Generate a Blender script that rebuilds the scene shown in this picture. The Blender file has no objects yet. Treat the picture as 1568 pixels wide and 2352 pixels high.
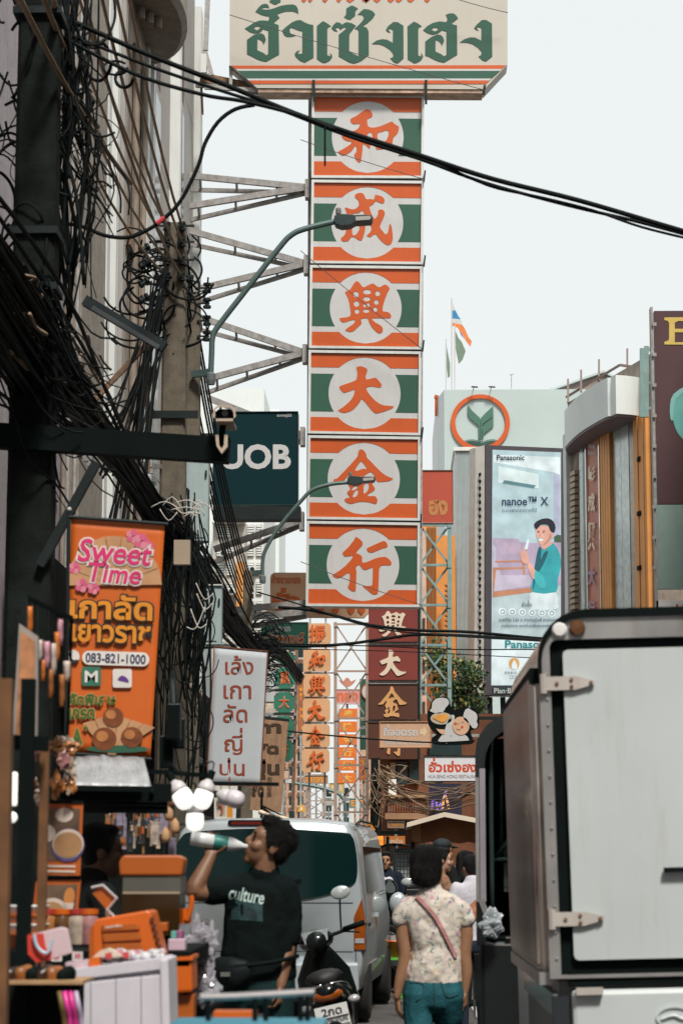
import bpy, math, random
from mathutils import Vector as V, Matrix, Euler, geometry
from mathutils.bvhtree import BVHTree
R = math.radians
rnd = random.Random(7)
sc = bpy.context.scene
col = sc.collection

# ------------------------------------------------------------------ camera
CAMZ, F, CX, CY, VX, HY = 1.55, 5553.3, 784.0, 1176.0, 900.0, 1985.0
yaw, pitch = math.atan((VX-CX)/F), math.atan((HY-CY)/F)
cd = bpy.data.cameras.new("camera"); cam = bpy.data.objects.new("camera", cd); col.objects.link(cam)
cam.location = (0, 0, CAMZ); cam.rotation_euler = (R(90)+pitch, 0, yaw)
cd.sensor_fit = 'HORIZONTAL'; cd.sensor_width = 24.0; cd.lens = 85.0
cd.clip_start = 0.2; cd.clip_end = 4000
cd.dof.use_dof = True; cd.dof.focus_distance = 52.0; cd.dof.aperture_fstop = 6.3
sc.camera = cam
# ------------------------------------------------------------------ sky, sun, exposure
TO_SUN = V((0.20, -0.56, 0.80)).normalized()
w = bpy.data.worlds.new("World"); sc.world = w; w.use_nodes = True
nt = w.node_tree; nt.nodes.clear()
wo = nt.nodes.new("ShaderNodeOutputWorld"); bg = nt.nodes.new("ShaderNodeBackground")
sky = nt.nodes.new("ShaderNodeTexSky"); sky.sky_type = 'NISHITA'; sky.sun_disc = False
sky.sun_elevation = math.asin(TO_SUN.z); sky.sun_rotation = math.atan2(TO_SUN.x, TO_SUN.y)
sky.dust_density = 4.0; sky.air_density = 1.2
mx = nt.nodes.new("ShaderNodeMix"); mx.data_type = 'RGBA'      # an even, bright overcast deck over a hazy sky
mx.inputs[0].default_value = 0.94
mx.inputs[7].default_value = (4.75, 4.95, 4.9, 1)
nt.links.new(sky.outputs[0], mx.inputs[6]); nt.links.new(mx.outputs[2], bg.inputs[0])
bg.inputs[1].default_value = 0.1; nt.links.new(bg.outputs[0], wo.inputs[0])
sd = bpy.data.lights.new("sun", 'SUN'); sun = bpy.data.objects.new("sun", sd); col.objects.link(sun)
sd.energy = 2.2; sd.angle = R(10); sd.color = (1.0, 0.94, 0.86)
sun.rotation_euler = TO_SUN.to_track_quat('Z', 'Y').to_euler(); sun.location = (0, 0, 60)
sc.view_settings.view_transform = 'Standard'; sc.view_settings.look = 'None'
sc.view_settings.exposure = 0.9; sc.view_settings.gamma = 1.0
sc.cycles.use_denoising = True; sc.cycles.max_bounces = 6; sc.cycles.caustics_reflective = False; sc.cycles.caustics_refractive = False

# ------------------------------------------------------------------ helpers
CR = Euler((R(90)+pitch, 0, yaw)).to_matrix()
def ray(px, py): return CR @ V(((px-CX)/F, -(py-CY)/F, -1.0))
def P(px, py, Y):
    d = ray(px, py); return V((0, 0, CAMZ)) + d*(Y/d.y)
def pick(px, py, o, n):
    d = ray(px, py); c = V((0, 0, CAMZ)); return c + d*((o-c).dot(n)/d.dot(n))
def X(px, Y): return (px-VX)/F*Y
def Z(py, Y): return P(VX, py, Y).z
def lin(r, g, b):
    f = lambda c: (c/255/12.92) if c/255 <= .04045 else ((c/255+.055)/1.055)**2.4
    return (f(r), f(g), f(b))
MATS = {}
def mat(name, c, rough=.6, metal=0.0, var=.12, scale=4.0, bump=0.0, emit=0.0, spec=.5, dirt_refl=0.0, dirt_refl_c=(.05,.04,.03), alpha=1.0, trans=0.0, coat=0.0):
    if name in MATS: return MATS[name]
    m = bpy.data.materials.new(name); m.use_nodes = True; MATS[name] = m
    n = m.node_tree.nodes; l = m.node_tree.links; b = n["Principled BSDF"]
    b.inputs["Roughness"].default_value = rough; b.inputs["Metallic"].default_value = metal
    b.inputs["Specular IOR Level"].default_value = spec; b.inputs["Alpha"].default_value = alpha
    b.inputs["Transmission Weight"].default_value = trans; b.inputs["Coat Weight"].default_value = coat
    c4 = (c[0], c[1], c[2], 1)
    tc = n.new("ShaderNodeTexCoord")
    no = n.new("ShaderNodeTexNoise"); no.inputs["Scale"].default_value = scale; no.inputs["Detail"].default_value = 6
    l.new(tc.outputs["Object"], no.inputs["Vector"])
    rp = n.new("ShaderNodeValToRGB"); rp.color_ramp.elements[0].position = .3; rp.color_ramp.elements[1].position = .7
    k0, k1 = 1-var, 1+var*.6
    rp.color_ramp.elements[0].color = (c[0]*k0, c[1]*k0, c[2]*k0, 1); rp.color_ramp.elements[1].color = (min(c[0]*k1,.97), min(c[1]*k1,.97), min(c[2]*k1,.97), 1)
    l.new(no.outputs[0], rp.inputs[0]); out = rp.outputs[0]
    if dirt_refl > 0:  # vertical streaks: dirt, and imitated reflections on the stainless side
        mp = n.new("ShaderNodeMapping"); mp.inputs["Scale"].default_value = (5, 5, .6); l.new(tc.outputs["Object"], mp.inputs[0])
        n2 = n.new("ShaderNodeTexNoise"); n2.inputs["Scale"].default_value = 2.2; n2.inputs["Detail"].default_value = 8; n2.inputs["Roughness"].default_value = .7
        l.new(mp.outputs[0], n2.inputs["Vector"])
        r2 = n.new("ShaderNodeValToRGB"); r2.color_ramp.elements[0].position = .52; r2.color_ramp.elements[1].position = .75
        r2.color_ramp.elements[0].color = (0,0,0,1); r2.color_ramp.elements[1].color = (dirt_refl, dirt_refl, dirt_refl, 1)
        l.new(n2.outputs[0], r2.inputs[0])
        mi = n.new("ShaderNodeMix"); mi.data_type = 'RGBA'; mi.inputs[7].default_value = (*dirt_refl_c, 1)
        l.new(r2.outputs[0], mi.inputs[0]); l.new(out, mi.inputs[6]); out = mi.outputs[2]
    l.new(out, b.inputs["Base Color"])
    if emit > 0:
        l.new(out, b.inputs["Emission Color"]); b.inputs["Emission Strength"].default_value = emit
    if bump > 0:
        bp = n.new("ShaderNodeBump"); bp.inputs["Strength"].default_value = bump; bp.inputs["Distance"].default_value = .02
        n3 = n.new("ShaderNodeTexNoise"); n3.inputs["Scale"].default_value = scale*6; n3.inputs["Detail"].default_value = 5
        l.new(tc.outputs["Object"], n3.inputs["Vector"]); l.new(n3.outputs[0], bp.inputs["Height"]); l.new(bp.outputs[0], b.inputs["Normal"])
    return m

WORG = {}
def worg(o): return WORG.get(o.name, V((0,0,0)))
def tag(o, label=None, cat=None, group=None, kind=None):
    if label: o["label"] = label
    if cat: o["category"] = cat
    if group: o["group"] = group
    if kind: o["kind"] = kind
    return o
def thing(name, loc, label, cat, group=None, rot=None):
    o = bpy.data.objects.new(name, None); o.empty_display_size = .1; col.objects.link(o)
    o.location = loc; WORG[o.name] = V(loc)
    if rot is not None: o.rotation_euler = rot; WORG[o.name] = V((0,0,0))      # parts of a turned thing are built in its own frame
    return tag(o, label, cat, group)
def catmull(pts, n=4, closed=False):
    pts = [V(p) for p in pts]; N = len(pts); out = []
    if N < 3: return pts
    for i in range(N if closed else N-1):
        if closed: a, b, c, d = pts[i-1], pts[i], pts[(i+1) % N], pts[(i+2) % N]
        else: a, b, c, d = pts[max(i-1,0)], pts[i], pts[i+1], pts[min(i+2,N-1)]
        for k in range(n):
            t = k/n
            out.append(.5*((2*b)+(c-a)*t+(2*a-5*b+4*c-d)*t*t+(3*b-a-3*c+d)*t*t*t))
    if not closed: out.append(pts[-1])
    return out
class MB:
    def __init__(s): s.v = []; s.f = []
    def add(s, vs, fs):
        o = len(s.v); s.v += [V(x) for x in vs]; s.f += [[i+o for i in f] for f in fs]; return s
    def box(s, a, b):
        x0,y0,z0 = a; x1,y1,z1 = b
        if x0>x1: x0,x1=x1,x0
        if y0>y1: y0,y1=y1,y0
        if z0>z1: z0,z1=z1,z0
        return s.add([(x0,y0,z0),(x1,y0,z0),(x1,y1,z0),(x0,y1,z0),(x0,y0,z1),(x1,y0,z1),(x1,y1,z1),(x0,y1,z1)],
                     [(0,3,2,1),(4,5,6,7),(0,1,5,4),(1,2,6,5),(2,3,7,6),(3,0,4,7)])
    def prism(s, poly, d):       # closed polygon of 3-D points pushed along d
        d = V(d); p = [V(q) for q in poly]; n = len(p); o = len(s.v)
        s.v += p + [q+d for q in p]
        tris = geometry.tessellate_polygon([p])
        nrm = geometry.normal(p[:3]) if n == 3 else sum(((p[i]-p[0]).cross(p[i+1]-p[0]) for i in range(1,n-1)), V((0,0,0)))
        fl = nrm.dot(d) > 0
        for t in tris:
            tn = (p[t[1]]-p[t[0]]).cross(p[t[2]]-p[t[0]]); t = list(t)
            if tn.dot(d) > 0: t.reverse()
            s.f.append([i+o for i in t]); s.f.append([i+o+n for i in reversed(t)])
        for i in range(n):
            j = (i+1) % n; q = [i, j, j+n, i+n]
            s.f.append([k+o for k in (q if not fl else q[::-1])][::-1])
        return s
    def bar(s, a, b, w, h=None, up=(0,0,1)):      # rectangular bar from a to b
        a, b = V(a), V(b); h = h or w; t = (b-a).normalized(); u = V(up)
        if abs(t.dot(u)) > .98: u = V((0,1,0))
        r = t.cross(u).normalized(); u = r.cross(t)
        vs = [q + r*(w/2*i) + u*(h/2*j) for q in (a,b) for i,j in ((-1,-1),(1,-1),(1,1),(-1,1))]
        return s.add(vs, [(0,3,2,1),(4,5,6,7),(0,1,5,4),(1,2,6,5),(2,3,7,6),(3,0,4,7)][::1])
    def tube(s, pts, r, n=6, smooth=0):
        pts = [V(p) for p in pts]
        if smooth: 
            rr = r if not hasattr(r,'__len__') else None
            pts = catmull(pts, smooth)
        N = len(pts); o = len(s.v); u = None
        for i in range(N):
            t = (pts[min(i+1,N-1)]-pts[max(i-1,0)])
            t = t.normalized() if t.length > 1e-9 else V((0,0,1))
            if u is None:
                u = t.cross(V((0,0,1))) if abs(t.z) < .9 else t.cross(V((1,0,0)))
            u = (u - t*u.dot(t)); u = u.normalized() if u.length > 1e-6 else t.orthogonal().normalized()
            q = t.cross(u); ri = r[min(i,len(r)-1)] if hasattr(r,'__len__') else r
            for k in range(n):
                a = 2*math.pi*k/n; s.v.append(pts[i]+(u*math.cos(a)+q*math.sin(a))*ri)
        for i in range(N-1):
            for k in range(n):
                j = (k+1) % n; s.f.append([o+i*n+k, o+i*n+j, o+(i+1)*n+j, o+(i+1)*n+k])
        s.f.append([o+k for k in range(n)][::-1]); s.f.append([o+(N-1)*n+k for k in range(n)])
        return s
    def loft(s, rings, cap=True):
        o = len(s.v); n = len(rings[0])
        for r in rings: s.v += [V(p) for p in r]
        for i in range(len(rings)-1):
            for k in range(n):
                j = (k+1) % n; s.f.append([o+i*n+k, o+i*n+j, o+(i+1)*n+j, o+(i+1)*n+k])
        if cap:
            s.f.append([o+k for k in range(n)][::-1]); e = o+(len(rings)-1)*n; s.f.append([e+k for k in range(n)])
        return s
    def limb(s, spec, right=(1,0,0), n=12, sub=3):   # spec: (point, rx, ry): soft tapering tube with rounded ends
        r0 = V(right)
        ctr = catmull([V(a[0]) for a in spec], sub) if len(spec) > 2 else [V(a[0]) for a in spec]
        rad = catmull([V((a[1], a[2], 0)) for a in spec], sub) if len(spec) > 2 else [V((a[1],a[2],0)) for a in spec]
        N = len(ctr); rings = []
        def ring(c, t, k, r):
            u = r0 - t*r0.dot(t); u = u.normalized() if u.length > 1e-4 else t.orthogonal().normalized(); q = t.cross(u)
            return [c+u*(math.cos(2*math.pi*i/n)*r.x*k)+q*(math.sin(2*math.pi*i/n)*r.y*k) for i in range(n)]
        for i in range(N):
            t = (ctr[min(i+1,N-1)]-ctr[max(i-1,0)]).normalized()
            if i == 0:
                m = min(rad[0].x, rad[0].y)
                for a in (.85,.5): rings.append(ring(ctr[0]-t*m*a, t, math.sqrt(1-a*a), rad[0]))
            rings.append(ring(ctr[i], t, 1, rad[i]))
            if i == N-1:
                m = min(rad[i].x, rad[i].y)
                for a in (.5,.85): rings.append(ring(ctr[i]+t*m*a, t, math.sqrt(1-a*a), rad[i]))
        return s.loft(rings)
    def ball(s, c, r, n=14, m=9, rot=None):
        c = V(c); r = V(r) if hasattr(r,'__len__') else V((r,r,r)); rings = []
        for i in range(m+1):
            a = -math.pi/2 + math.pi*i/m; a = max(min(a, 1.5), -1.5)
            rg = []
            for k in range(n):
                b = 2*math.pi*k/n
                p = V((r.x*math.cos(a)*math.cos(b), r.y*math.cos(a)*math.sin(b), r.z*math.sin(a)))
                rg.append(c + (rot @ p if rot is not None else p))
            rings.append(rg)
        return s.loft(rings)
    def lathe(s, prof, c, axis=(0,0,1), n=16):       # prof: (radius, along)
        ax = V(axis).normalized(); u = ax.orthogonal().normalized(); q = ax.cross(u); c = V(c)
        return s.loft([[c+ax*h+(u*math.cos(2*math.pi*k/n)+q*math.sin(2*math.pi*k/n))*max(r,1e-4) for k in range(n)] for r,h in prof])
    def build(s, name, m, parent=None, smooth=False, label=None, cat=None, group=None, kind=None, org=None, bevel=0):
        if parent is not None: o0 = worg(parent)
        elif org is not None: o0 = V(org)
        else:
            xs=[p.x for p in s.v]; ys=[p.y for p in s.v]; zs=[p.z for p in s.v]
            o0 = V(((min(xs)+max(xs))/2, (min(ys)+max(ys))/2, min(zs)))
        me = bpy.data.meshes.new(name); me.from_pydata([tuple(p-o0) for p in s.v], [], s.f); me.update()
        if smooth: me.polygons.foreach_set("use_smooth", [True]*len(me.polygons))
        if m: me.materials.append(m)
        o = bpy.data.objects.new(name, me); col.objects.link(o)
        if parent is not None: o.parent = parent
        else: o.location = o0
        WORG[o.name] = o0
        if bevel:
            b = o.modifiers.new("bevel", 'BEVEL'); b.width = bevel; b.segments = 2; b.limit_method = 'ANGLE'
        return tag(o, label, cat, group, kind)
def copy_tree(o, parent=None):
    c = o.copy(); col.objects.link(c)
    if parent is not None: c.parent = parent
    WORG[c.name] = worg(o)
    for ch in list(o.children): copy_tree(ch, c)
    return c
# ---- flat artwork: 2-D outlines turned into thin raised pieces on a plane
def flat(mb, outer, holes, fn, n, t=.004):
    """outer/holes: 2-D outlines, fn: (u,v)->3-D point on the face, n: direction out of the face, t: thickness"""
    n = V(n).normalized()
    loops = [[V((p[0], p[1], 0)) for p in outer]] + [[V((p[0], p[1], 0)) for p in h] for h in holes]
    allp = [p for L in loops for p in L]
    tris = geometry.tessellate_polygon(loops)
    base = [fn(p.x, p.y) for p in allp]; o = len(mb.v); N = len(allp)
    mb.v += [b+n*t for b in base] + base
    for tr in tris:
        a,b,c = (base[i] for i in tr); tr = list(tr)
        if (b-a).cross(c-a).dot(n) < 0: tr.reverse()
        mb.f.append([i+o for i in tr])
    i0 = 0
    for L in loops:
        k = len(L)
        for i in range(k):
            j = (i+1) % k; mb.f.append([o+i0+i, o+i0+j, o+N+i0+j, o+N+i0+i])
        i0 += k
    return mb
GC = {}
def glyph(txt, bold):
    k = (txt, bold)
    if k not in GC:
        c = bpy.data.curves.new("t", 'FONT'); c.body = txt; c.offset = bold; c.resolution_u = 3
        o = bpy.data.objects.new("t", c); m = o.to_mesh()
        GC[k] = ([(v.co.x, v.co.y) for v in m.vertices], [list(p.vertices) for p in m.polygons])
        o.to_mesh_clear(); bpy.data.objects.remove(o); bpy.data.curves.remove(c)
    return GC[k]
def adv(txt):
    if not txt: return 0.0
    return max(v[0] for v in glyph(txt+"|", 0)[0]) - max(v[0] for v in glyph("|", 0)[0])
UP, TONE = "ัิีึื็", "่้๊๋์"
def text2d(txt, bold=0.0):
    main, marks, vs, fs = "", [], [], []
    for i, ch in enumerate(txt):
        if ch in TONE and i and txt[i-1] in UP: marks.append((ch, adv(main)))
        else: main += ch
    v, f = glyph(main, bold); vs += list(v); fs += [list(q) for q in f]
    for ch, a in marks:
        v, f = glyph(ch, bold); o = len(vs); vs += [(x+a, y+.24) for x,y in v]; fs += [[i+o for i in q] for q in f]
    return vs, fs
def text(txt, box, fn, n, m, parent, bold=0.0, name="lettering", off=.006, shear=0.0, rot=0.0, keep=False):
    """letters scaled into box (u0,v0,u1,v1) (v grows downwards) and mapped through fn on a face with normal n"""
    vs, fs = text2d(txt, bold)
    x0=min(p[0] for p in vs); x1=max(p[0] for p in vs); y0=min(p[1] for p in vs); y1=max(p[1] for p in vs)
    u0,v0,u1,v1 = box; sx=(u1-u0)/(x1-x0); sy=(v1-v0)/(y1-y0)
    if keep: sx = sy = min(sx, sy)
    mb = MB(); n = V(n).normalized(); cu,cv=(u0+u1)/2,(v0+v1)/2; cr,sr=math.cos(rot),math.sin(rot); pts=[]
    for x,y in vs:
        a=((x-(x0+x1)/2)+shear*(y-(y0+y1)/2))*sx; b=-(y-(y0+y1)/2)*sy
        pts.append(fn(cu+a*cr-b*sr, cv+a*sr+b*cr)+n*off)
    mb.v = pts; mb.f = [list(q) for q in fs]
    for q in mb.f[:40]:
        a,b,c = (pts[i] for i in q[:3]); k=(b-a).cross(c-a)
        if k.length > 1e-9:
            if k.dot(n) < 0: mb.f = [r[::-1] for r in mb.f]
            break
    return mb.build(name, m, parent)
def circ(cx, cy, rx, ry=None, n=40): ry = ry or rx; return [(cx+rx*math.cos(2*math.pi*i/n), cy+ry*math.sin(2*math.pi*i/n)) for i in range(n)]
def rect(x0,y0,x1,y1,r=0,k=4):
    if not r: return [(x0,y0),(x1,y0),(x1,y1),(x0,y1)]
    o=[]
    for cx,cy,a in ((x1-r,y0+r,-90),(x1-r,y1-r,0),(x0+r,y1-r,90),(x0+r,y0+r,180)):
        o += [(cx+r*math.cos(R(a+90*i/k)), cy+r*math.sin(R(a+90*i/k))) for i in range(k+1)]
    return o
def sm(pts, n=3): return [(p.x,p.y) for p in catmull([(a,b,0) for a,b in pts], n, True)]
FRONT = V((0,-1,0))
def onY(Y): return lambda u,v: P(u,v,Y)
def art(name, outer, m, Y, parent, holes=(), t=.004, lift=0.0, fn=None, n=FRONT):
    f0 = fn or onY(Y); mb = MB()
    flat(mb, outer, holes, (lambda u,v: f0(u,v)+V(n)*lift), n, t)
    return mb.build(name, m, parent)
def slab(px0, py0, px1, py1, Y, d, mb=None):     # upright box whose front face fills that part of the view at depth Y
    a = P(px0, (py0+py1)/2, Y); b = P(px1, (py0+py1)/2, Y); zt = P((px0+px1)/2, py0, Y).z; zb = P((px0+px1)/2, py1, Y).z
    return (mb or MB()).box((a.x, Y, zb), (b.x, Y+d, zt))
def remesh(name, mb, voxel, m, parent, it=6, fac=.5):
    o = mb.build(name, m, parent)
    md = o.modifiers.new("r", 'REMESH'); md.mode = 'VOXEL'; md.voxel_size = voxel
    ms = o.modifiers.new("s", 'SMOOTH'); ms.factor = fac; ms.iterations = it
    dg = bpy.context.evaluated_depsgraph_get(); dg.update()
    me = bpy.data.meshes.new_from_object(o.evaluated_get(dg)); me.name = name
    me.polygons.foreach_set("use_smooth", [True]*len(me.polygons))
    if m and not me.materials: me.materials.append(m)
    o.modifiers.clear(); o.data = me
    return o

WRK = bpy.data.textures.new("wrinkle", 'CLOUDS'); WRK.noise_scale = .09
def wrinkle(o, k=.012):
    d = o.modifiers.new("wrinkle", 'DISPLACE'); d.texture = WRK; d.strength = k; d.mid_level = .5; return o
def strands(o, m, n, L, flow=(0,0,-1), seed=3):
    """loose strands lying over a hair part: too many to count"""
    r = random.Random(seed); mb = MB(); me = o.data; og = worg(o); fl = V(flow); P_ = me.polygons
    for i in range(n):
        p = P_[r.randrange(len(P_))]; c = p.center + og; nn = p.normal
        t = fl - nn*fl.dot(nn) + V((r.gauss(0,.25), r.gauss(0,.25), r.gauss(0,.2))); t = (t - nn*t.dot(nn)*.8).normalized(); w = nn.cross(t).normalized()*.0016; l = L*r.uniform(.5,1.2)
        a = c + nn*.0005; b = c + t*l*.5 + nn*l*.10; e = c + t*l + nn*l*r.uniform(-.02,.14)
        mb.add([a-w, a+w, b+w*.8, b-w*.8, e], [(0,1,2,3),(3,2,4)])
    s = mb.build("hair_strands", m, o); s["kind"] = "stuff"; return s

from mathutils import noise as _nz
def crumple(mb, c, r, k=.35, f=2.2, seed=0, n=22, m=14):
    c = V(c); r = V(r) if hasattr(r,'__len__') else V((r,r,r)); o = len(mb.v); mb.ball((0,0,0), (1,1,1), n, m)
    for i in range(o, len(mb.v)):
        p = mb.v[i]; q = p*f + V((seed*3.7, seed*1.3, seed)); d = 1 + k*_nz.noise(q) + k*.6*abs(_nz.noise(q*2.7)) - k*.3
        mb.v[i] = c + V((p.x*r.x, p.y*r.y, p.z*r.z))*d
    return mb
# ------------------------------------------------------------------ materials
ORANGE = mat("sign_orange", (.55,.088,.009), .45, var=.07, scale=1.2, dirt_refl=.32, dirt_refl_c=(.33,.06,.012))
GREEN = mat("sign_green", (.018,.088,.054), .5, var=.12, scale=1.5, dirt_refl=.2, dirt_refl_c=(.05,.09,.06))
SIGNW = mat("sign_white", (.545,.545,.545), .4, var=.05, scale=1.5, dirt_refl=.3, dirt_refl_c=(.38,.32,.27))
CREAM = mat("sign_cream", (.50,.465,.405), .45, var=.05, scale=.8, dirt_refl=.2, dirt_refl_c=(.4,.33,.25))
TRIM = mat("aluminium_trim", (.66,.68,.66), .4, .2, var=.08, dirt_refl=.35, dirt_refl_c=(.42,.33,.27))
STEEL = mat("old_steel", (.36,.35,.34), .55, .2, var=.3, scale=9, dirt_refl=.6, dirt_refl_c=(.18,.11,.07))
RUST = mat("rusty_steel", (.23,.14,.09), .8, .1, var=.4, scale=12)
DARKST = mat("dark_steel", (.018,.026,.026), .55, .2, var=.2, spec=.2)
CHROME = mat("chrome", (.75,.75,.74), .15, 1.0, var=.03)
CONC = mat("concrete", (.30,.265,.225), .9, var=.25, scale=5, bump=.4, dirt_refl=.5, dirt_refl_c=(.06,.05,.045))
POLEC = mat("pole_concrete", (.135,.115,.085), .9, var=.25, scale=9, bump=.3, dirt_refl=.4, dirt_refl_c=(.05,.04,.03))
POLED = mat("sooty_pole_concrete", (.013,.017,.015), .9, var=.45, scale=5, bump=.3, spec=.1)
RUBBER = mat("black_cable", (.004,.007,.007), .65, var=.3, spec=.15)
CABLE = mat("weathered_cable", (.34,.245,.16), .7, var=.35, scale=3)
CABLEG = mat("pale_cable", (.5,.47,.42), .6, var=.2)
BLACK = mat("black", (.004,.008,.008), .7, var=.2, spec=.08)
BLACKG = mat("black_gloss", (.006,.009,.009), .18, var=.1)
WHITE = mat("white_paint", (.78,.79,.78), .45, var=.05)
WALLW = mat("pale_facade_panel", (.66,.68,.66), .6, var=.08, scale=1, dirt_refl=.25, dirt_refl_c=(.32,.3,.27))
WALLG = mat("grey_facade_panel", (.34,.32,.30), .7, var=.12, scale=1, dirt_refl=.35, dirt_refl_c=(.14,.12,.1))
WALLB = mat("brown_stained_facade", (.26,.215,.175), .85, var=.3, scale=3, dirt_refl=.6, dirt_refl_c=(.05,.035,.025))
LILAC = mat("lilac_plaster", (.40,.36,.38), .9, var=.15, scale=2, bump=.3, dirt_refl=.5, dirt_refl_c=(.13,.11,.11))
GLASSD = mat("dark_window", (.012,.03,.03), .12, var=.2)
PALEB = mat("pale_blue_wall", (.43,.515,.505), .7, var=.05, scale=.6, dirt_refl=.12, dirt_refl_c=(.35,.42,.4))
PALEW = mat("bluish_white_wall", (.70,.745,.735), .6, var=.06, scale=1, dirt_refl=.2, dirt_refl_c=(.42,.4,.34))
GOLDF = mat("orange_facade", (.70,.30,.075), .55, var=.12, scale=1.5, dirt_refl=.3, dirt_refl_c=(.3,.11,.03))
SKIN = mat("skin", (.30,.155,.085), .55, var=.1, scale=20)
SKIND = mat("tanned_skin", (.20,.10,.055), .5, var=.1, scale=20)
SKINL = mat("light_skin", (.44,.26,.18), .5, var=.08, scale=20)
HAIR = mat("black_hair", (.006,.006,.006), .5, var=.4, scale=60, bump=.6, spec=.2)
# ================================================================== THE SETTING
ASPH = mat("asphalt", (.075,.072,.068), .9, var=.35, scale=2.5, bump=.5)
PAVE = mat("paving", (.20,.19,.175), .9, var=.3, scale=3, bump=.3)
MB().add([(-1500,-300,0),(1500,-300,0),(1500,3000,0),(-1500,3000,0)], [(0,1,2,3)]).build("road", ASPH, kind="structure")
MB().box((-30,-60,.002),(-2.25,300,.13)).build("pavement_left", PAVE, kind="structure")
MB().box((3.75,-60,.002),(40,300,.13)).build("pavement_right", PAVE, kind="structure")
mb = MB()
for i in range(12): mb.box((.85,24+i*9,.004),(.95,27+i*9,.008))
mb.build("road_marking", mat("road_paint", (.6,.6,.57), .8, var=.3, scale=6), kind="structure")

# ---- left: weathered shop block, then the pale finned block the big sign hangs from
XW = -4.35
def Yw(px): return -XW*F/(VX-px)
lb = thing("weathered_shop_block", (-8,5,0), "weathered lilac plaster block with a stained concrete corner column at far left", "building")
MB().box((-16,-45,.131),(XW,Yw(155),21)).build("wall", LILAC, lb)
MB().box((-16,Yw(155),.131),(XW+.10,Yw(211),21)).build("corner_column", CONC, lb)
for k in range(5):
    z = 6.2+k*3.1; MB().box((XW-.02,Yw(20),z),(XW+.04,Yw(120),z+.05)).build("ledge", CONC, lb)
for k in range(5):
    z = 6.9+k*3.1
    wd = MB().box((XW-.01,Yw(30),z),(XW+.05,Yw(105),z+1.5)).build("window", STEEL, lb)
    MB().box((XW+.052,Yw(34),z+.06),(XW+.06,Yw(66),z+1.44)).build("pane", GLASSD, wd)
    MB().box((XW+.052,Yw(70),z+.06),(XW+.06,Yw(101),z+1.44)).build("pane", GLASSD, wd)
fb = thing("finned_block", (-9,43,0), "pale grey block with tall white vertical fins behind the poles", "building")
MB().box((-16,Yw(213),.131),(XW,Yw(430),20)).build("wall", WALLG, fb)
def fin(p0, p1, z0=5.5, z1=20.4, ln=.35, m=WALLW):
    Y = Yw(p0); MB().box((XW-.2,Y,z0),(X(p1,Y),Y+ln,z1)).build("fin", m, fb)
fin(215,231); fin(234,251); fin(312,324); fin(325,337); fin(373,400); fin(430,448, ln=.6)
fin(258,268, m=WALLG)
MB().box((XW,Yw(270),5.2),(XW+.04,Yw(309),20)).build("stained_strip", WALLB, fb)
for p in (280,300):
    MB().tube([(XW+.1,Yw(p),5.3),(XW+.1,Yw(p),15.2)], .06, 8).build("downpipe", WALLB, fb)
# windows: tall dark strips with cross bars, set in a frame
for p0,p1,top in ((336,350,195),(400,406,235)):
    y0,y1 = Yw(p0),Yw(p1); zt = Z(top,(y0+y1)/2)
    wn = MB().box((XW,y0,5.6),(XW+.03,y1,zt)).build("window_frame", STEEL, fb)
    n = 5
    for k in range(n):
        a = 5.7+(zt-5.8)*k/n; b = 5.7+(zt-5.8)*(k+1)/n-.12
        MB().box((XW+.032,y0+.06,a),(XW+.04,y1-.06,b)).build("pane", GLASSD, wn)
    MB().box((XW,y0,zt+.05),(XW+.02,y1+.02,20)).build("blank_panel", mat("mauve_panel",(.10,.075,.09),.7), fb)
for p0,p1 in ((350,373),(406,430)):       # grey wall panels with seams
    for k in range(6):
        z = 5.6+k*3.0; MB().box((XW,Yw(p0)+.02,z),(XW+.025,Yw(p1)-.02,z+2.97)).build("panel", WALLG, fb)
# round concrete balcony slab
bc = P(300,20,40); rg = []
for z,k in ((0,.90),(.10,1.0),(.55,1.0)):
    rg.append([V((XW-.1+.95*k*math.cos(R(a)), 39.8+2.6*k*math.sin(R(a)), Z(52,40)+z)) for a in range(-90,91,9)])
MB().loft(rg).build("balcony_slab", CONC, fb)
for i in range(3): MB().tube([(XW+.15+.12*i,39.1+.25*i,Z(66,40)-.1),(XW+.15+.12*i,39.1+.25*i,Z(52,40)+.02)], .07, 8).build("drain_pipe", WALLB, fb)
MB().box((XW,Yw(268),Z(560,38.3)),(XW+.12,Yw(279),Z(515,38.3))).build("rusty_plate", RUST, fb)
# dark shop fronts at the foot of the left row
SHOP = mat("shade_and_grime", (.008,.011,.010), .85, var=.5, scale=4, spec=.1)  # near-black colour stands for the shade at street level, plus grime
sf = thing("shopfront", (-3.9,36,.13), "dark grimy shopfront with painted shade below the finned block", "shopfront")
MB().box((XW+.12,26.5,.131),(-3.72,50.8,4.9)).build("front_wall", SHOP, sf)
for i in range(8):
    y = 27+i*3.0; MB().box((-3.718,y,.3),(-3.69,y+2.5,2.5)).build("shutter", mat("shutter",(.03,.035,.033),.6,.3), sf)
    MB().add([(-3.72,y-.1,3.6),(-3.72,y+2.7,3.6),(-2.85,y+2.7,3.05),(-2.85,y-.1,3.05),(-3.72,y-.1,3.57),(-3.72,y+2.7,3.57),(-2.85,y+2.7,3.02),(-2.85,y-.1,3.02)],
             [(0,3,2,1),(4,5,6,7),(2,3,7,6),(0,1,5,4),(1,2,6,5),(3,0,4,7)]).build("awning", mat("dark_awning",(.02,.025,.024),.7,var=.4), sf)
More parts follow.
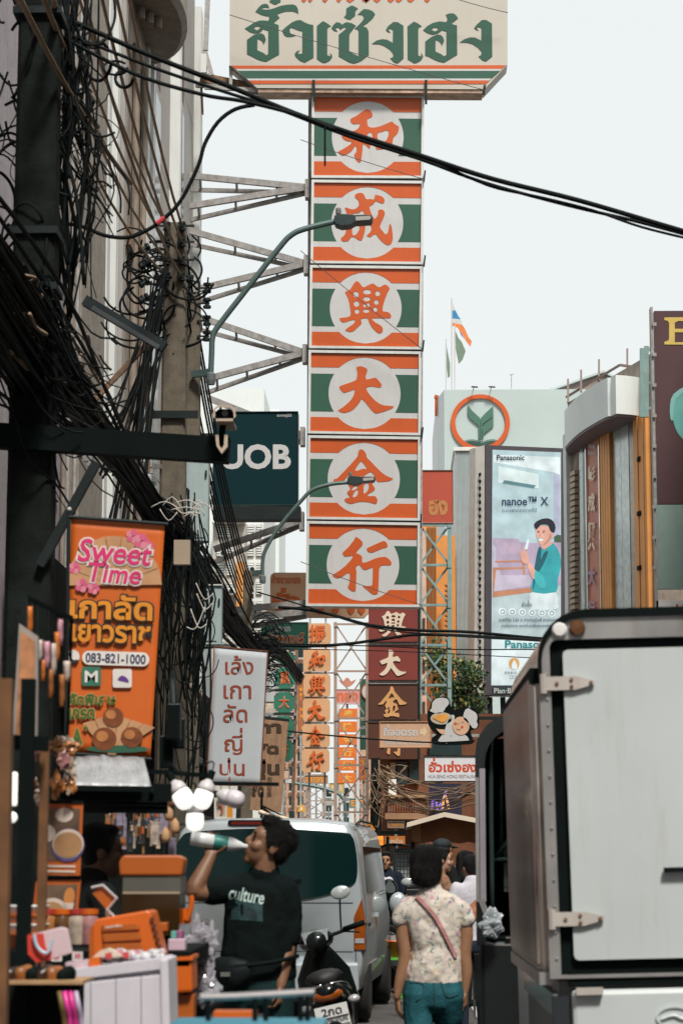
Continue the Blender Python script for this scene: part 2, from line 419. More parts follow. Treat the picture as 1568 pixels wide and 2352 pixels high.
# further left: pale block with louvres, orange strip
pb = thing("louvred_block", P(540,1900,78), "pale apartment block with louvred windows and an orange strip behind the bank sign", "building")
slab(380,893,604,1990,76,14).build("wall", PALEW, pb)
slab(604,940,640,1990,84,5).build("wall", PALEW, pb)
slab(486,1195,560,1990,74.6,1.3).build("wing", mat("cream_wall",(.52,.5,.45),.8,dirt_refl=.3), pb)
for r_ in range(8):
    y0 = 1205+r_*44
    for x0,x1 in ((497,515),(520,534),(566,583),(588,601)):
        Yq = 74.58 if x1 < 560 else 75.98
        wn = slab(x0,y0,x1,y0+30,Yq-.03,.05).build("window", WALLG, pb)
        sl = MB()
        for k in range(5): slab(x0+1,y0+2+k*5.6,x1-1,y0+5+k*5.6,Yq-.06,.028,sl)
        sl.build("louvre", PALEW, wn)
slab(543,1290,561,1430,74.3,.25).build("orange_strip", GOLDF, pb)
slab(486,1196,562,1200,74.2,.4).build("cornice", WALLW, pb)
# far end of the street
FAR = mat("far_wall", (.55,.57,.57), .8, var=.1)
FARO = mat("far_orange_wall", (.50,.30,.20), .8, var=.2)
for i,(a,b,t,Y,m,lb_) in enumerate(((560,650,1760,150,FARO,"far peach shophouse at the left end of the street"),(745,812,1800,190,FAR,"far pale grey block closing the street, with tiny windows"),
                                (590,690,1560,125,mat("far_cream",(.5,.46,.4),.8),"far cream shophouse behind the green hanging signs"),(812,850,1700,170,FARO,"far orange brick block right of the street end"),(640,700,1480,105,FARO,"peach shophouse behind the gold hanging signs"))):
    t0 = thing("far_building", P((a+b)/2,1985,Y), lb_, "building"); t0.location.z = 0; WORG[t0.name] = V(t0.location)
    q = slab(a,t,b,1985,Y,8); 
    for v in q.v: v.z = max(v.z, .14) if v.z > 2 else .005
    q.build("wall", m, t0)
    for r_ in range(int((1960-t)/34)):
        for c_ in range(max(1,int((b-a)/20))):
            wv = slab(a+4+c_*20,t+10+r_*34,a+16+c_*20,t+30+r_*34,Y-.05,.04).build("window", GLASSD, t0)
            slab(a+3+c_*20,t+31+r_*34,a+17+c_*20,t+33+r_*34,Y-.2,.14).build("sill", FAR, wv)

# ---- right side
KB = thing("bank_tower", P(1150,1985,112), "pale teal bank tower with a round orange and green emblem", "building"); KB.location.z=0; WORG[KB.name]=V(KB.location)
q = MB(); a = P(1019,895,112); b = P(1345,895,112)
q.box((a.x,112,.131),(b.x,126,a.z)); q.build("wall", PALEB, KB)
q = MB(); l0 = P(1000,925,116)
q.prism([(a.x-.005,112.02,.131),(a.x-.005,126,.131),(l0.x,126,.131),(l0.x,114.5,.131)], (0,0,a.z-.131-.02)); q.build("side_wall", PALEW, KB)  # side wall paler than the front: light from the left put into its colour
art("emblem_ring", circ(1102.5,972,68,66), ORANGE, 111.97, KB, holes=[circ(1102.5,971,57.5,55.5)], t=.08)
EG = mat("emblem_green", (.055,.15,.105), .5, var=.05)
kz = lambda pts: [((1650+x*700/1568)*.574149, (1500+y*700/1568)*.574149) for x,y in pts]
art("emblem_leaf", kz([(495,270),(530,320),(600,385),(605,400),(605,575),(592,575),(590,450),(560,430),(510,385),(493,350)]), EG, 111.97, KB, t=.08)
art("emblem_leaf", kz([(720,280),(722,370),(625,440),(620,470),(615,575),(608,575),(609,390),(650,345)]), EG, 111.97, KB, t=.08)
art("emblem_leaf", kz([(722,380),(722,460),(640,525),(632,575),(622,575),(624,470),(640,445)]), EG, 111.97, KB, t=.08)
for k in range(5):
    o = k*13; pts=[(440+o*.5+i*20, 600+o-(22*abs(math.sin(math.pi*(i*20)/180))) ) for i in range(int((330-o)/20)+1)]
    art("emblem_wave", kz(pts+[(x,y+5) for x,y in pts[::-1]]), EG, 111.97, KB, t=.05)
for px in (1088,1128): 
    mbq = MB(); mbq.bar(P(px-6,888,111.5),P(px+9,889,111.5),.06); mbq.bar(P(px,889,111.5),P(px-2,896,112.2),.03); mbq.build("roof_light", DARKST, KB)
MB().bar(P(1174,860,112.5),P(1174,897,112.5),.04).bar(P(1170,861,112.5),P(1180,859,112.5),.03).build("aerial", STEEL, KB)
MB().bar(P(1001,915,114),P(1001,955,114),.12).bar(P(1003,908,114),P(1001,915,114),.2).build("side_sign_edge", ORANGE, KB)
sh = thing("roof_shed", P(1350,900,118), "low gabled metal shed on the roof beside the white canopy", "shed")
r0=[(1262,893),(1386,852),(1460,893)]
mbq=MB(); mbq.prism([P(x,y,112.6) for x,y in r0+[(1460,905),(1262,905)]],(0,9,0)); mbq.build("wall", mat("brown_sheet",(.24,.19,.17),.7), sh)
mbq=MB(); mbq.prism([P(1258,895,112.4),P(1386,850,112.4),P(1386,855,112.4),P(1258,899,112.4)],(0,9.4,0)).prism([P(1386,850,112.4),P(1464,893,112.4),P(1464,897,112.4),P(1386,855,112.4)],(0,9.4,0)); mbq.build("roof", PALEB, sh)

# corrugated pale column beside the screen
cb = thing("corrugated_block", P(1075,1985,77), "narrow pale blue corrugated metal wall left of the advertising screen", "building"); cb.location.z=0; WORG[cb.name]=V(cb.location)
x0,x1 = X(1048,77),X(1125,77); zt = P(1075,1036,77).z
n=26; rr=[]
for i in range(n*2+1):
    x=x0+(x1-x0)*i/(n*2); rr.append((x, 77-(.05 if i%2 else 0)))
q=MB(); q.loft([[V((x,y,.131)) for x,y in rr]+[V((x1,83,.131)),V((x0,83,.131))],[V((x,y,zt)) for x,y in rr]+[V((x1,83,zt)),V((x0,83,zt))]]); q.build("cladding", mat("corrugated_white",(.52,.58,.59),.5,var=.06,dirt_refl=.15,dirt_refl_c=(.4,.4,.36)), cb)
MB().box((x0-.05,76.9,zt+.002),(x1+.05,83.1,zt+.12)).build("cap", WALLW, cb)

# gold corner building with white canopy
gb = thing("gold_corner_building", (5.6,62,0), "corner building with orange fluted pillars, mirror strips and a white overhanging canopy", "building")
GO, GN = V((X(1310,64),64,0)), None
g1 = V((X(1495,58),58,0)); gd=(g1-GO).normalized(); GN = V((gd.y,-gd.x,0)); 
if GN.y>0: GN=-GN
gfn = lambda u,v: pick(u,v,GO,GN)
def gslab(p0,p1,t,b,d,name,m,parent=gb):
    a=gfn(p0,t); e=gfn(p1,t); bz=gfn((p0+p1)/2,b).z if b<1980 else .14
    q=MB(); q.prism([(a.x,a.y,bz),(e.x,e.y,bz),(e.x,e.y,max(a.z,e.z)),(a.x,a.y,max(a.z,e.z))],-GN*3 if d is None else GN*d); return q.build(name,m,parent)
MIRR = mat("mirror_strip",(.50,.56,.57),.22,.45,var=.25,scale=6)  # pale base colour stands in for the reflected sky
MIRD = mat("brown_mirror_strip",(.30,.26,.22),.25,.5,var=.3,scale=5)
gslab(1303,1500,925,1990,None,"wall",WALLB)
gslab(1304,1311,1000,1990,.15,"louvre_post",WALLW)
for k in range(40): gslab(1318,1329,1085+k*14,1092+k*14,.12,"louvre",mat("louvre_tan",(.42,.34,.26),.6))
gslab(1333,1341,1005,1990,.05,"mirror",MIRR); gslab(1341.5,1350,1005,1990,.05,"mirror",mat("teal_mirror",(.06,.16,.17),.15,.6))
sp=gslab(1356,1386,1012,1990,.10,"carved_sign_board",mat("coral_board",(.52,.19,.13),.5,var=.1,dirt_refl=.2,dirt_refl_c=(.3,.12,.1)))
gslab(1355,1357,1000,1990,.16,"silver_edging",CHROME); gslab(1385.5,1387.5,1000,1990,.16,"silver_edging",CHROME)
for i,(c,y0,y1) in enumerate((("彰",1062,1110),("成",1125,1180),("興",1190,1270),("大",1292,1350),("行",1372,1420))):
    text(c,(1363,y0+8,1379,y1-4),gfn,GN,mat("white_gold_letter",(.72,.62,.48),.4) if i<3 else mat("violet_letter",(.30,.20,.36),.35),sp,bold=.03,off=.16,name="character")
text("ห้างทอง",(1362,1018,1378,1030),gfn,GN,SIGNW,sp,bold=.03,off=.14); text("ฮั่วเซ่งเฮง",(1361,1033,1380,1044),gfn,GN,SIGNW,sp,bold=.02,off=.14)
for k in range(4): gslab(1388+k*5.7,1392.8+k*5.7,985,1990,.14,"orange_flute",GOLDF)
gslab(1411.5,1429,965,1990,.06,"mirror",MIRR); gslab(1429.5,1447,965,1990,.06,"mirror",MIRR)
gslab(1448,1461,960,1990,.05,"brown_mirror",MIRD)
for k in range(5): gslab(1463+k*6,1468+k*6,958-k,1990,.12+.02*(k%2),"orange_flute",GOLDF)
for y in (1055,1180,1305): gslab(1477,1483,y-4,y+5,.17,"bracket_hole",BLACK)
A=P(1296,970,62.8); B=P(1386,970,58.6); C=P(1474,970,58.4); D_=V((C.x+1.2,66,0)); E_=V((A.x+.6,67,0))
zb,ztp = Z(962,58.6), Z(874,58.6)
def arc(a,b,bul,n=6):
    o=[]; nn=V(((b-a).y,-(b-a).x,0)).normalized(); nn = -nn if nn.y>0 else nn
    for i in range(n): t=i/n; p=a.lerp(b,t)+nn*bul*math.sin(math.pi*t); o.append(V((p.x,p.y,0)))
    return o
pl=arc(A,B,.12)+arc(B,P(1393,970,58.7),.0,1)+arc(P(1396,970,58.35),P(1412,970,58.3),.0,2)+arc(P(1415,970,58.0),C,.06)+[V((C.x,C.y,0)),D_,E_]
MB().prism([V((p.x,p.y,zb)) for p in pl],(0,0,ztp-zb)).build("canopy",PALEW,gb)
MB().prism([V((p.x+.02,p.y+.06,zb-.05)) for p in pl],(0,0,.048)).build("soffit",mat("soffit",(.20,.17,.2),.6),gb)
q=MB(); q.bar(P(1300,912,61.5),P(1423,838,60),.05).bar(P(1423,838,60),P(1450,842,60),.06)
for px,y0,y1 in ((1304,871,925),(1334,850,900),(1375,826,882),(1440,801,872)): q.bar(P(px,y0,61),P(px,y1,60.6),.05)
q.build("roof_railing",mat("rail_brown",(.16,.11,.1),.6),gb)
# steel posts carrying the billboard
q=MB()
for px in (1474,1484): q.bar(P(px,800 if px==1474 else 795,49),P(px,958,49),.09)
q.bar(P(1470,806,49),P(1500,800,49),.07).bar(P(1478,880,49),P(1500,878,49),.05).bar(P(1478,940,49),P(1500,936,49),.05)
posts=q
# the near buildings of both rows, beside and behind the viewpoint
nb = thing("near_right_block",(10,0,.13),"plain shop block of the right row, beside the brown billboard","building")
MB().box((6.9,-45,.131),(18,45.9,15)).build("wall",WALLB,nb)
for i in range(14):
    for k in range(4):
        wn=MB().box((6.86,-40+i*6,3.5+k*2.8),(6.899,-37+i*6,5.2+k*2.8)).build("window",GLASSD,nb)

for k,(a,b) in enumerate(((505,1262),(524,1350),(572,1300))):
    t=thing("air_conditioner",P(a+8,b+16,74.0),("upper","lower","right-hand")[k]+" air conditioner unit on the pale louvred block","air conditioner"); Yq=74.05 if a<560 else 75.5
    slab(a,b,a+16,b+15,Yq,.5).build("case",WALLW,t); MB().lathe([(.07,0),(.07,.02),(.0,.02)],P(a+7,b+7.5,Yq),(0,-1,0),14).build("fan_grille",DARKST,t)
for k in range(4):
    MB().tube([(XW+.06,Yw(125)+k*.35,4.9),(XW+.06,Yw(125)+k*.35,20.5)],.03+.01*(k%2),8).build("conduit",STEEL if k%2 else WALLB,lb)
# ================================================================== THE BIG HANGING SIGN
S=.574149
def zmap(ox,oy,w): return lambda pts: [((ox+x*w/1568)*S,(oy+y*w/1568)*S) for x,y in pts]
SY=50.0
hs = thing("vertical_shop_sign",(P(838,1985,SY).x,SY,P(838,1394,SY).z),"tall hanging shop sign of six orange and green panels with one Chinese character each","sign")
PAN=[((1240,370),[(55,52),(1458,68),(1448,1088),(50,1082)]),((1240,720),[(52,30),(1455,46),(1443,1070),(40,1055)]),((1240,1060),[(32,35),(1435,52),(1420,1072),(20,1055)]),
     ((1240,1400),[(14,35),(1420,55),(1410,1085),(3,1060)]),((1220,1740),[(70,40),(1475,60),(1468,1090),(57,1070)]),((1220,2080),[(55,50),(1468,72),(1460,1110),(42,1095)])]
CH={}
CH["和"]=([[(525,350),(545,325),(600,300),(700,230),(745,212),(785,225),(812,270),(812,305),(780,325),(748,345),(748,400),(760,435),(800,450),(860,447),(940,425),(1040,380),(1075,375),(1105,405),(1155,435),(1160,465),(1140,530),(1090,580),(1078,640),(1060,700),(1000,722),(880,740),(860,715),(845,680),(815,650),(800,640),(785,700),(778,727),(740,695),(700,665),(688,680),(685,740),(672,850),(660,900),(640,905),(610,885),(578,825),(580,795),(605,770),(605,710),(595,692),(575,710),(540,760),(480,800),(430,818),(390,800),(368,770),(385,755),(460,715),(530,665),(540,645),(530,632),(490,630),(440,605),(415,570),(420,550),(500,520),(600,482),(635,450),(650,415),(640,402),(570,405),(540,390)]],
 [[(882,525),(940,505),(1000,488),(1022,505),(1025,540),(1005,600),(980,630),(930,640),(885,600)],[(745,545),(770,518),(795,515),(812,540),(812,580),(790,600),(760,590)]])
CH["成"]=([[(583,205),(600,175),(650,160),(690,170),(715,205),(735,245),(795,240),(805,250),(830,245),(845,220),(848,187),(880,192),(930,205),(965,235),(973,270),(955,300),(920,295),(880,275),(850,275),(830,305),(778,340),(780,370),(800,430),(830,490),(850,497),(870,475),(890,430),(888,395),(915,378),(950,385),(975,415),(970,460),(930,550),(912,605),(930,640),(975,695),(990,703),(1015,680),(1030,620),(1035,575),(1052,572),(1065,610),(1080,720),(1075,790),(1050,835),(1015,845),(970,825),(910,770),(870,715),(850,703),(820,715),(790,740),(760,735),(740,720),(770,690),(800,645),(795,600),(770,565),(750,555),(728,565),(720,600),(715,660),(695,740),(675,780),(655,787),(620,770),(580,742),(545,738),(525,755),(500,790),(450,798),(415,790),(402,755),(440,725),(460,690),(470,640),(470,560),(475,500),(478,430),(470,395),(455,360),(475,353),(520,370),(570,377),(620,350),(638,310),(630,260),(600,235)]],
 [[(550,660),(552,620),(590,595),(635,592),(645,610),(640,645),(610,695),(575,718),(553,705)],[(565,432),(640,425),(660,405),(688,398),(705,420),(690,470),(600,500),(570,480)]])
CH["興"]=([[(458,345),(490,335),(530,305),(570,240),(600,210),(625,210),(650,235),(680,275),(705,285),(740,270),(800,240),(830,240),(870,270),(905,285),(940,270),(970,250),(1005,262),(1040,300),(1020,340),(985,420),(950,540),(950,595),(970,605),(1020,612),(1055,645),(1055,680),(1020,692),(820,690),(815,710),(850,745),(920,785),(950,825),(945,870),(915,888),(880,880),(820,825),(775,755),(760,710),(740,690),(680,697),(665,715),(672,760),(630,800),(580,850),(530,870),(480,860),(460,845),(500,810),(560,770),(588,735),(580,715),(540,715),(440,748),(400,725),(387,690),(460,682),(515,665),(530,640),(525,560),(500,440),(475,385)]],
 [circ(x,y,a*1.0,b,12) for x,y,a,b in ((600,380,36,40),(745,347,52,32),(883,368,32,34),(740,440,46,30),(606,503,36,38),(713,525,19,24),(760,520,19,30),(865,482,30,32),(613,602,30,32),(733,597,42,24),(852,578,27,32))])
CH["大"]=([[(383,490),(400,465),(470,440),(590,395),(612,350),(618,280),(605,225),(640,210),(680,212),(740,240),(745,280),(725,340),(735,380),(780,375),(840,360),(870,370),(930,440),(930,475),(910,488),(850,478),(790,472),(740,488),(738,515),(770,570),(840,650),(910,700),(980,723),(1080,728),(1085,745),(1050,770),(950,805),(875,825),(830,810),(780,755),(720,680),(678,640),(660,660),(600,740),(530,795),(450,818),(400,808),(367,785),(420,750),(500,685),(560,610),(583,540),(575,515),(530,530),(460,553),(430,550)]],[])
CH["金"]=([[(377,578),(410,570),(430,555),(550,430),(680,285),(692,230),(710,192),(735,185),(765,200),(800,250),(805,290),(860,345),(990,480),(1080,540),(1147,568),(1110,595),(1060,605),(960,612),(930,590),(890,510),(855,482),(800,510),(765,545),(800,570),(860,585),(882,600),(882,650),(910,690),(905,720),(870,745),(825,770),(822,795),(860,798),(910,797),(945,840),(935,890),(910,898),(850,882),(780,872),(700,872),(640,890),(590,897),(540,880),(515,850),(530,825),(575,820),(580,800),(550,760),(560,735),(588,710),(588,690),(565,650),(560,620),(600,540),(590,515),(560,535),(520,580),(480,600),(380,608)]],
 [[(655,450),(670,420),(720,350),(745,350),(790,405),(805,440),(790,443),(750,440),(690,462),(660,465)],[(610,710),(625,685),(660,665),(682,670),(680,690),(650,715),(620,720)],[(620,805),(640,755),(665,720),(690,718),(690,750),(675,795),(640,812)],[(765,755),(765,670),(785,635),(815,628),(833,650),(830,690),(815,730),(780,762)]])
CH["行"]=([[(490,440),(500,415),(560,360),(640,260),(660,220),(685,230),(740,275),(752,320),(725,355),(668,420),(680,438),(720,455),(745,490),(745,545),(770,557),(830,540),(920,500),(1000,485),(1060,487),(1110,525),(1130,570),(1110,592),(1060,590),(1000,595),(975,625),(965,680),(955,940),(935,968),(900,975),(870,960),(800,905),(755,865),(800,862),(860,858),(880,830),(885,660),(882,625),(860,625),(810,648),(770,650),(740,630),(720,595),(700,587),(668,610),(663,640),(672,680),(662,910),(645,930),(610,930),(575,900),(560,870),(578,830),(585,720),(575,695),(550,695),(480,745),(430,760),(390,750),(360,718),(420,680),(520,605),(600,520),(622,478),(610,466),(540,478),(510,470)],
 [(807,380),(825,360),(1000,282),(1040,277),(1070,305),(1075,352),(1000,375),(880,425),(840,422),(815,405)]],[])
ORD="和成興大金行"
def brush(ch, parent, m, fn, n, zm=None, box=None, t=.01, lift=.0, name="character"):
    outs, holes = CH[ch]
    if zm is None:      # refit the same brush character into another box
        xs=[p[0] for p in sum(outs,[])]; ys=[p[1] for p in sum(outs,[])]; x0,x1,y0,y1=min(xs),max(xs),min(ys),max(ys)
        zm=lambda pts:[(box[0]+(x-x0)/(x1-x0)*(box[2]-box[0]), box[1]+(y-y0)/(y1-y0)*(box[3]-box[1])) for x,y in pts]
    mb=MB(); nn=V(n)
    for i,o in enumerate(outs):
        flat(mb, sm(zm(o),2), [sm(zm(h),2) for h in holes] if i==0 else [], lambda u,v: fn(u,v)+nn*lift, n, t)
    return mb.build(name,m,parent)
for i,(o,q) in enumerate(PAN):
    zm=zmap(o[0],o[1],480); c=zm(q)
    def bil(s,t,c=c): 
        a=[c[0][k]+(c[1][k]-c[0][k])*s for k in (0,1)]; b=[c[3][k]+(c[2][k]-c[3][k])*s for k in (0,1)]
        return P(a[0]+(b[0]-a[0])*t, a[1]+(b[1]-a[1])*t, SY)
    e=.024; ev=.034
    pan=MB().prism([bil(0,0)+V((0,.02,0)),bil(1,0)+V((0,.02,0)),bil(1,1)+V((0,.02,0)),bil(0,1)+V((0,.02,0))],(0,.36,0)).build("panel",SIGNW,hs)
    for s0,t0,s1,t1 in ((-e,-ev,1+e,0),(-e,1,1+e,1+ev*.9),(-e,0,0,1),(1,0,1+e,1)):
        MB().prism([bil(s0,t0)-V((0,.03,0)),bil(s1,t0)-V((0,.03,0)),bil(s1,t1)-V((0,.03,0)),bil(s0,t1)-V((0,.03,0))],(0,.45,0)).build("frame_strip",TRIM,pan)
    hx,hy=.335,.457; cx,cy=.5,.503; lf=lambda u,v: bil(u,v)+V((0,.018,0))
    def edge(y,sgn): return cx+sgn*hx*math.sqrt(max(0,1-((y-cy)/hy)**2))
    for t0,t1 in ((0,.18),(.815,1)):
        ys=[t0+(t1-t0)*k/10 for k in range(11)]; top=t0==0
        inner=[(edge(y,-1),y) for y in ys if abs(y-cy)<hy]; 
        innR=[(edge(y,1),y) for y in ys if abs(y-cy)<hy]
        if top: pts=[(0,0),(1,0),(1,t1)]+[(p[0],p[1]) for p in innR[::-1]]+[(cx,cy-hy)]+inner+[(0,t1)]
        else: pts=[(0,1),(0,t0)]+inner+[(cx,cy+hy)]+innR[::-1]+[(1,t0),(1,1)]
        mbq=MB(); flat(mbq,pts,[],lf,FRONT,.004); mbq.build("orange_band",ORANGE,pan)
    ys=[.262+(.742-.262)*k/16 for k in range(17)]
    for sg in (-1,1):
        pts=[(edge(y,sg),y) for y in ys]+([(0,.742),(0,.262)] if sg<0 else [(1,.742),(1,.262)])
        mbq=MB(); flat(mbq,pts,[],lf,FRONT,.004); mbq.build("green_band",GREEN,pan)
    brush(ORD[i],pan,ORANGE,lambda u,v:P(u,v,SY)+V((0,.018,0)),FRONT,zm=zm,t=.006)
for i in range(5):     # dark gap rods between panels
    y=(407,606,800,997.5,1196)[i]; MB().bar(P(712,y-1,50.1),P(968,y+1,50.1),.035,.3).build("gap_rod",DARKST,hs)
# back frame posts and bracket arms to the building
MB().bar(P(713,225,50.5),P(708,1392,50.5),.09).build("back_post",STEEL,hs); MB().bar(P(968,225,50.5),P(964,1392,50.5),.09).build("back_post",STEEL,hs)
def arm(y0,x0,y1,x1,name="bracket_arm"):
    q=MB(); a=V((max(P(x0,y0,50.6).x-.25,-4.5) if x0<470 else P(x0,y0,50.6).x,50.6,P(x0,y0,50.6).z)); b=P(x1,y1,50.3)
    q.bar(a,b,.10,.13); a2=a+V((0,.35,-.22)); b2=b+V((0,.1,-.09)); q.bar(a2,b2,.07,.09)
    for t in (.12,.42,.75): q.bar(a.lerp(b,t),a2.lerp(b2,t),.05)
    return q.build(name,STEEL,hs)
for (jx,jy),ups in (((706,430),((402,452),(475,448))),((703,605),((525,448),(668,462))),((700,810),((718,455),(872,470))),((695,1000),((915,480),(1082,486))),((693,1195),((1120,470),(1262,492)))):
    for y0,x0 in ups: arm(y0,x0,jy,jx)
    MB().box(P(jx-6,jy+22,50.2),P(jx+5,jy-20,50.2)+V((0,.3,0))).build("joint_box",STEEL,hs)
for y in (1385,1405): arm(y+20,500,y,704)
for x,y in ((973,405),(973,600),(970,795),(968,995)): MB().bar(P(x,y+12,49.9),P(x+3,y-14,49.9),.035).build("tie_lug",DARKST,hs)
# ---- wide top board
tb = thing("gold_shop_board",(P(845,1985,SY).x,SY,P(845,206,SY).z),"wide cream board with green Thai lettering and orange and green stripes at the top","sign")
bo=[(528,-160),(1165,-160),(1165,147),(1112,204),(590,201),(527,148)]
MB().prism([P(x,y,SY-.25) for x,y in bo],(0,.6,0)).build("board",CREAM,tb)
for pts,m in (([(531,150),(1161,149),(1152,157.5),(541,157.5)],ORANGE),([(541,157.6),(1152,157.6),(1148,162),(546,162)],SIGNW),([(547,162.2),(1148,162.2),(1129,179.5),(566,179.5)],GREEN),([(566,179.7),(1129,179.7),(1124,184),(571,184)],SIGNW),([(571,184.2),(1124,184.2),(1116,192),(581,192)],ORANGE)):
    art("stripe",pts,m,SY-.25,tb,t=.01)
zA,zB=zmap(900,0,600),zmap(1460,0,600)
LET=[(zA,[(208,294),(300,235),(355,212),(410,210),(450,215),(462,195),(460,165),(430,163),(380,150),(318,118),(350,75),(385,43),(420,35),(450,45),(462,80),(430,72),(390,78),(385,90),(410,97),(460,97),(520,80),(580,57),(650,45),(710,42),(745,58),(762,90),(766,140),(735,120),(690,112),(630,115),(580,130),(548,145),(552,160),(570,182),(530,215),(505,240),(560,258),(565,565),(430,640),(380,632),(330,612),(270,580),(230,562),(230,412),(300,362),(350,345),(385,345),(412,365),(427,410),(415,440),(402,462),(395,435),(370,412),(338,402),(338,522),(400,550),(432,575),(452,560),(452,315),(430,312),(400,298),(385,318),(360,335),(310,345),(260,330)],[[(293,292),(325,272),(350,270),(372,283),(350,305),(335,313)]]),
(zA,[(462,10),(490,-20),(495,-110),(560,-140),(590,-110),(580,-60),(580,15),(530,43),(500,36)],[]),
(zA,[(597,315),(640,275),(700,230),(745,210),(790,205),(830,230),(880,250),(922,258),(925,597),(832,650),(780,628),(740,590),(727,562),(745,535),(782,522),(765,540),(765,560),(790,558),(808,560),(808,322),(760,310),(725,295),(690,282),(675,300),(678,335),(695,355),(738,367),(700,378),(650,380),(620,365)],[]),
(zA,[(960,268),(1022,217),(1060,235),(1105,268),(1080,280),(1068,300),(1068,575),(1085,578),(1098,585),(1105,575),(1097,552),(1115,568),(1120,590),(1100,625),(1060,648),(1030,655),(990,635),(960,610)],[]),
(zA,[(1112,288),(1135,255),(1165,228),(1200,235),(1225,255),(1250,235),(1275,228),(1320,238),(1368,264),(1330,310),(1298,355),(1297,535),(1395,585),(1395,320),(1385,303),(1355,295),(1400,255),(1440,210),(1452,180),(1440,155),(1412,148),(1385,150),(1420,115),(1450,90),(1500,95),(1545,115),(1568,145),(1540,190),(1490,235),(1435,270),(1480,285),(1500,325),(1502,570),(1420,635),(1350,660),(1300,648),(1188,585),(1188,360),(1250,310),(1268,290),(1255,280),(1230,285),(1210,308),(1190,285),(1165,283),(1155,300),(1175,325),(1140,318)],[]),
(zA,[(1243,175),(1265,150),(1268,85),(1320,53),(1350,62),(1388,85),(1362,110),(1360,158),(1310,200),(1280,195)],[]),
(zB,[(70,455),(120,420),(180,405),(230,412),(290,445),(292,310),(265,295),(245,300),(248,318),(265,335),(235,328),(217,308),(240,270),(295,226),(340,228),(400,265),(402,605),(340,660),(300,645),(262,605),(285,600),(295,580),(292,555),(260,515),(200,475),(150,458)],[]),
(zB,[(443,272),(510,222),(550,240),(592,270),(565,280),(555,300),(555,578),(572,580),(585,588),(592,578),(582,553),(602,570),(605,590),(585,625),(545,650),(515,658),(445,615)],[]),
(zB,[(605,312),(650,268),(710,235),(780,220),(845,228),(858,210),(858,180),(843,150),(880,137),(920,135),(950,155),(970,187),(930,220),(900,242),(925,255),(960,260),(962,568),(825,650),(775,640),(720,618),(660,585),(628,578),(628,432),(690,385),(750,358),(785,360),(812,382),(825,420),(815,445),(800,475),(795,450),(770,425),(735,412),(735,535),(790,560),(825,585),(850,570),(850,325),(825,318),(800,310),(780,330),(755,345),(710,357),(660,345)],[[(690,308),(715,285),(740,283),(770,295),(750,315),(733,325)]]),
(zB,[(990,438),(1040,405),(1100,387),(1150,390),(1215,422),(1215,290),(1190,277),(1168,283),(1170,300),(1188,315),(1155,305),(1140,288),(1165,255),(1220,205),(1265,205),(1325,243),(1328,585),(1262,640),(1220,622),(1185,585),(1208,575),(1218,550),(1215,535),(1180,495),(1120,455),(1060,440)],[])]
for zm,o,h in LET: art("letter",zm(o),mat("letter_green",(.013,.078,.047),.45,var=.05),SY-.25,tb,holes=[zm(k) for k in h],t=.012)
for zm,xs in ((zA,((800,822,850),(868,888,912),(1018,1045,1072),(1165,1188,1215),(1270,1302,1348),(1452,1476,1500))),(zB,((-30,10,50),(88,125,160),(235,268,302),(320,350,386),(440,475,512),(620,648,678)))):
    for a,b,c in xs: art("upper_letter",zm([(a-12,-160),(a,-40),(a,2),((a+b)/2,12),(b,24),((b+c)/2,10),(c,-5),(c+10,-160)]),ORANGE,SY-.25,tb,t=.012)
for a,b,c,d in ((720,183,722,232),(978,183,978,238),(1113,195,1110,217)): MB().bar(P(a,b,49.7),P(c,d,49.7),.05).build("strut",DARKST,tb)
MB().prism([P(590,203,49.78),P(1110,205,49.78),P(1108,213,49.78),P(594,211,49.78)],(0,.5,0)).build("bottom_rail",mat("peeling_trim",(.45,.32,.23),.5,.3,var=.5,scale=5),tb)
q=MB(); q.bar(P(528,150,49.9),P(590,204,49.9),.07).bar(P(530,152,49.9),P(530,200,49.9),.07).bar(P(470,200,49.9),P(590,206,49.9),.08).bar(P(450,196,50.2),P(530,198,50.0),.08); q.build("corner_bracket",STEEL,tb)
q=MB(); q.bar(P(478,-40,49.8),P(472,115,49.8),.10).bar(P(470,115,49.8),P(486,172,49.8),.07,.1); q.build("hanger_post",STEEL,tb)
MB().box(P(461,165,49.7),P(474,122,49.7)+V((0,.3,0))).build("junction_box",WALLW,tb)
MB().bar(P(462,178,50.2),P(600,206,50.1),.16,.2).bar(P(462,190,50.2),P(465,262,50.2),.05).build("support_beam",RUST,tb)
# ================================================================== SIGNS
def board(name,label,cat,px0,py0,px1,py1,Y,m,d=.2,frame=None,fw=2.0,group=None,sup=None):
    t=thing(name,P((px0+px1)/2,py1,Y),label,cat,group)
    slab(px0,py0,px1,py1,Y,d).build("panel",m,t)
    if frame:
        for a,b,c,e in ((px0-fw,py0-fw,px1+fw,py0),(px0-fw,py1,px1+fw,py1+fw),(px0-fw,py0,px0,py1),(px1,py0,px1+fw,py1)):
            slab(a,b,c,e,Y-.03,d+.06).build("frame_strip",frame,t)
    return t
# dark bank sign hung on the pale block
ub=board("bank_sign","dark teal square bank sign with large white letters behind the camera mast","sign",490,946,683,1159,48.6,mat("bank_teal",(.004,.026,.033),.6,var=.06,spec=.1),d=.35,frame=mat("dark_frame",(.02,.04,.045),.4),fw=1.5)
text("UOB",(508,1020,668,1078),onY(48.6),FRONT,SIGNW,ub,bold=.035); text("ธนาคารยูโอบี",(636,950,669,959),onY(48.6),FRONT,SIGNW,ub,bold=.01)
MB().bar(P(455,1000,48.8),P(489,1000,48.8),.08).build("wall_arm",DARKST,ub); MB().bar(P(455,1110,48.8),P(489,1110,48.8),.08).build("wall_arm",DARKST,ub)
slab(489,1163,690,1192,48.4,.5).build("lower_beam",DARKST,ub)
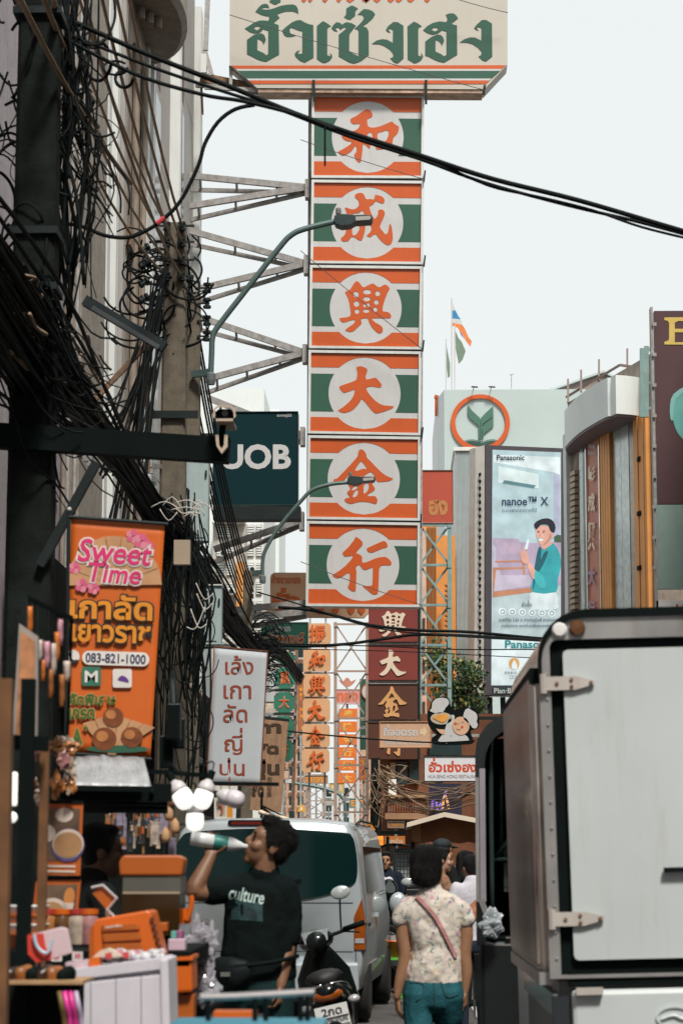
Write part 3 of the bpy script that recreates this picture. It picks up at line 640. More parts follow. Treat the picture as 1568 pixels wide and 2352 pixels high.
# red sign and lattice tower right of the big sign
rs=board("red_sign","orange-red sign with faded gold Thai letters just right of the tall sign","sign",958,1080,1040,1200,58,mat("faded_red",(.46,.075,.04),.5,var=.1,scale=1),d=.25,frame=STEEL,fw=1)
text("ฮง",(984,1148,1028,1184),onY(58),FRONT,mat("faded_gold",(.50,.22,.08),.4),rs,bold=.05)
TEAL=mat("teal_steel",(.22,.34,.33),.6,.1,var=.2,dirt_refl=.3,dirt_refl_c=(.2,.15,.1))
def lattice(name,label,x0,x1,y0,y1,Y,step,m,w=.07,d=1.0,zig=True):
    t=thing(name,P((x0+x1)/2,y1,Y),label,"mast"); t.location.z=P(x0,y1,Y).z; WORG[t.name]=V(t.location)
    for x in (x0,x1): MB().bar(P(x,y0,Y),P(x,y1,Y),w*1.6).build("post",m,t)
    y=y0; k=0
    while y<y1-5:
        e=min(y+step,y1)
        MB().bar(P(x0,y,Y+.05),P(x1,y,Y+.05),w).build("crossbar",m,t)
        MB().bar(P(x0,y,Y+.12),P(x1,e,Y+.12),w*.8).build("brace",m,t); MB().bar(P(x1,y,Y+.2),P(x0,e,Y+.2),w*.8).build("brace",m,t)
        for x in (x0,x1): slab(x-4,y-5,x+4,y+6,Y-.08,.05).build("gusset",m,t)
        y=e; k+=1
    return t
lattice("lattice_mast","pale teal lattice mast behind the maroon hanging panels",963,1032,1206,1985,66.8,92,TEAL)
lattice("lattice_mast","thin brown lattice frame between the gold and maroon hanging panels",770,843,1434,1985,77,108,mat("brown_lattice",(.36,.27,.22),.6),w=.06)
q=MB()
for k in range(9): q.bar(P(1024,1215+k*40,67.5),P(1044,1225+k*40,67.5),.06)
# maroon stack
MAR=mat("maroon_panel",(.20,.035,.026),.5,var=.1,scale=1); MARD=mat("dark_brown_panel",(.085,.028,.015),.5,var=.1,scale=1)
CRM=mat("cream_letter",(.70,.58,.45),.5,var=.1); TANL=mat("tan_letter",(.62,.33,.13),.5,var=.1)
ms=thing("maroon_hanging_sign",P(903,1745,66),"column of maroon panels with cream Chinese characters below the tall sign","sign")
for i,(y0,y1,c,bx,lm,pm) in enumerate(((1395,1474,"興",(870,1404,932,1464),CRM,MAR),(1482,1562,"大",(871,1493,932,1553),CRM,MAR),(1572,1653,"金",(869,1577,934,1648),TANL,MARD),(1660,1744,"行",(872,1672,932,1737),TANL,MARD))):
    pn=slab(846-i*.4,y0,959-i*.4,y1,66,.3).build("panel",pm,ms)
    brush(c,pn,lm,onY(66),FRONT,box=bx,t=.03,lift=.001)
    slab(845-i*.4,y0-1.5,960-i*.4,y0-.1,65.97,.36).build("edge_strip",mat("dark_edge",(.08,.05,.045),.5),pn)
MB().bar(P(961,1395,66.15),P(960,1745,66.15),.10).build("post",DARKST,ms)
for y in (1478,1567,1656): MB().bar(P(846,y,66.1),P(959,y,66.1),.07).build("crossbar",STEEL,ms)
# gold plaques
TAN=mat("tan_plaque",(.62,.36,.19),.5,var=.1,scale=1.2); CHO=mat("raised_orange",(.58,.12,.02),.5,var=.1)
gs=thing("gold_hanging_sign",P(727,1775,75),"column of six tan rounded plaques with raised orange Chinese characters","sign")
for i,(y0,y1,c) in enumerate(((1433,1480,"振"),(1491,1543,"和"),(1549,1601,"興"),(1605.5,1658.6,"大"),(1664,1717,"金"),(1721,1775,"行"))):
    x0,x1=699-i*1.1,760-i*.7
    pn=MB(); flat(pn,rect(x0,y0,x1,y1,8),[],onY(75),FRONT,.15); pn=pn.build("plaque",TAN,gs)
    bx=(x0+11,y0+4,x1-11,y1-4)
    if c in CH:
        brush(c,pn,CRM,onY(75),FRONT,box=(bx[0]+1,bx[1]+1.2,bx[2]+1,bx[3]+1.2),t=.02,lift=.151,name="character_edge"); brush(c,pn,CHO,onY(75),FRONT,box=bx,t=.05,lift=.175)
    else:
        text(c,(bx[0]+1,bx[1]+1,bx[2]+1,bx[3]+1),onY(75),FRONT,CRM,pn,bold=.035,off=.16,name="character_edge"); text(c,bx,onY(75),FRONT,CHO,pn,bold=.03,off=.2,name="character")
for x in (712,748): MB().bar(P(x,1400,75.25),P(x-3,1985,75.25),.06).build("hanger",STEEL,gs)
for y in (1486,1546,1603,1661,1719): MB().bar(P(700,y,75.2),P(772,y,76.4),.05).build("stay",STEEL,gs)
# peach board with gothic letters behind the foot of the tall sign
pb2=thing("peach_board",P(730,1420,55),"peach board with orange letters half hidden behind the foot of the tall sign","sign")
bo=MB(); flat(bo,[(612,1398),(846,1398),(846,1410),(836,1421),(624,1419),(613,1410)],[],onY(55),FRONT,.2); bo=bo.build("board",mat("peach",(.66,.40,.24),.5,var=.08),pb2)
for x in (640,668,696,735,770,806,830): art("letter",[(x-9,1398),(x+9,1398),(x+8,1403),(x,1413),(x-8,1404)],CHO,54.8,bo,t=.02)
bo=MB(); flat(bo,rect(621,1317,712,1396,12),[],onY(55.2),FRONT,.15); bo=bo.build("crest",MATS["peach"],pb2)
text("ห้างขายทอง",(624,1320,690,1341),onY(55.05),FRONT,CHO,bo,bold=.03); text("ฮั่ว",(624,1350,690,1394),onY(55.05),FRONT,CHO,bo,bold=.05)
MB().bar(P(712,1330,55.4),P(735,1330,55.4),.08).build("hanger",STEEL,pb2); MB().bar(P(500,1409,55.5),P(612,1409,55.3),.08).build("hanger",STEEL,pb2)
# green board and green plaques
GP=mat("plaque_green",(.035,.19,.125),.5,var=.08); OW=mat("orange_white_letter",(.62,.20,.09),.5)
gb2=board("green_board","green board with orange Thai gold-shop letters behind the tangled wires","sign",600,1430,707,1490,59,GP,d=.2,frame=SIGNW,fw=1)
text("ห้างทอง",(632,1434,668,1451),onY(59),FRONT,SIGNW,gb2,bold=.03); text("เล่งหงษ์",(603,1450,699,1480),onY(59),FRONT,SIGNW,gb2,bold=.05,off=.004); text("เล่งหงษ์",(604,1451,698,1479),onY(59),FRONT,CHO,gb2,bold=.015,off=.02)
MB().bar(P(480,1440,59.1),P(600,1440,59.1),.07).build("wall_arm",STEEL,gb2); MB().bar(P(480,1482,59.1),P(600,1482,59.1),.07).build("wall_arm",STEEL,gb2)
g2=thing("green_hanging_sign",P(655,1750,63),"column of green plaques with small orange Chinese characters left of the tan plaques","sign")
for i,(y0,y1,c) in enumerate(((1497,1526,"龍"),(1534,1582,"鳳"),(1590,1637,"大"),(1645,1693,"金"),(1698,1750,"行"))):
    x0=633-i*2.0; x1=678-i*1.2; pn=slab(x0,y0,x1,y1,63,.2).build("plaque",GP,g2)
    for cx,cy in ((x0,y0),(x1,y0),(x0,y1),(x1,y1)):
        sx=1 if cx==x0 else -1; sy=1 if cy==y0 else -1
        art("corner_fret",[(cx,cy),(cx+9*sx,cy),(cx+9*sx,cy+3*sy),(cx+4*sx,cy+3*sy),(cx+4*sx,cy+8*sy),(cx,cy+8*sy)],mat("pale_fret",(.55,.42,.42),.5),63,pn,t=.02)
    text(c,(x0+11,y0+9,x1-11,y1-9),onY(63),FRONT,SIGNW,pn,bold=.05,off=.004,name="character_edge"); text(c,(x0+11,y0+9,x1-11,y1-9),onY(63),FRONT,CHO,pn,bold=.015,off=.02,name="character")
for y in (1530,1586,1641,1696): MB().bar(P(600,y,63.1),P(680,y,63.1),.07).build("frame_bar",STEEL,g2)
MB().bar(P(681,1490,63.2),P(672,1860,63.2),.09).build("post",RUST,g2)
# parking sign, restaurant sign, chef cut-out, exchange sign
pk=board("parking_sign","tan parking sign with white Thai letters and an arrow over the maroon panels","sign",873,1659,989,1716,58,mat("parking_tan",(.58,.36,.23),.5,var=.08),d=.2,frame=mat("tan_frame",(.42,.22,.12),.5),fw=2)
text("ที่จอดรถ",(881,1664,959,1691),onY(58),FRONT,SIGNW,pk,bold=.035); text("รายชั่วโมง/รายเดือน",(881,1695,981,1711),onY(58),FRONT,SIGNW,pk,bold=.012)
art("arrow",[(964,1675),(972,1675),(972,1669),(982,1681),(972,1694),(972,1688),(964,1688)],mat("arrow_cream",(.72,.55,.36),.5),58,pk,t=.006)
MB().bar(P(989,1690,58.1),P(1100,1690,58.1),.07).build("wall_arm",STEEL,pk)
hr=board("restaurant_sign","white lightbox restaurant sign with red Thai letters above the food stalls","sign",975,1737,1110,1794,51,mat("lightbox_white",(.74,.74,.78),.4,var=.03),d=.3,frame=DARKST,fw=1.5)
OR2=mat("red_orange_letter",(.66,.07,.012),.45); text("ฮั่วเซ่งฮง",(984,1741,1094,1774),onY(51),FRONT,OR2,hr,bold=.03)
text("HUA SENG HONG RESTAURANT",(983,1780,1104,1788),onY(51),FRONT,mat("grey_letter",(.24,.2,.24),.5),hr,bold=.0)
MB().bar(P(1110,1750,51.1),P(1260,1750,51.1),.09).build("wall_arm",DARKST,hr); MB().bar(P(1110,1785,51.1),P(1260,1785,51.1),.09).build("wall_arm",DARKST,hr)
cz=lambda pts:[(803.8+x*.2014,1378+y*.2014) for x,y in pts]
ch=thing("chef_cutout_sign",P(1040,1702,53),"black-edged cut-out sign of a chef carrying a steaming platter","sign")
art("backing",sm(cz([(880,1290),(905,1240),(920,1180),(950,1130),(1020,1108),(1100,1110),(1135,1150),(1145,1210),(1200,1260),(1260,1240),(1300,1215),(1350,1230),(1410,1240),(1455,1290),(1470,1370),(1465,1450),(1420,1480),(1370,1500),(1400,1590),(1400,1640),(1300,1655),(1050,1660),(940,1640),(930,1580),(980,1540),(940,1500),(890,1420)]),2),BLACK,53,ch,t=.06)
art("steam",sm(cz([(905,1270),(930,1240),(935,1180),(980,1130),(1060,1120),(1115,1140),(1125,1190),(1090,1230),(1060,1280),(1000,1300)]),2),SIGNW,53,ch,t=.01,lift=.062)
art("platter",circ(*cz([(1040,1355)])[0],25,14),mat("platter",(.45,.40,.30),.5),53,ch,t=.01,lift=.062)
art("food",sm(cz([(940,1345),(1000,1315),(1090,1310),(1115,1340),(1080,1390),(1040,1400),(980,1370)]),2),mat("food_orange",(.74,.33,.06),.5),53,ch,t=.01,lift=.073)
art("hand",sm(cz([(980,1470),(1010,1480),(1060,1480),(1080,1500),(1070,1540),(1020,1520)]),2),mat("cartoon_skin",(.66,.40,.26),.5),53,ch,t=.01,lift=.073)
art("jacket",sm(cz([(1000,1610),(1060,1530),(1100,1420),(1150,1320),(1190,1330),(1185,1440),(1220,1520),(1300,1540),(1340,1570),(1345,1620),(1200,1615),(1100,1640)]),2),SIGNW,53,ch,t=.01,lift=.062)
art("face",circ(*cz([(1262,1440)])[0],19.5,21),MATS["cartoon_skin"],53,ch,t=.01,lift=.075)
for cx,cy in ((1275,1455),(1197,1415)): art("cheek",circ(*cz([(cx,cy)])[0],3,3,12),ORANGE,53,ch,t=.004,lift=.086)
art("hat",sm(cz([(1300,1370),(1290,1320),(1310,1260),(1350,1240),(1380,1262),(1430,1290),(1450,1340),(1440,1390),(1455,1430),(1430,1470),(1390,1460),(1370,1430)]),2),SIGNW,53,ch,t=.01,lift=.075)
for a in ([(1215,1420),(1240,1412),(1240,1416),(1215,1424)],[(1270,1400),(1292,1395),(1292,1399),(1270,1404)],[(1205,1470),(1240,1485),(1262,1475),(1240,1492)],[(1145,1545),(1155,1555),(1145,1562)]): art("line",cz(a),BLACK,53,ch,t=.004,lift=.087)
MB().bar(P(1095,1650,53.05),P(1240,1650,53.05),.07).build("wall_arm",DARKST,ch)
ex=board("exchange_sign","narrow dark green money exchange sign with an orange ring left of the maroon panels","sign",826,1560,848,1722,79,mat("deep_green",(.03,.10,.07),.5),d=.25)
art("ring",circ(846,1590,17,19),ORANGE,79,ex,t=.05); art("disc",circ(846,1590,14.5,16.5),SIGNW,79,ex,t=.03,lift=.055)
for s_,y in (("ATM",1649),("EXC",1668),("WU",1689)): text(s_,(829,y,845,y+7),onY(79),FRONT,SIGNW,ex,bold=.02)
MB().bar(P(848,1700,79.1),P(870,1700,79.1),.1).build("arm",DARKST,ex)
og=thing("orange_hanging_sign",P(800,1800,100),"distant column of small orange plaques with yellow characters","sign")
for i,c in enumerate("泰隆金行興大"):
    y=1628+i*29.5; pn=slab(779-i*.8,y,820-i*.6,y+24,100,.3).build("plaque",mat("bright_orange",(.64,.15,.02),.5),og)
    text(c,(789-i*.8,y+3,811-i*.6,y+21),onY(100),FRONT,mat("amber_letter",(.72,.38,.08),.5),pn,bold=.03,name="character")
MB().bar(P(776,1620,100.3),P(772,1985,100.3),.15).build("post",SIGNW,og); MB().bar(P(824,1620,100.3),P(820,1985,100.3),.15).build("post",SIGNW,og)
pk2=board("pink_sign","distant pink board with orange Thai letters near the street end","sign",769,1584,827,1616,108,mat("pink_board",(.55,.24,.24),.5),d=.3,frame=SIGNW,fw=1)
text("ทอง",(774,1592,822,1612),onY(108),FRONT,CHO,pk2,bold=.04)
MB().bar(P(797,1617,108.2),P(797,1640,108.2),.1).build("post",STEEL,pk2)
art("winged_crest",sm([(777,1562),(788,1566),(792,1560),(797,1557),(802,1560),(806,1566),(818,1561),(808,1574),(797,1579),(787,1574)],2),mat("crest_red",(.5,.2,.14),.5),108,pk2,t=.1)
# ---- advertising screen
so=P(1115,1300,71.4); se=P(1305,1300,72.6); sdir=(V((se.x,se.y,0))-V((so.x,so.y,0))).normalized(); SN=V((sdir.y,-sdir.x,0)); SN=-SN if SN.y>0 else SN
sfn=lambda u,v: pick(u,v,so,SN)
ls=thing("advertising_screen",sfn(1210,1600),"tall lit advertising screen showing a smiling man in a teal shirt","screen")
def sq(name,pts,m,t=.01,lift=0,holes=(),parent=None): return art(name,pts,m,0,parent or ls,holes=holes,t=t,lift=lift,fn=sfn,n=SN)
MB().prism([sfn(1115,1022),sfn(1305,1030),sfn(1305,1600),sfn(1113,1596)],-SN*.75).build("housing",mat("screen_case",(.055,.045,.055),.5),ls)
MB().prism([sfn(1102,1024)-SN*.3,sfn(1114.5,1022)-SN*.05,sfn(1112.5,1592)-SN*.05,sfn(1099,1592)-SN*.3],-SN*.4).build("side_casing",mat("case_side",(.50,.47,.43),.5),ls)
for k in range(30): MB().prism([sfn(1103,1085+k*16)-SN*.12,sfn(1108,1084+k*16)-SN*.12,sfn(1108,1092+k*16)-SN*.12,sfn(1103,1094+k*16)-SN*.12],SN*.02).build("side_vent",BLACK,ls)
def scr(name,c,e=.62): return mat("screen_"+name,(c[0]*.5,c[1]*.5,c[2]*.5),.4,var=.2,scale=2.2,emit=e)
sc1=sq("picture",[(1130,1033),(1287,1039),(1287,1575),(1127,1575)],scr("pale",(.42,.56,.60)),.01,.01)
def sp_(name,pts,m,lift): return sq(name,pts,m,.003,lift,parent=sc1)
sp_("wall_patch",[(1133,1045),(1284,1050),(1284,1090),(1270,1085),(1133,1062)],scr("white",(.66,.76,.78)),.021)
sp_("corner_line",[(1270,1085),(1284,1092),(1284,1250),(1270,1250)],scr("lilac",(.40,.42,.55)),.021)
sp_("white_lower",[(1128,1470),(1286,1470),(1286,1574),(1128,1574)],scr("white",(.66,.76,.78)),.021)
sp_("floor",[(1129,1350),(1286,1350),(1286,1470),(1128,1470)],scr("floor",(.44,.54,.56)),.021)
az=lambda pts:[(1090.9+x*.1953,1177+y*.1953) for x,y in pts]
sp_("air_conditioner",[(1143,1071),(1235,1089),(1236,1122),(1143,1109)],scr("ac",(.62,.74,.74)),.026); sp_("vent_slot",[(1157,1103),(1229,1115),(1224,1122),(1152,1110)],scr("acdark",(.10,.22,.24)),.03)
for fi_,(pts,m) in enumerate((([(200,300),(500,310),(520,350),(700,360),(1000,340),(1000,860),(660,860),(640,900),(200,950)],scr("sofa",(.42,.34,.46))),([(200,380),(240,420),(240,560),(300,740),(640,740),(660,860),(210,930)],scr("sofa2",(.52,.47,.58))),([(330,350),(520,360),(540,480),(340,500)],scr("cushion",(.46,.36,.46))),([(200,650),(590,645),(590,665),(200,680)],scr("wood",(.50,.22,.12))),([(200,680),(240,680),(215,930),(200,930)],scr("wood",(.5,.22,.12))),([(200,935),(660,885),(660,940),(200,1000)],scr("wood",(.5,.22,.12))),([(230,570),(540,565),(540,585),(230,592)],scr("wood",(.5,.22,.12))),([(545,590),(575,590),(580,730),(555,730)],scr("wood",(.5,.22,.12))),([(920,290),(960,262),(1000,270),(1000,355),(925,350)],scr("plant",(.05,.10,.05))))):
    sp_("furniture",az(pts),m,.0245+.001*fi_)
SK=scr("skin",(.66,.36,.28))
sp_("trousers",az(sm([(660,940),(940,940),(960,1060),(950,1140),(650,1140),(640,1010)],2)),scr("white",(.66,.76,.78)),.034)
sp_("shirt",az(sm([(740,410),(800,450),(890,370),(940,400),(990,500),(1000,640),(960,800),(940,940),(665,940),(665,800),(690,640)],2)),scr("teal",(.03,.34,.38)),.04)
sp_("shirt_shade",az(sm([(740,410),(770,440),(760,560),(800,480),(850,460),(790,620),(740,700),(700,800),(670,920),(690,640)],2)),scr("tealdark",(.008,.10,.13)),.044)
sp_("arm",az(sm([(600,590),(640,600),(700,690),(690,780),(660,770),(620,680)],2)),SK,.048)
sp_("sleeve",az(sm([(690,700),(720,690),(790,760),(820,850),(800,895),(740,880),(690,800)],2)),scr("teal2",(.05,.42,.44)),.05)
sp_("hand",az(sm([(520,480),(550,450),(570,400),(585,450),(610,500),(620,580),(580,610),(530,560)],2)),SK,.052)
sp_("remote",az([(600,320),(628,320),(600,440),(570,430)]),scr("white",(.66,.76,.78)),.056)
sp_("neck",az([(770,350),(880,330),(890,380),(800,440),(765,400)]),SK,.045)
sp_("face",az(sm([(705,190),(740,160),(850,170),(880,230),(880,300),(840,350),(790,385),(750,375),(720,300),(705,240)],2)),SK,.05)
sp_("ear",circ(*az([(890,265)])[0],4.5,7.5,14),SK,.052)
sp_("hair",az(sm([(680,150),(710,110),(770,80),(850,72),(910,110),(935,180),(915,240),(880,230),(860,190),(840,150),(760,150),(710,205)],2)),scr("hair",(.012,.012,.03),.3),.054)
for pts in ([(718,222),(745,218),(745,226),(718,230)],[(780,218),(812,214),(812,223),(780,226)]): sp_("eyebrow",az(pts),MATS["screen_hair"],.055)
for cx_ in (733,793): sp_("eye",circ(*az([(cx_,238)])[0],2.2,.9,10),MATS["screen_hair"],.056)
sp_("nose",az([(752,235),(760,278),(745,285),(742,278)]),scr("skinshade",(.50,.24,.18)),.055)
sp_("jaw_shade",az(sm([(880,240),(885,300),(845,352),(792,386),(800,366),(840,320),(862,270)],2)),MATS["screen_skinshade"],.0545)
sp_("smile",az([(728,312),(795,310),(780,335),(745,338)]),scr("white",(.66,.76,.78)),.055)
sp_("mouth_line",az([(728,308),(795,306),(795,311),(728,313)]),scr("acdark",(.1,.22,.24)),.056)
DKT=scr("inkblue",(.01,.045,.11),.3)
text("Panasonic",(1138,1045,1202,1058),sfn,SN,scr("ink",(.01,.015,.04),.2),sc1,bold=.025,off=.06); text("nanoe™ X",(1150,1141,1257,1162),sfn,SN,DKT,sc1,bold=.02,off=.06)
text("ระบบฟอกอากาศที่ดี",(1150,1164,1230,1177),sfn,SN,DKT,sc1,off=.06); text("ยับยั้ง",(1196,1380,1219,1394),sfn,SN,DKT,sc1,bold=.01,off=.06)
text("แบคทีเรีย ไวรัส รา สารก่อภูมิแพ้ ละอองเกสร",(1143,1419,1280,1431),sfn,SN,DKT,sc1,bold=.012,off=.06); text("สารอันตราย และกลิ่นไม่พึงประสงค์ต่างๆ",(1149,1431,1272,1443),sfn,SN,DKT,sc1,bold=.012,off=.06)
text("Panasonic",(1157,1471,1270,1490),sfn,SN,scr("tealink",(.01,.24,.27),.4),sc1,bold=.025,off=.06)
text("PARIS 2024",(1157,1543,1212,1549),sfn,SN,DKT,sc1,off=.06)
sp_("flame_disc",circ(1179,1525,12,13.5),scr("flame",(.62,.34,.10)),.04); sp_("flame",sm([(1179,1516),(1185,1528),(1184,1537),(1174,1537),(1173,1528)],2),scr("white",(.66,.76,.78)),.045)
for i in range(3): sq("ring",circ(1172+i*7,1556,4,4,20),DKT,.003,.045,holes=[circ(1172+i*7,1556,3.2,3.2,20)],parent=sc1)
for i in range(6):
    c_=az([(313+i*116,1168+i*4)])[0]; sp_("icon_disc",circ(c_[0],c_[1],8.7,8.7,24),scr("white",(.66,.76,.78)),.03+.001*i)
    sq("icon",circ(c_[0],c_[1],5,5,12),DKT,.003,.045,holes=[circ(c_[0],c_[1],4,4,12)],parent=sc1)
pl_=sq("maker_plate",rect(1130,1579,1176,1595,3),mat("plate_dark",(.01,.04,.04),.4),.02,.01); text("Plan·B",(1133,1581,1172,1593),sfn,SN,SIGNW,pl_,bold=.015,off=.035)
for px in (1135,1165): MB().bar(sfn(px,1600)-SN*.3,V((sfn(px,1600).x,72.2,.13)),.15).build("leg",DARKST,ls)
MB().bar(sfn(1305,1062)-SN*.3,sfn(1326,1066)-SN*.4,.25).build("side_arm",DARKST,ls); MB().bar(sfn(1305,1312)-SN*.3,sfn(1326,1314)-SN*.4,.25).build("side_arm",DARKST,ls)
# ---- brown billboard at the right edge
bb=thing("brown_billboard",P(1540,1350,46),"brown billboard with a yellow serif letter at the right edge","billboard")
slab(1506,713,1720,1157,46,.2).build("upper_panel",mat("brown_board",(.085,.038,.042),.5,var=.12,scale=1.2),bb)
slab(1507,1159,1720,1352,45.98,.2).build("lower_panel",mat("sage_board",(.27,.38,.34),.6,var=.1),bb)
slab(1507,1380,1720,1425,45.9,.25).build("white_sign",WHITE,bb); text("UFM",(1552,1388,1610,1402),onY(45.9),FRONT,ORANGE,bb,bold=.03)
slab(1500,704,1505.5,1430,45.9,.25).build("side_post",STEEL,bb)
yl=mat("yellow_letter",(.66,.48,.12),.5); e0=[(1525,729),(1600,728),(1600,745),(1592,738),(1557,737),(1549,741),(1549,755),(1580,755),(1580,763),(1549,763),(1549,786),(1600,786),(1600,792),(1525,791),(1525,785),(1534,782),(1536,778),(1536,742),(1533,737),(1525,735)]
art("letter",e0,yl,46,bb,t=.01)
tq=mat("aqua_print",(.17,.50,.46),.5,var=.1)
art("print",sm([(1541,948),(1540,925),(1548,905),(1568,895),(1620,890),(1640,950),(1620,1010),(1580,1015),(1556,995),(1546,968)],2),tq,46,bb,t=.006); art("print",sm([(1539,962),(1538,930),(1546,905),(1572,888),(1574,896),(1552,918),(1546,945),(1545,965)],2),mat("aqua_print_pale",(.25,.56,.52),.5),46,bb,t=.006,lift=.007)
for k in range(9): slab(1498,740+k*70,1507,748+k*70,45.85,.04).build("clip",STEEL,bb)
posts.build("support_frame",TEAL,bb)
# ---- banners of the chestnut stalls
bY=14.0
bn=thing("sweet_banner",P(250,1745,bY),"orange chestnut stall banner with pink lettering and a phone number","banner")
def wav(u,v): return P(u,v,bY)
mbq=MB(); n1,n2=14,20
for j in range(n2+1):
    for i in range(n1+1):
        s_,t_=i/n1,j/n2; x=163+(378-163)*s_+(150-163)*t_*(1-s_)+(345-378)*t_*s_; y=1187+16*s_+(1728-1187)*t_*(1-s_)+(1740-1203)*t_*s_; mbq.v.append(wav(x,y)+V((0,.015,0)))
for j in range(n2):
    for i in range(n1): a=j*(n1+1)+i; mbq.f.append([a,a+1,a+n1+2,a+n1+1])
ORB=mat("banner_orange",(.62,.125,.012),.55,var=.1,scale=2)
cl=mbq.build("cloth",ORB,bn,smooth=True); sm_=cl.modifiers.new("solid",'SOLIDIFY'); sm_.thickness=.004
MB().tube([P(158,1172,bY),P(150,1985,bY)+V((0,0,-1.0))],.012,8).build("pole",DARKST,bn); MB().ball(P(159,1170,bY),.014).build("finial",CABLEG,bn)
MB().tube([P(158,1187,bY-.005),P(386,1204,bY-.005)],.010,8).build("top_rod",DARKST,bn); MB().tube([P(148,1730,bY-.005),P(348,1744,bY-.005)],.010,8).build("bottom_rod",DARKST,bn)
def bp(name,pts,m,l): return art(name,pts,m,0,cl,t=.0015,lift=l,fn=wav,n=FRONT)
TANP=mat("print_tan",(.55,.30,.15),.55,var=.2,scale=6); PINK=mat("print_pink",(.68,.03,.16),.5); PKL=mat("print_pale_pink",(.72,.25,.33),.5); WPR=mat("print_white",(.75,.72,.68),.5); YPR=mat("print_amber",(.74,.27,.02),.5); DPR=mat("print_dark",(.012,.022,.018),.5); GPR=mat("print_green",(.05,.15,.02),.5)
for k in range(9):
    a0=R(180+k*20); a1=R(180+k*20+19); bp("fan_leaf",[(262,1345),(262+110*math.cos(a0),1345+115*math.sin(a0)),(262+110*math.cos(a1),1345+115*math.sin(a1))],TANP,.002)
for cx,cy,r in ((305,1232,15),(325,1243,17),(345,1255,10),(172,1305,13),(188,1345,15),(215,1352,13),(342,1292,8)):
    for k in range(5): bp("petal",circ(cx+r*.6*math.cos(R(72*k)),cy+r*.6*math.sin(R(72*k)),r*.5,r*.5,10),PKL if k%2 else mat("print_rose",(.68,.12,.24),.5),.004+.0004*k)
for s_,bx in (("Sweet",(178,1238,354,1300)),("Time",(196,1291,330,1344))):
    text(s_,bx,wav,FRONT,WPR,cl,bold=.06,off=.008,shear=.15,rot=R(4)); b2=(bx[0]+4,bx[1]+4,bx[2]-4,bx[3]-4); text(s_,b2,wav,FRONT,PINK,cl,bold=.018,off=.011,shear=.15,rot=R(4))
for s_,bx in (("เกาลัด",(157,1362,355,1428)),("เยาวราช",(160,1432,350,1481))):
    text(s_,bx,wav,FRONT,DPR,cl,bold=.07,off=.008,rot=R(2)); text(s_,(bx[0]+4,bx[1]+4,bx[2]-4,bx[3]-4),wav,FRONT,YPR,cl,bold=.03,off=.011,rot=R(2))
bp("phone_pill",[(x,y+(x-265)*.03) for x,y in rect(189,1497,343,1529,15,5)],WPR,.004); text("083-821-1000",(197,1502,335,1524),wav,FRONT,mat("print_navy",(.02,.03,.09),.5),cl,bold=.02,off=.008,rot=R(2))
bp("phone_disc",circ(168,1508,15,15,24),WPR,.004); bp("phone_mark",sm([(157,1500),(163,1498),(166,1506),(164,1511),(171,1517),(177,1515),(180,1520),(174,1524),(163,1519)],2),DPR,.006)
bp("green_tile",rect(188,1532,232,1576,5,3),mat("print_teal",(.035,.17,.11),.5),.004); text("M",(195,1541,225,1568),wav,FRONT,WPR,cl,bold=.02,off=.008)
bp("white_tile",rect(259,1537,303,1580,5,3),WPR,.004); bp("tile_motif",sm([(270,1562),(280,1552),(292,1558),(296,1568),(284,1566)],2),mat("print_violet",(.12,.04,.25),.5),.006)
for s_,bx in (("คัดพิเศษ",(156,1590,268,1622)),("เกรด",(157,1626,220,1654)),("A",(163,1672,192,1712)),("+",(190,1664,204,1680))):
    text(s_,bx,wav,FRONT,mat("print_outline",(.55,.28,.12),.5),cl,bold=.08,off=.008); text(s_,(bx[0]+2,bx[1]+2,bx[2]-2,bx[3]-2),wav,FRONT,GPR,cl,bold=.03,off=.011)
for k in range(6): bp("lower_fan",[(255,1740),(190+k*28,1640+abs(k-2.5)*9),(216+k*28,1640+abs(k-1.5)*9)],TANP,.002)
bp("leaf",sm([(195,1722),(240,1712),(330,1716),(335,1726),(260,1730)],2),mat("print_leaf",(.03,.12,.07),.5),.004)
for cx,cy,r in ((260,1648,24),(240,1698,28),(303,1694,25)):
    bp("chestnut",circ(cx,cy,r,r*.95,24),mat("print_chestnut",(.22,.065,.02),.45,var=.4,scale=14),.006); bp("chestnut_shine",circ(cx-5,cy-6,r*.5,r*.45,16),mat("print_chestnut_lit",(.48,.19,.06),.45,var=.3,scale=14),.009)
wb=thing("white_banner",P(540,1806,33),"white vertical cloth banner with red-brown Thai letters","banner")
wq=[(492,1485),(615,1496),(598,1806),(474,1803)]
WBM=mat("banner_white",(.52,.56,.59),.7,var=.08,scale=1.5)
mbq=MB(); n1,n2=10,16
wfn=lambda u,v:P(u,v,33)
for j in range(n2+1):
    for i in range(n1+1):
        s_,t_=i/n1,j/n2; x=(wq[0][0]*(1-s_)+wq[1][0]*s_)*(1-t_)+(wq[3][0]*(1-s_)+wq[2][0]*s_)*t_; y=(wq[0][1]*(1-s_)+wq[1][1]*s_)*(1-t_)+(wq[3][1]*(1-s_)+wq[2][1]*s_)*t_; mbq.v.append(wfn(x,y)+V((0,.010+.006*math.sin(t_*9+s_*7)*t_,0)))
for j in range(n2):
    for i in range(n1): a=j*(n1+1)+i; mbq.f.append([a,a+1,a+n1+2,a+n1+1])
wc=mbq.build("cloth",WBM,wb,smooth=True); wc.modifiers.new("solid",'SOLIDIFY').thickness=.006
for a,b in ((0,1),(1,2),(2,3),(3,0)): MB().bar(P(*wq[a],33.0),P(*wq[b],33.0),.014).build("frame_rod",mat("frame_brown",(.20,.06,.03),.6),wb)
MB().bar(P(300,1500,33.1),P(492,1487,33.05),.03).build("hanger",DARKST,wb); MB().bar(P(300,1790,33.1),P(474,1800,33.05),.03).build("hanger",DARKST,wb)
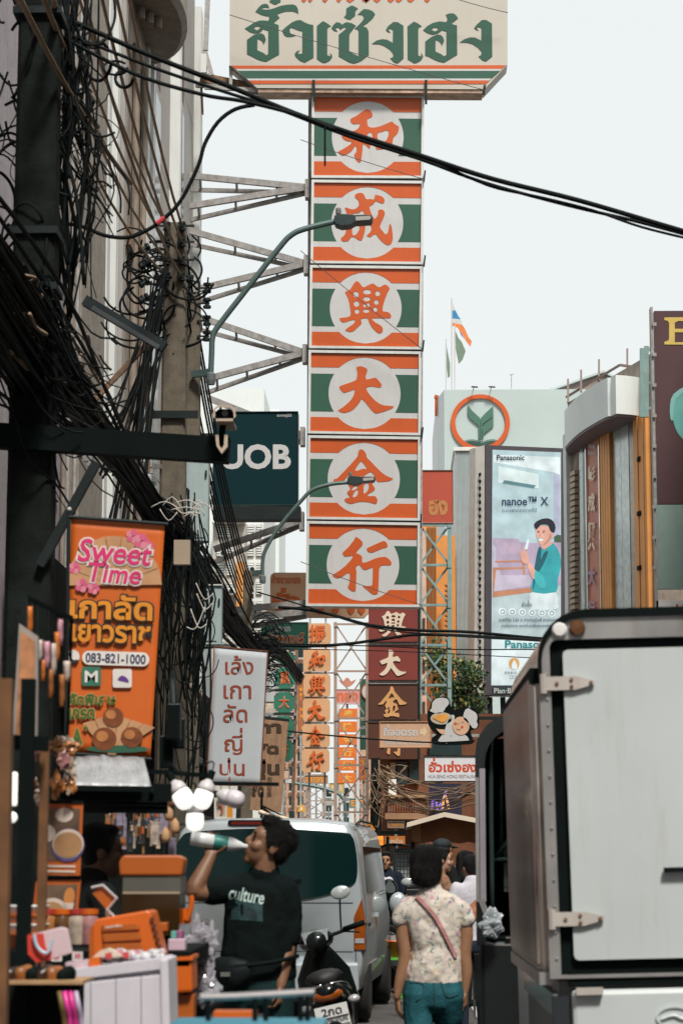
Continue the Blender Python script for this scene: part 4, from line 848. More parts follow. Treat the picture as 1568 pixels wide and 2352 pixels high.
RB=mat("banner_redbrown",(.30,.055,.025),.6)
for s_,bx in (("เล้ง",(517,1506,582,1550)),("เกา",(513,1574,577,1606)),("ลัด",(512,1618,568,1660)),("ญี่",(515,1672,557,1735)),("ปุ่น",(504,1741,562,1794))): text(s_,bx,wfn,FRONT,RB,wc,bold=.012,off=.001)
bs=thing("plank_sign",P(625,1862,37.5),"brown plank sign with dark Thai letters half hidden behind the white banner","sign")
for k in range(6):
    t_=k/6; xa=590+k*12; xb=xa+11.5; MB().prism([P(xa,1651+k*1.2,37.5),P(xb,1652+k*1.2,37.5),P(xb-16,1862+k,37.5),P(xa-16,1861+k,37.5)],(0,.05,0)).build("plank",mat("plank_tan",(.34,.20,.115),.8,var=.25,scale=6),bs)
DBL=mat("dark_brown_letter",(.05,.025,.01),.6)
for s_,bx in (("กา",(590,1662,646,1684)),("ลัด",(585,1706,640,1732)),("ปุ่น",(582,1744,642,1790)),("สด",(578,1806,606,1830))): text(s_,bx,onY(37.5),FRONT,DBL,bs,bold=.05,off=.01)
for i,c in enumerate("有機甘栗"): text(c,(614-i*.4,1784+i*12,625-i*.4,1795+i*12),onY(37.5),FRONT,DBL,bs,bold=.01,off=.01)
MB().bar(P(540,1640,37.6),P(664,1656,37.6),.05).build("top_bar",DARKST,bs); MB().bar(P(560,1640,37.65),P(540,1990,37.65),.06).build("post",DARKST,bs)
# ================================================================== POLES, LAMPS, CABLES
def pole(name,label,px,Y,top,w,m,tw=None):
    x=X(px,Y); t=thing(name,(x,Y,.13),label,"pole"); tw=tw or w*.85
    rg=[[V((x+a*s_/2,Y+b*s_/2,z)) for a,b in ((-1,-.8),(-.8,-1),(.8,-1),(1,-.8),(1,.8),(.8,1),(-.8,1),(-1,.8))] for z,s_ in ((.131,w*1.25),(top,tw))]
    MB().loft(rg).build("shaft",m,t); return t,x
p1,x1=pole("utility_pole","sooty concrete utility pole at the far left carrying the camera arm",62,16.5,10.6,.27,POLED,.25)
for z in (5.5,5.9,7.5,8.1): MB().box((x1-.17,16.32,z),(x1+.17,16.68,z+.05)).build("band",DARKST,p1)
for k in range(8): MB().box((x1-.025,16.36,2.4+k*.85),(x1+.025,16.375,2.45+k*.85)).build("bolt_hole",BLACK,p1)
q=MB(); q.bar(P(-30,1000,16.3),P(527,1036,16.3),.13,.17); q.build("cross_arm",BLACK,p1); MB().bar(P(222,1062,16.3),P(92,1300,16.3),.06).build("brace",DARKST,p1)
p2,x2=pole("utility_pole","brown concrete utility pole with stacked insulators in the middle distance",392,28,9.1,.30,POLEC,.255)
p2b,x2b=pole("utility_pole","second brown pole standing just behind the insulator pole",437,29.3,8.55,.19,POLEC)
p3,x3=pole("utility_pole","short brown concrete pole behind the hanging wires left of the tall sign",567,43,6.75,.20,POLEC,.15)
for k in range(12): MB().lathe([(.012,0),(.012,.01)],(x2,27.87,2+k*.55),(0,-1,0),8).build("bolt_hole",BLACK,p2)
for i,y in enumerate((525,562,603,640)):
    z=Z(y,28)
    for sx in (-1,1): 
        MB().lathe([(.02,-.05),(.045,-.05),(.045,-.025),(.025,-.02),(.025,.02),(.045,.025),(.045,.05),(.02,.05)],(x2+.09*sx,27.83,z),(0,0,1),10).build("insulator",DARKST,p2)
        MB().box((x2+.14*sx-.1,27.8,z-.012),(x2+.14*sx+.1,27.82,z+.012)).build("bracket",DARKST,p2)
    MB().lathe([(.02,-.06),(.05,-.06),(.05,-.03),(.025,-.02),(.025,.02),(.05,.03),(.05,.06),(.02,.06)],(x2-.36,27.9,z-.25),(.6,.2,.4),10).build("insulator",DARKST,p2); MB().bar((x2-.4,27.9,z-.28),(x2-.1,27.9,z-.26),.02).build("bracket",DARKST,p2)
    MB().lathe([(.02,-.06),(.05,-.06),(.05,-.03),(.025,-.02),(.025,.02),(.05,.03),(.05,.06),(.02,.06)],(x2b+.17,29.2,z-.42),(0,0,1),10).build("insulator",DARKST,p2b); MB().bar((x2b+.05,29.2,z-.42),(x2b+.2,29.2,z-.42),.02).build("bracket",DARKST,p2b)
MB().box((x2-.28,27.8,Z(965,28)),(x2+.30,27.84,Z(948,28))).build("clamp_arm",DARKST,p2)
# grey steel platform frame behind pole two
pf=thing("steel_frame",P(300,1110,27.2),"rusty steel platform frame fixed to the pole behind the camera arm","frame")
for a,b in (((200,1065),(350,1068)),((215,1078),(352,1082)),((292,752),(345,755)),((338,760),(340,1085)),((192,880),(196,1060)),((338,790),(215,920)),((196,1060),(260,1000))):
    MB().bar(P(*a,27.4),P(*b,27.4),.05,.06).build("angle_bar",RUST if a[0]>300 else STEEL,pf)
MB().bar(P(345,1070,27.4),P(372,1072,27.95),.05).build("pole_clamp",STEEL,pf)
cw=thing("fluorescent_fitting",P(290,760,20),"long dark lamp fitting hanging askew left of the insulator pole","lamp")
MB().bar(P(195,690,19.6),P(378,798,19.6),.10,.085).build("housing",mat("slate",(.022,.030,.034),.6,spec=.15),cw); MB().bar(P(212,706,19.52),P(366,798,19.52),.035).build("tube",mat("slate_tube",(.05,.06,.065),.5),cw)
# security camera on the arm
cc=thing("security_camera",P(515,1040,16.2),"security camera in a pale hood on the end of the dark arm","camera")
MB().box(P(496,963,16.1),P(534,938,16.1)+V((0,.32,0))).build("body",BLACK,cc,bevel=.02)
rg=[[P(515+dx,y,16.05+d) for dx,y in ((-27,955),(-24,938),(-14,930),(14,930),(24,938),(27,955),(22,962),(20,940),(12,935),(-12,935),(-20,940),(-22,962))] for d in (0,.36)]
MB().loft(rg).build("hood",mat("sunbleached_plastic",(.50,.40,.31),.6),cc); slab(496,961,535,967,16.04,.36).build("base_rim",MATS["sunbleached_plastic"],cc)
MB().lathe([(.022,0),(.022,-.02),(.015,-.02)],P(517,950,16.1),(0,1,0),12).build("lens",BLACKG,cc)
MB().tube([P(513,966,16.2),P(510,990,16.2),P(508,1010,16.2)],.022,8).build("stem",BLACK,cc); MB().prism([P(494,998,16.1),P(502,998,16.1),P(503,1022,16.1),P(509,1030,16.1),P(514,1022,16.1),P(515,998,16.1),P(523,998,16.1),P(522,1026,16.1),P(509,1042,16.1),P(497,1024,16.1)],(0,.05,0)).build("clamp",MATS["sunbleached_plastic"],cc)
# meter cabinets
for lb_,a,b,c,d,Y in (("tall pale blue metal cabinet fixed beside the insulator pole",418,1050,478,1242,28.9),("grey meter cabinet wrapped in hanging wires",470,1345,508,1480,31)):
    t=thing("metal_cabinet",P((a+c)/2,d,Y),lb_,"cabinet"); slab(a,b,c,d,Y,.25).build("box",mat("cabinet_blue",(.36,.45,.45),.5,var=.08,dirt_refl=.2),t)
    slab(a+4,b+8,c-10,d-8,Y-.012,.01).build("door",MATS["cabinet_blue"],t); slab(c-7,b+30,c-3,b+44,Y-.03,.02).build("handle",DARKST,t); slab(a-2,b-3,c+2,b-.2,Y-.03,.3).build("top_flange",WALLW,t)
    MB().box((P(a,1200,Y).x-.4,Y+.1,P(a,(b+d)/2,Y).z),(P(a,1200,Y).x,Y+.14,P(a,(b+d)/2,Y).z+.05)).build("mounting_bar",STEEL,t)
slab(399,1240,436,1296,24,.1).build("junction_box",mat("beige_box",(.38,.30,.22),.6),None,label="beige junction box hanging among wires right of the orange banner",cat="junction box")
# street lamps
LG=mat("lamp_green_grey",(.10,.155,.15),.5,.3,var=.15)
def lamp(lb_,pth,Y,hx,hy,k,sup):
    t=thing("street_lamp",P(pth[0][0],pth[0][1],Y),lb_,"street lamp","street lamps over the road")
    MB().tube([P(a,b,Y) for a,b in pth],.036,10,smooth=5).build("arm",LG,t)
    f=lambda pts:[P(hx+a*k,hy+b*k,Y-.12) for a,b in pts]
    MB().prism(f([(-8,4),(-6,-6),(6,-10),(24,-9),(42,-7),(66,-8),(78,-7),(82,-1),(78,6),(42,8),(30,15),(10,17),(-4,12)]),(0,.24,0)).build("head",mat("lamp_head",(.03,.05,.05),.4,.3),t,bevel=.012)
    MB().prism([p+V((0,-.006,0)) for p in f([(42,-3),(75,-5),(78,0),(74,4),(43,6)])],(0,.005,0)).build("glass",mat("lamp_glass",(.40,.38,.36),.25),t)
    MB().lathe([(.035,0),(.035,.05),(.03,.075),(.0,.08)],P(hx+3*k,hy-9*k,Y),(0,0,1),12).build("sensor",mat("sensor_grey",(.16,.16,.15),.4),t)
    bx,by=pth[0]
    MB().lathe([(.05,-.05),(.06,0),(.06,.08),(.04,.1)],P(bx,by+12,Y),(0,0,1),12).build("base_cap",mat("base_cap",(.12,.14,.14),.5),t)
    MB().bar(P(bx,by-8,Y),V((sup,Y+.15,P(bx,by-8,Y).z)),.06,.08).build("wall_bracket",LG,t)
lamp("street lamp on a bent grey arm crossing the second panel of the tall sign",[(484,862),(486,810),(488,775),(500,750),(560,672),(640,570),(668,540),(700,525),(770,508)],29.0,774,500,1.0,x2b)
lamp("smaller street lamp crossing the fifth panel of the tall sign",[(603,1322),(603,1290),(610,1262),(640,1212),(690,1152),(718,1125),(760,1112),(800,1108)],43.6,803,1100,.72,x3)
lp=thing("street_lamp",P(795,1960,88),"distant street lamp with a long low arm over the van roof","street lamp","street lamps over the road")
MB().tube([P(793,1950,88),P(793,1860,88),P(785,1832,88),P(765,1818,88),P(720,1806,88),P(665,1798,88)],.06,8,smooth=3).build("arm",LG,lp); slab(652,1790,675,1799,87.9,.3).build("head",WHITE,lp)
# ---- cables
def cab(pts,r,m,name,label,group=None,sag=0,n=5,cat="cable"):
    pts=[V(p) for p in pts]
    if sag and len(pts)==2:
        a,b=pts; pts=[a.lerp(b,i/8)-V((0,0,4*sag*(i/8)*(1-i/8))) for i in range(9)]
    return MB().tube(pts,r,6,smooth=n if not sag else 0).build(name,m,None,smooth=True,label=label,cat=cat,group=group)
for i,y in enumerate((525,562,603,640)):
    for sx in (-1,1):
        a=V((x1+.30*sx-.05*i,15.0,Z(y,28)+.9-.28*i+.06*sx)); b=V((x2+.09*sx,27.8,Z(y,28)))
        cab([a,b],.016,CABLE,"power_cable","weathered beige power cable slanting down to the insulator pole","power cables to the insulator pole",sag=.45)
        c=V((x3+.10*sx,43,6.5-.12*i)); cab([V((x2+.09*sx,27.86,Z(y,28))),c],.014,RUBBER,"service_cable","black service cable running from the insulator pole to the short pole","service cables beyond the insulator pole",sag=.5)
for i,(a,b) in enumerate((((-20,-140),(225,290)),((60,-120),(216,232)),((110,-60),(150,40)),((20,-60),(300,420)))):
    cab([P(*a,15.0),P(*b,18.5)],.020,CABLE,"drop_cable","weathered cable crossing the sooty pole at upper left","cables across the sooty pole",sag=.1)
blk=[([(150,40),(330,120),(520,195),(640,245),(760,290),(960,355),(1130,410),(1330,460),(1568,530),(1700,565)],16.8,17.8,.019),([(150,75),(340,150),(500,205),(640,250),(800,312),(965,365),(1110,418),(1300,470),(1450,505),(1600,545)],16.9,17.9,.013),([(100,60),(300,165),(460,215),(560,232),(680,262),(770,298)],16.8,17.0,.015),([(985,362),(1120,425),(1240,452),(1360,482),(1470,520),(1590,550)],17.4,17.9,.010)]
for bi_,(pts,Ya,Yb,r) in enumerate(blk):
    n=len(pts); cab([P(a,b,Ya+(Yb-Ya)*i/(n-1)) for i,(a,b) in enumerate(pts)],r,RUBBER,"black_cable",("thickest black cable swooping across the whole sky in front of the tall sign","second black cable running just under the thickest sky cable","short black cable joining the sky cables from the left pole","thin black cable twisted under the sky cables at right")[bi_],"black cables across the sky")
MB().tube([P(746,288,16.9),P(746,380,16.9)],.008,6).build("cable_end",RUBBER,None,label="short black cable end dangling before the top character",cat="cable")
lc=thing("looping_cable",P(260,540,19),"black cable with a red splice looping below the street crossing cables","cable")
MB().tube([P(a,b,19) for a,b in ((120,500),(150,512),(190,520),(240,540),(290,545),(330,532),(372,505),(415,460),(455,380),(470,330),(500,280),(540,250),(585,240)) ],.017,6,smooth=4).build("cable",RUBBER,lc,smooth=True)
MB().tube([P(360,513,18.97),P(378,499,18.97)],.021,8).build("splice",mat("red_tape",(.55,.05,.07),.5),lc)
for k,(cx,cy,rx,ry) in enumerate(((215,90,22,20),(225,140,30,45),(265,155,28,16),(285,180,20,20),(195,230,20,30))):
    MB().tube([P(cx+rx*math.cos(R(a)),cy+ry*math.sin(R(a)),17.6+.002*a) for a in range(0,330,20)],.010+.004*(k%2),6).build("cable_loop",RUBBER,None,smooth=True,label="loop of spare black cable tied at upper left",cat="cable",group="loops of spare cable")
for si_,(pts,r) in enumerate((([(640,1395),(700,1400),(760,1412),(850,1436),(960,1448),(1080,1452),(1260,1468),(1500,1480)],.030),([(600,1480),(700,1484),(790,1480),(880,1468),(960,1458),(1100,1462),(1300,1475),(1500,1490)],.032),([(590,1360),(700,1392),(850,1440),(1000,1458),(1260,1474)],.014),([(600,1478),(850,1484),(1050,1492),(1240,1492),(1500,1498)],.012),([(600,1490),(900,1496),(1240,1512),(1500,1520)],.009),([(640,1678),(760,1690),(880,1700),(1000,1706),(1090,1702)],.016))):
    n=len(pts); cab([P(a,b,44+i*.3) for i,(a,b) in enumerate(pts)],r,RUBBER,"street_cable",("upper black cable bundle falling from the short pole to the screen","lower black cable bundle rising toward the screen","thin black wire beside the upper street bundle","thin black wire just under the street bundles","lowest thin wire crossing the screen foot","black wire crossing the tan plaques and parking sign")[si_],"cables below the tall sign")
GW=mat("stay_wire",(.06,.06,.06),.5,.3)
for a,b,Y in (((527,33),(1110,206),49.3),((1000,-30),(1166,28),49.3),((640,600),(968,607),49.6)): 
    pass
for a,b in (((527,33),(1112,206)),((690,320),(972,410)),((690,575),(970,802)),((690,1290),(968,1390)),((1000,-20),(1166,28))):
    cab([P(*a,49.2),P(*b,49.4)],.008,GW,"stay_wire","thin dark stay wire slanting across the tall sign","stay wires of the tall sign",sag=.03)
# hanging mass of wires: uncountable
mass=MB()
path=[P(-160,420,12.5),P(60,800,16.2),P(228,985,20.5),P(335,1150,25),P(408,1250,28),P(490,1370,34),P(575,1485,42.6),P(640,1495,50),P(690,1560,62)]
wid=[.22,.40,.15,.13,.2,.22,.16,.12,.1]
for k in range(130):
    r0=V((rnd.gauss(0,.5),rnd.gauss(0,.5),rnd.gauss(0,.62)))
    i0=rnd.choice((0,0,0,1,3)); i1=rnd.choice((4,5,6,7,8,8))
    if i1-i0<2: i1=i0+2
    pts=[path[i]+V((r0.x*wid[i]*.6,r0.y*wid[i],r0.z*wid[i]))+V((rnd.gauss(0,.04),0,rnd.gauss(0,.05))) for i in range(i0,min(i1,8)+1)]
    mass.tube(pts,rnd.uniform(.007,.017),5,smooth=4)
mass.build("cable_bundle",RUBBER,None,smooth=True,label="dense tangle of black telephone cables strung from pole to pole",cat="cables",kind="stuff")
bc2=MB()
for k in range(60):
    t=rnd.uniform(-.25,.95); a=path[1].lerp(path[2],t)+V((rnd.gauss(0,.1),-.3-rnd.random()*.15,rnd.gauss(0.16,.16))); d=(path[2]-path[1]).normalized()*rnd.uniform(.25,.9)
    bc2.tube([a-d*.5,a+V((rnd.gauss(0,.03),0,rnd.gauss(0,.04))),a+d*.5],rnd.uniform(.009,.014),5,smooth=3)
bc2.build("cable_ends",CABLE,None,smooth=True,label="pale weathered cable ends tied over the black tangle",cat="cables",kind="stuff")
hang=MB()
for k in range(150):
    px=rnd.uniform(366,456); Y=rnd.uniform(26.2,31.5); top=rnd.uniform(1120,1300); bot=rnd.uniform(1450,1830)
    a=P(px,top,Y); b=P(px+rnd.gauss(0,12),bot,Y); mid=a.lerp(b,.5)+V((rnd.gauss(0,.16),rnd.gauss(0,.15),0))
    pts=[a,a.lerp(mid,.5)+V((rnd.gauss(0,.05),0,0)),mid,mid.lerp(b,.5)+V((rnd.gauss(0,.05),0,0)),b]
    hang.tube(pts,rnd.uniform(.005,.013),5,smooth=3)
for k in range(60):
    c=P(rnd.uniform(585,640),rnd.uniform(1440,1580),43+rnd.random()); r=rnd.uniform(.08,.3)
    hang.tube([c+V((r*math.cos(R(a)),0,r*math.sin(R(a))*rnd.uniform(.6,1))) for a in range(0,rnd.choice((200,300,360)),30)],rnd.uniform(.006,.012),5,smooth=2)
for k in range(55):
    c=P(rnd.uniform(300,440),rnd.uniform(560,760),28+rnd.uniform(-.3,.6)); r=rnd.uniform(.1,.42); t0=rnd.uniform(0,360)
    hang.tube([c+V((r*math.cos(R(a+t0)),rnd.gauss(0,.03),r*.9*math.sin(R(a+t0)))) for a in range(0,rnd.choice((120,160,220)),25)],rnd.uniform(.010,.016),5,smooth=3)
for k in range(46):
    c=P(rnd.uniform(-20,260),rnd.uniform(0,520),16.6+rnd.uniform(-.2,.9)); r=rnd.uniform(.05,.35); t0=rnd.uniform(0,360)
    if not (0<k<30): c=P(rnd.uniform(-20,60),rnd.uniform(40,720),16.4+rnd.uniform(-.2,.7))
    hang.tube([c+V((r*.7*math.cos(R(a+t0)),rnd.gauss(0,.03),r*1.3*math.sin(R(a+t0)))) for a in range(0,rnd.choice((120,180,260)),25)],rnd.uniform(.006,.013),5,smooth=3)
for k in range(16):
    c=P(rnd.uniform(90,235),-40,16.9+rnd.uniform(-.2,.6)); b=P(rnd.uniform(120,200),rnd.uniform(560,760),17+rnd.uniform(-.2,.6))
    hang.tube([c,c.lerp(b,.4)+V((rnd.gauss(0,.08),0,0)),c.lerp(b,.7)+V((rnd.gauss(0,.08),0,0)),b],rnd.uniform(.008,.018),5,smooth=4)
for k in range(30):
    Y=rnd.uniform(27,28.3); a=P(rnd.uniform(215,330),rnd.uniform(900,1330),Y-1.5); b=P(rnd.uniform(345,385),rnd.uniform(590,800),Y)
    hang.tube([a,a.lerp(b,.5)+V((0,0,rnd.gauss(0,.08))),b],rnd.uniform(.009,.016),5,smooth=4)
for k in range(60):
    a=P(rnd.uniform(60,215),rnd.uniform(-30,250),16.7+rnd.uniform(-.2,.8)); b=P(rnd.uniform(40,260),rnd.uniform(330,700),16.9+rnd.uniform(-.2,.8)); m2=a.lerp(b,.5)+V((rnd.gauss(0,.15),rnd.gauss(0,.1),rnd.gauss(-.1,.1)))
    hang.tube([a,a.lerp(m2,.5)+V((rnd.gauss(0,.05),0,0)),m2,m2.lerp(b,.5)+V((rnd.gauss(0,.05),0,0)),b],rnd.uniform(.003,.007),4,smooth=3)
for k in range(50):
    a=P(rnd.uniform(-10,120),rnd.uniform(560,900),16.1+rnd.uniform(-.2,.3)); b=a+V((rnd.uniform(.1,.6),rnd.uniform(.2,1.2),rnd.uniform(-.9,-.2)))
    hang.tube([a,a.lerp(b,.3)+V((0,0,rnd.gauss(-.1,.08))),a.lerp(b,.7)+V((0,0,rnd.gauss(-.12,.08))),b],rnd.uniform(.004,.009),4,smooth=3)
for k in range(40):
    px=rnd.uniform(372,470); Y=rnd.uniform(26,31); c=P(px,rnd.uniform(1180,1700),Y); r=rnd.uniform(.06,.22)
    hang.tube([c+V((r*math.cos(R(a)),rnd.gauss(0,.02),r*1.2*math.sin(R(a)))) for a in range(180,rnd.choice((330,360,420)),25)],rnd.uniform(.004,.008),4,smooth=2)
hang.build("hanging_wires",RUBBER,None,smooth=True,label="loose black wires drooping in loops around the poles",cat="wires",kind="stuff")
pale=MB()
for k in range(11):
    c=P(rnd.uniform(375,465),rnd.uniform(1160,1190),23.5); d=V((rnd.uniform(.1,.3),0,rnd.gauss(-.02,.03))); pale.tube([c-d*.5,c+V((0,0,rnd.gauss(.03,.05))),c+d*.5],.006,5,smooth=3)
for k in range(4):
    c=P(rnd.uniform(395,470),rnd.uniform(1300,1420),26); d=V((rnd.uniform(.1,.3),0,rnd.uniform(-.3,.3))); pale.tube([c-d*.5,c-V((0,0,.12)),c+d*.5],.007,5,smooth=4)
pale.build("white_wires",CABLEG,None,smooth=True,label="pale wires knotted where the tangle meets the insulator pole",cat="wires",kind="stuff")

for k,(px,py,Y,w2,h_,lb_) in enumerate(((150,880,18.2,20,13,"splice box clamped on the cable tangle beside the sooty pole"),(262,1030,21.5,18,11,"splice box on the tangle just past the dark arm"),(350,1165,25.2,15,10,"splice box where the tangle nears the insulator pole"),(520,1405,36,16,8,"flat splice box on the tangle near the short pole"),(452,1590,28.5,12,22,"small tag box among the hanging wires"))):
    t=thing("splice_box",P(px,py+h_,Y),lb_,"box"); MB().limb([(P(px-w2,py-h_*.6,Y-.15),.045,.045),(P(px+w2,py+h_*.6,Y+.1),.045,.045)],right=(0,0,1)).build("case",BLACK if k<4 else MATS["beige_box"],t,smooth=True); MB().bar(P(px-w2*.4,py-h_*.9,Y-.12),P(px-w2*.4,py+h_*.5,Y-.12),.02).build("strap",CABLEG,t)
# ================================================================== VEHICLES
SILV=mat("silver_paint",(.42,.475,.50),.3,.2,var=.03,coat=.5); TYRE=mat("tyre",(.012,.012,.012),.85,var=.3); RIMM=mat("wheel_rim",(.35,.35,.36),.3,.8)
VGLASS=mat("tinted_glass",(.004,.020,.020),.05,var=.05); AMB=mat("amber_lens",(.30,.07,.008),.12,var=.25,scale=18,coat=.6); REDL=mat("red_lens",(.12,.012,.008),.2); CLEAR=mat("clear_lens",(.5,.5,.5),.1,.3)
def wheel(parent,c,r=.32,w=.2,ax=(1,0,0)):
    a=V(ax); t=MB().lathe([(r*.55,-w/2),(r*.9,-w/2),(r,-w*.36),(r,w*.36),(r*.9,w/2),(r*.55,w/2)],c,a,28).build("wheel",TYRE,parent,smooth=True)
    MB().lathe([(.0,-w*.46),(r*.3,-w*.46),(r*.6,-w*.40),(r*.6,w*.40),(r*.3,w*.46),(0,w*.46)],c,a,20).build("rim",RIMM,t); return t
vx=X(612,23.5)
van=thing("silver_van",(vx,23.5,0),"silver minivan seen from behind with a dark rear window","van",rot=(0,0,R(-3.4)))
half=[(.0,.30),(.80,.30),(.90,.36),(.945,.6),(.965,.9),(.955,1.12),(.935,1.3),(.91,1.55),(.885,1.75),(.85,1.88),(.78,1.955),(.5,1.992),(.0,2.0)]
def vring(y,sx,k,zb=0):
    f=lambda z: zb+z if z<1.0 else 1.0+(z-1.0)*k
    return [V((x*sx,y,f(z))) for x,z in half]+[V((-x*sx,y,f(z))) for x,z in half[-2:0:-1]]
MB().loft([vring(.0,.96,.95),vring(.03,.978,.97),vring(.10,.992,.98),vring(.3,1,.997),vring(1.2,1,1.0),vring(3.3,1,1.0),vring(3.7,.985,.965),vring(4.25,.96,.55),vring(4.5,.95,.22),vring(4.9,.93,.05),vring(5.08,.84,-.15,.05)]).build("body",SILV,van,smooth=True)
vl=lambda pts:[((px-612)/236.3,1.55-(py-1985)/236.3) for px,py in pts]
vf=lambda u,v: V((u,0,v))
def vart(name,pts,m,l,t=.006): 
    mb=MB(); flat(mb,pts,[],lambda u,v:V((u,-l,v)),FRONT,t); return mb.build(name,m,van)
win=sm(vl([(398,1990),(402,1955),(418,1925),(450,1912),(612,1905),(780,1914),(808,1922),(817,1950),(821,1990),(818,2022),(800,2036),(760,2052),(690,2066),(612,2069),(530,2066),(440,2052),(408,2030)]),3)
vart("rear_window",win,VGLASS,.004,.012)
vart("brake_light_recess",rect(*vl([(523,1886)])[0],*vl([(670,1899)])[0],.0),BLACK,.0,.01) if False else None
bl=vart("high_brake_light",[p for p in rect(vl([(525,1886)])[0][0],vl([(0,1897)])[0][1],vl([(667,1886)])[0][0],vl([(0,1886)])[0][1],.02,3)],BLACK,.002,.012); 
mb=MB(); flat(mb,rect(-.34,1.925,.20,1.955,.012,3),[],lambda u,v:V((u,-.0145,v)),FRONT,.004); mb.build("red_lens",REDL,bl)
for sx in (1,-1):
    tl=MB().prism([V((sx*x,-.015,z)) for x,z in ((.855,.74),(.955,.74),(.958,1.0),(.925,1.22),(.905,1.17),(.855,1.06))],(0,.24,0)).build("tail_light",AMB,van)
    MB().prism([V((sx*x,-.022,z)) for x,z in ((.862,.80),(.948,.80),(.948,.845),(.862,.845))],(0,.006,0)).build("reverse_lens",CLEAR,tl)
    MB().box((sx*.957,.30,.95),(sx*.985,.42,.985)).build("fuel_flap",mat("dark_trim",(.02,.025,.03),.4),van)
    MB().add([(sx*.944,.5,1.27),(sx*.944,3.4,1.27),(sx*.894,3.25,1.72),(sx*.894,.6,1.72),(sx*.90,.5,1.27),(sx*.90,3.4,1.27),(sx*.83,3.25,1.72),(sx*.83,.6,1.72)],[(0,1,2,3),(4,7,6,5),(0,4,5,1),(1,5,6,2),(2,6,7,3),(3,7,4,0)]).build("side_window",VGLASS,van)
    MB().box((sx*.955,1.4,1.02),(sx*.995,1.62,1.06)).build("door_handle",SILV,van)
    MB().ball((sx*1.06,3.75,1.12),(.10,.06,.12),12,8).build("door_mirror",SILV,van,smooth=True)
    for y in (.95,4.1): wheel(van,(sx*.84,y,.33))
    MB().tube([(sx*.86,.15,1.93),(sx*.80,1.5,1.985),(sx*.80,3.2,1.985)],.012,6).build("roof_rail",DARKST,van)
for z in (1.18,.72): vart("seam",[(-.84,z-.004),(.84,z-.004),(.84,z+.004),(-.84,z+.004)],mat("seam_dark",(.05,.06,.07),.6),.001,.003)
MB().box((-.90,-.06,.34),(.90,.03,.62)).build("bumper",SILV,van,bevel=.03); MB().box((-.90,-.055,.25),(.90,.04,.338)).build("bumper_skirt",DARKST,van,bevel=.01)
for x in (.868,-.868): vart("pillar_seam",[(x-.004,.62),(x+.004,.62),(x+.004,1.06),(x-.004,1.06)],MATS["seam_dark"],.001,.004)
vart("number_plate",rect(-.2,.80,.2,.93),WHITE,.002,.006); vart("badge",rect(-.62,.98,-.53,1.02),CHROME,.002,.006)
MB().bar((-.06,-.03,1.33),(.35,-.035,1.40),.012,.02).build("wiper",BLACK,van)
# ---- white box pickup on the right
BEIG=mat("worn_metal_frame",(.36,.355,.35),.4,.5,var=.25,scale=5,dirt_refl=.4,dirt_refl_c=(.2,.13,.09)); STNL=mat("stainless",(.74,.68,.62),.14,.85,var=.4,scale=3,dirt_refl=.5,dirt_refl_c=(.10,.06,.035))  # stainless: dark streaks in its colour imitate vertical reflections
DOORW=mat("truck_white",(.55,.605,.61),.38,var=.1,scale=1.2,dirt_refl=.5,dirt_refl_c=(.40,.37,.37),bump=.06); PLTW=mat("rusty_white",(.55,.51,.47),.5,.2,var=.15,dirt_refl=.5,dirt_refl_c=(.25,.11,.05))
trk=thing("box_pickup",(X(1295,10)+.02,10,0),"white box pickup truck seen from behind at the right edge","truck",rot=(0,R(-1.4),0))
tz=lambda py:1.55+(1985-py)/555.3
tx=lambda px:(px-1295)/555.3
def rr(x0,z0,x1,z1,r,n=6): 
    o=[(x0,z0),(x1,z0)]
    for cx,a in ((x1-r,0),(x0+r,90)): o+=[(cx+r*math.cos(R(a+90*i/n)),z1-r+r*math.sin(R(a+90*i/n))) for i in range(n+1)]
    return o
x0,x1_,zt,zb=-.07,1.76,tz(1410),tz(2240)
ring=lambda y,e=0:[V((x,y,z)) for x,z in rr(x0+e,zb,x1_-e,zt-e,.2)]
MB().loft([ring(.03),ring(2.4)]).build("box_shell",STNL,trk)
rib=None
for k in range(18):
    y=.12+k*.125
    if rib is None: rib=MB().tube([V((x0,y,zb+.03)),V((x0-.012,y,zb+.06)),V((x0-.012,y,zt-.29)),V((x0,y,zt-.26))],.034,8).build("side_rib",STNL,trk,smooth=True); y00=y
    else:
        c=rib.copy(); col.objects.link(c); c.parent=trk; c.location=(0,y-y00,0)
MB().bar((x0-.015,0,zt-.26),(x0-.015,2.4,zt-.26),.04,.06).build("roof_gutter",BLACK,trk); MB().bar((x0-.015,0,zb),(x0-.015,2.4,zb),.05,.05).build("bottom_rail",BEIG,trk)
mb=MB(); flat(mb,rr(x0,zb,x1_,zt,.2),[[(a,b) for a,b in rr(tx(1282),tz(2232),1.68,tz(1476),.03,2)]],lambda u,v:V((u,.03,v)),FRONT,.07); mb.build("rear_frame",BEIG,trk)
mb=MB(); flat(mb,rr(x0-.004,zt-.3,x1_+.004,zt+.004,.204)[1:]+[(x0-.004,zt-.3),(x0+.012,zt-.3)]+rr(x0+.012,zt-.3,x1_-.012,zt-.030,.18)[:1:-1]+[(x1_-.012,zt-.3)],[],lambda u,v:V((u,-.042,v)),FRONT,.012); mb.build("roof_moulding",BLACK,trk)
for k in range(12): MB().lathe([(.007,0),(.005,.005),(.0,.006)],(x0+.03,-.041,zb+.08+k*.105),(0,-1,0),8).build("rivet",BEIG,trk)
mb=MB(); flat(mb,rr(tx(1282),tz(2232),1.68,tz(1476),.03,2),[],lambda u,v:V((u,.04,v)),FRONT,.05); mb.build("gasket",BLACK,trk)
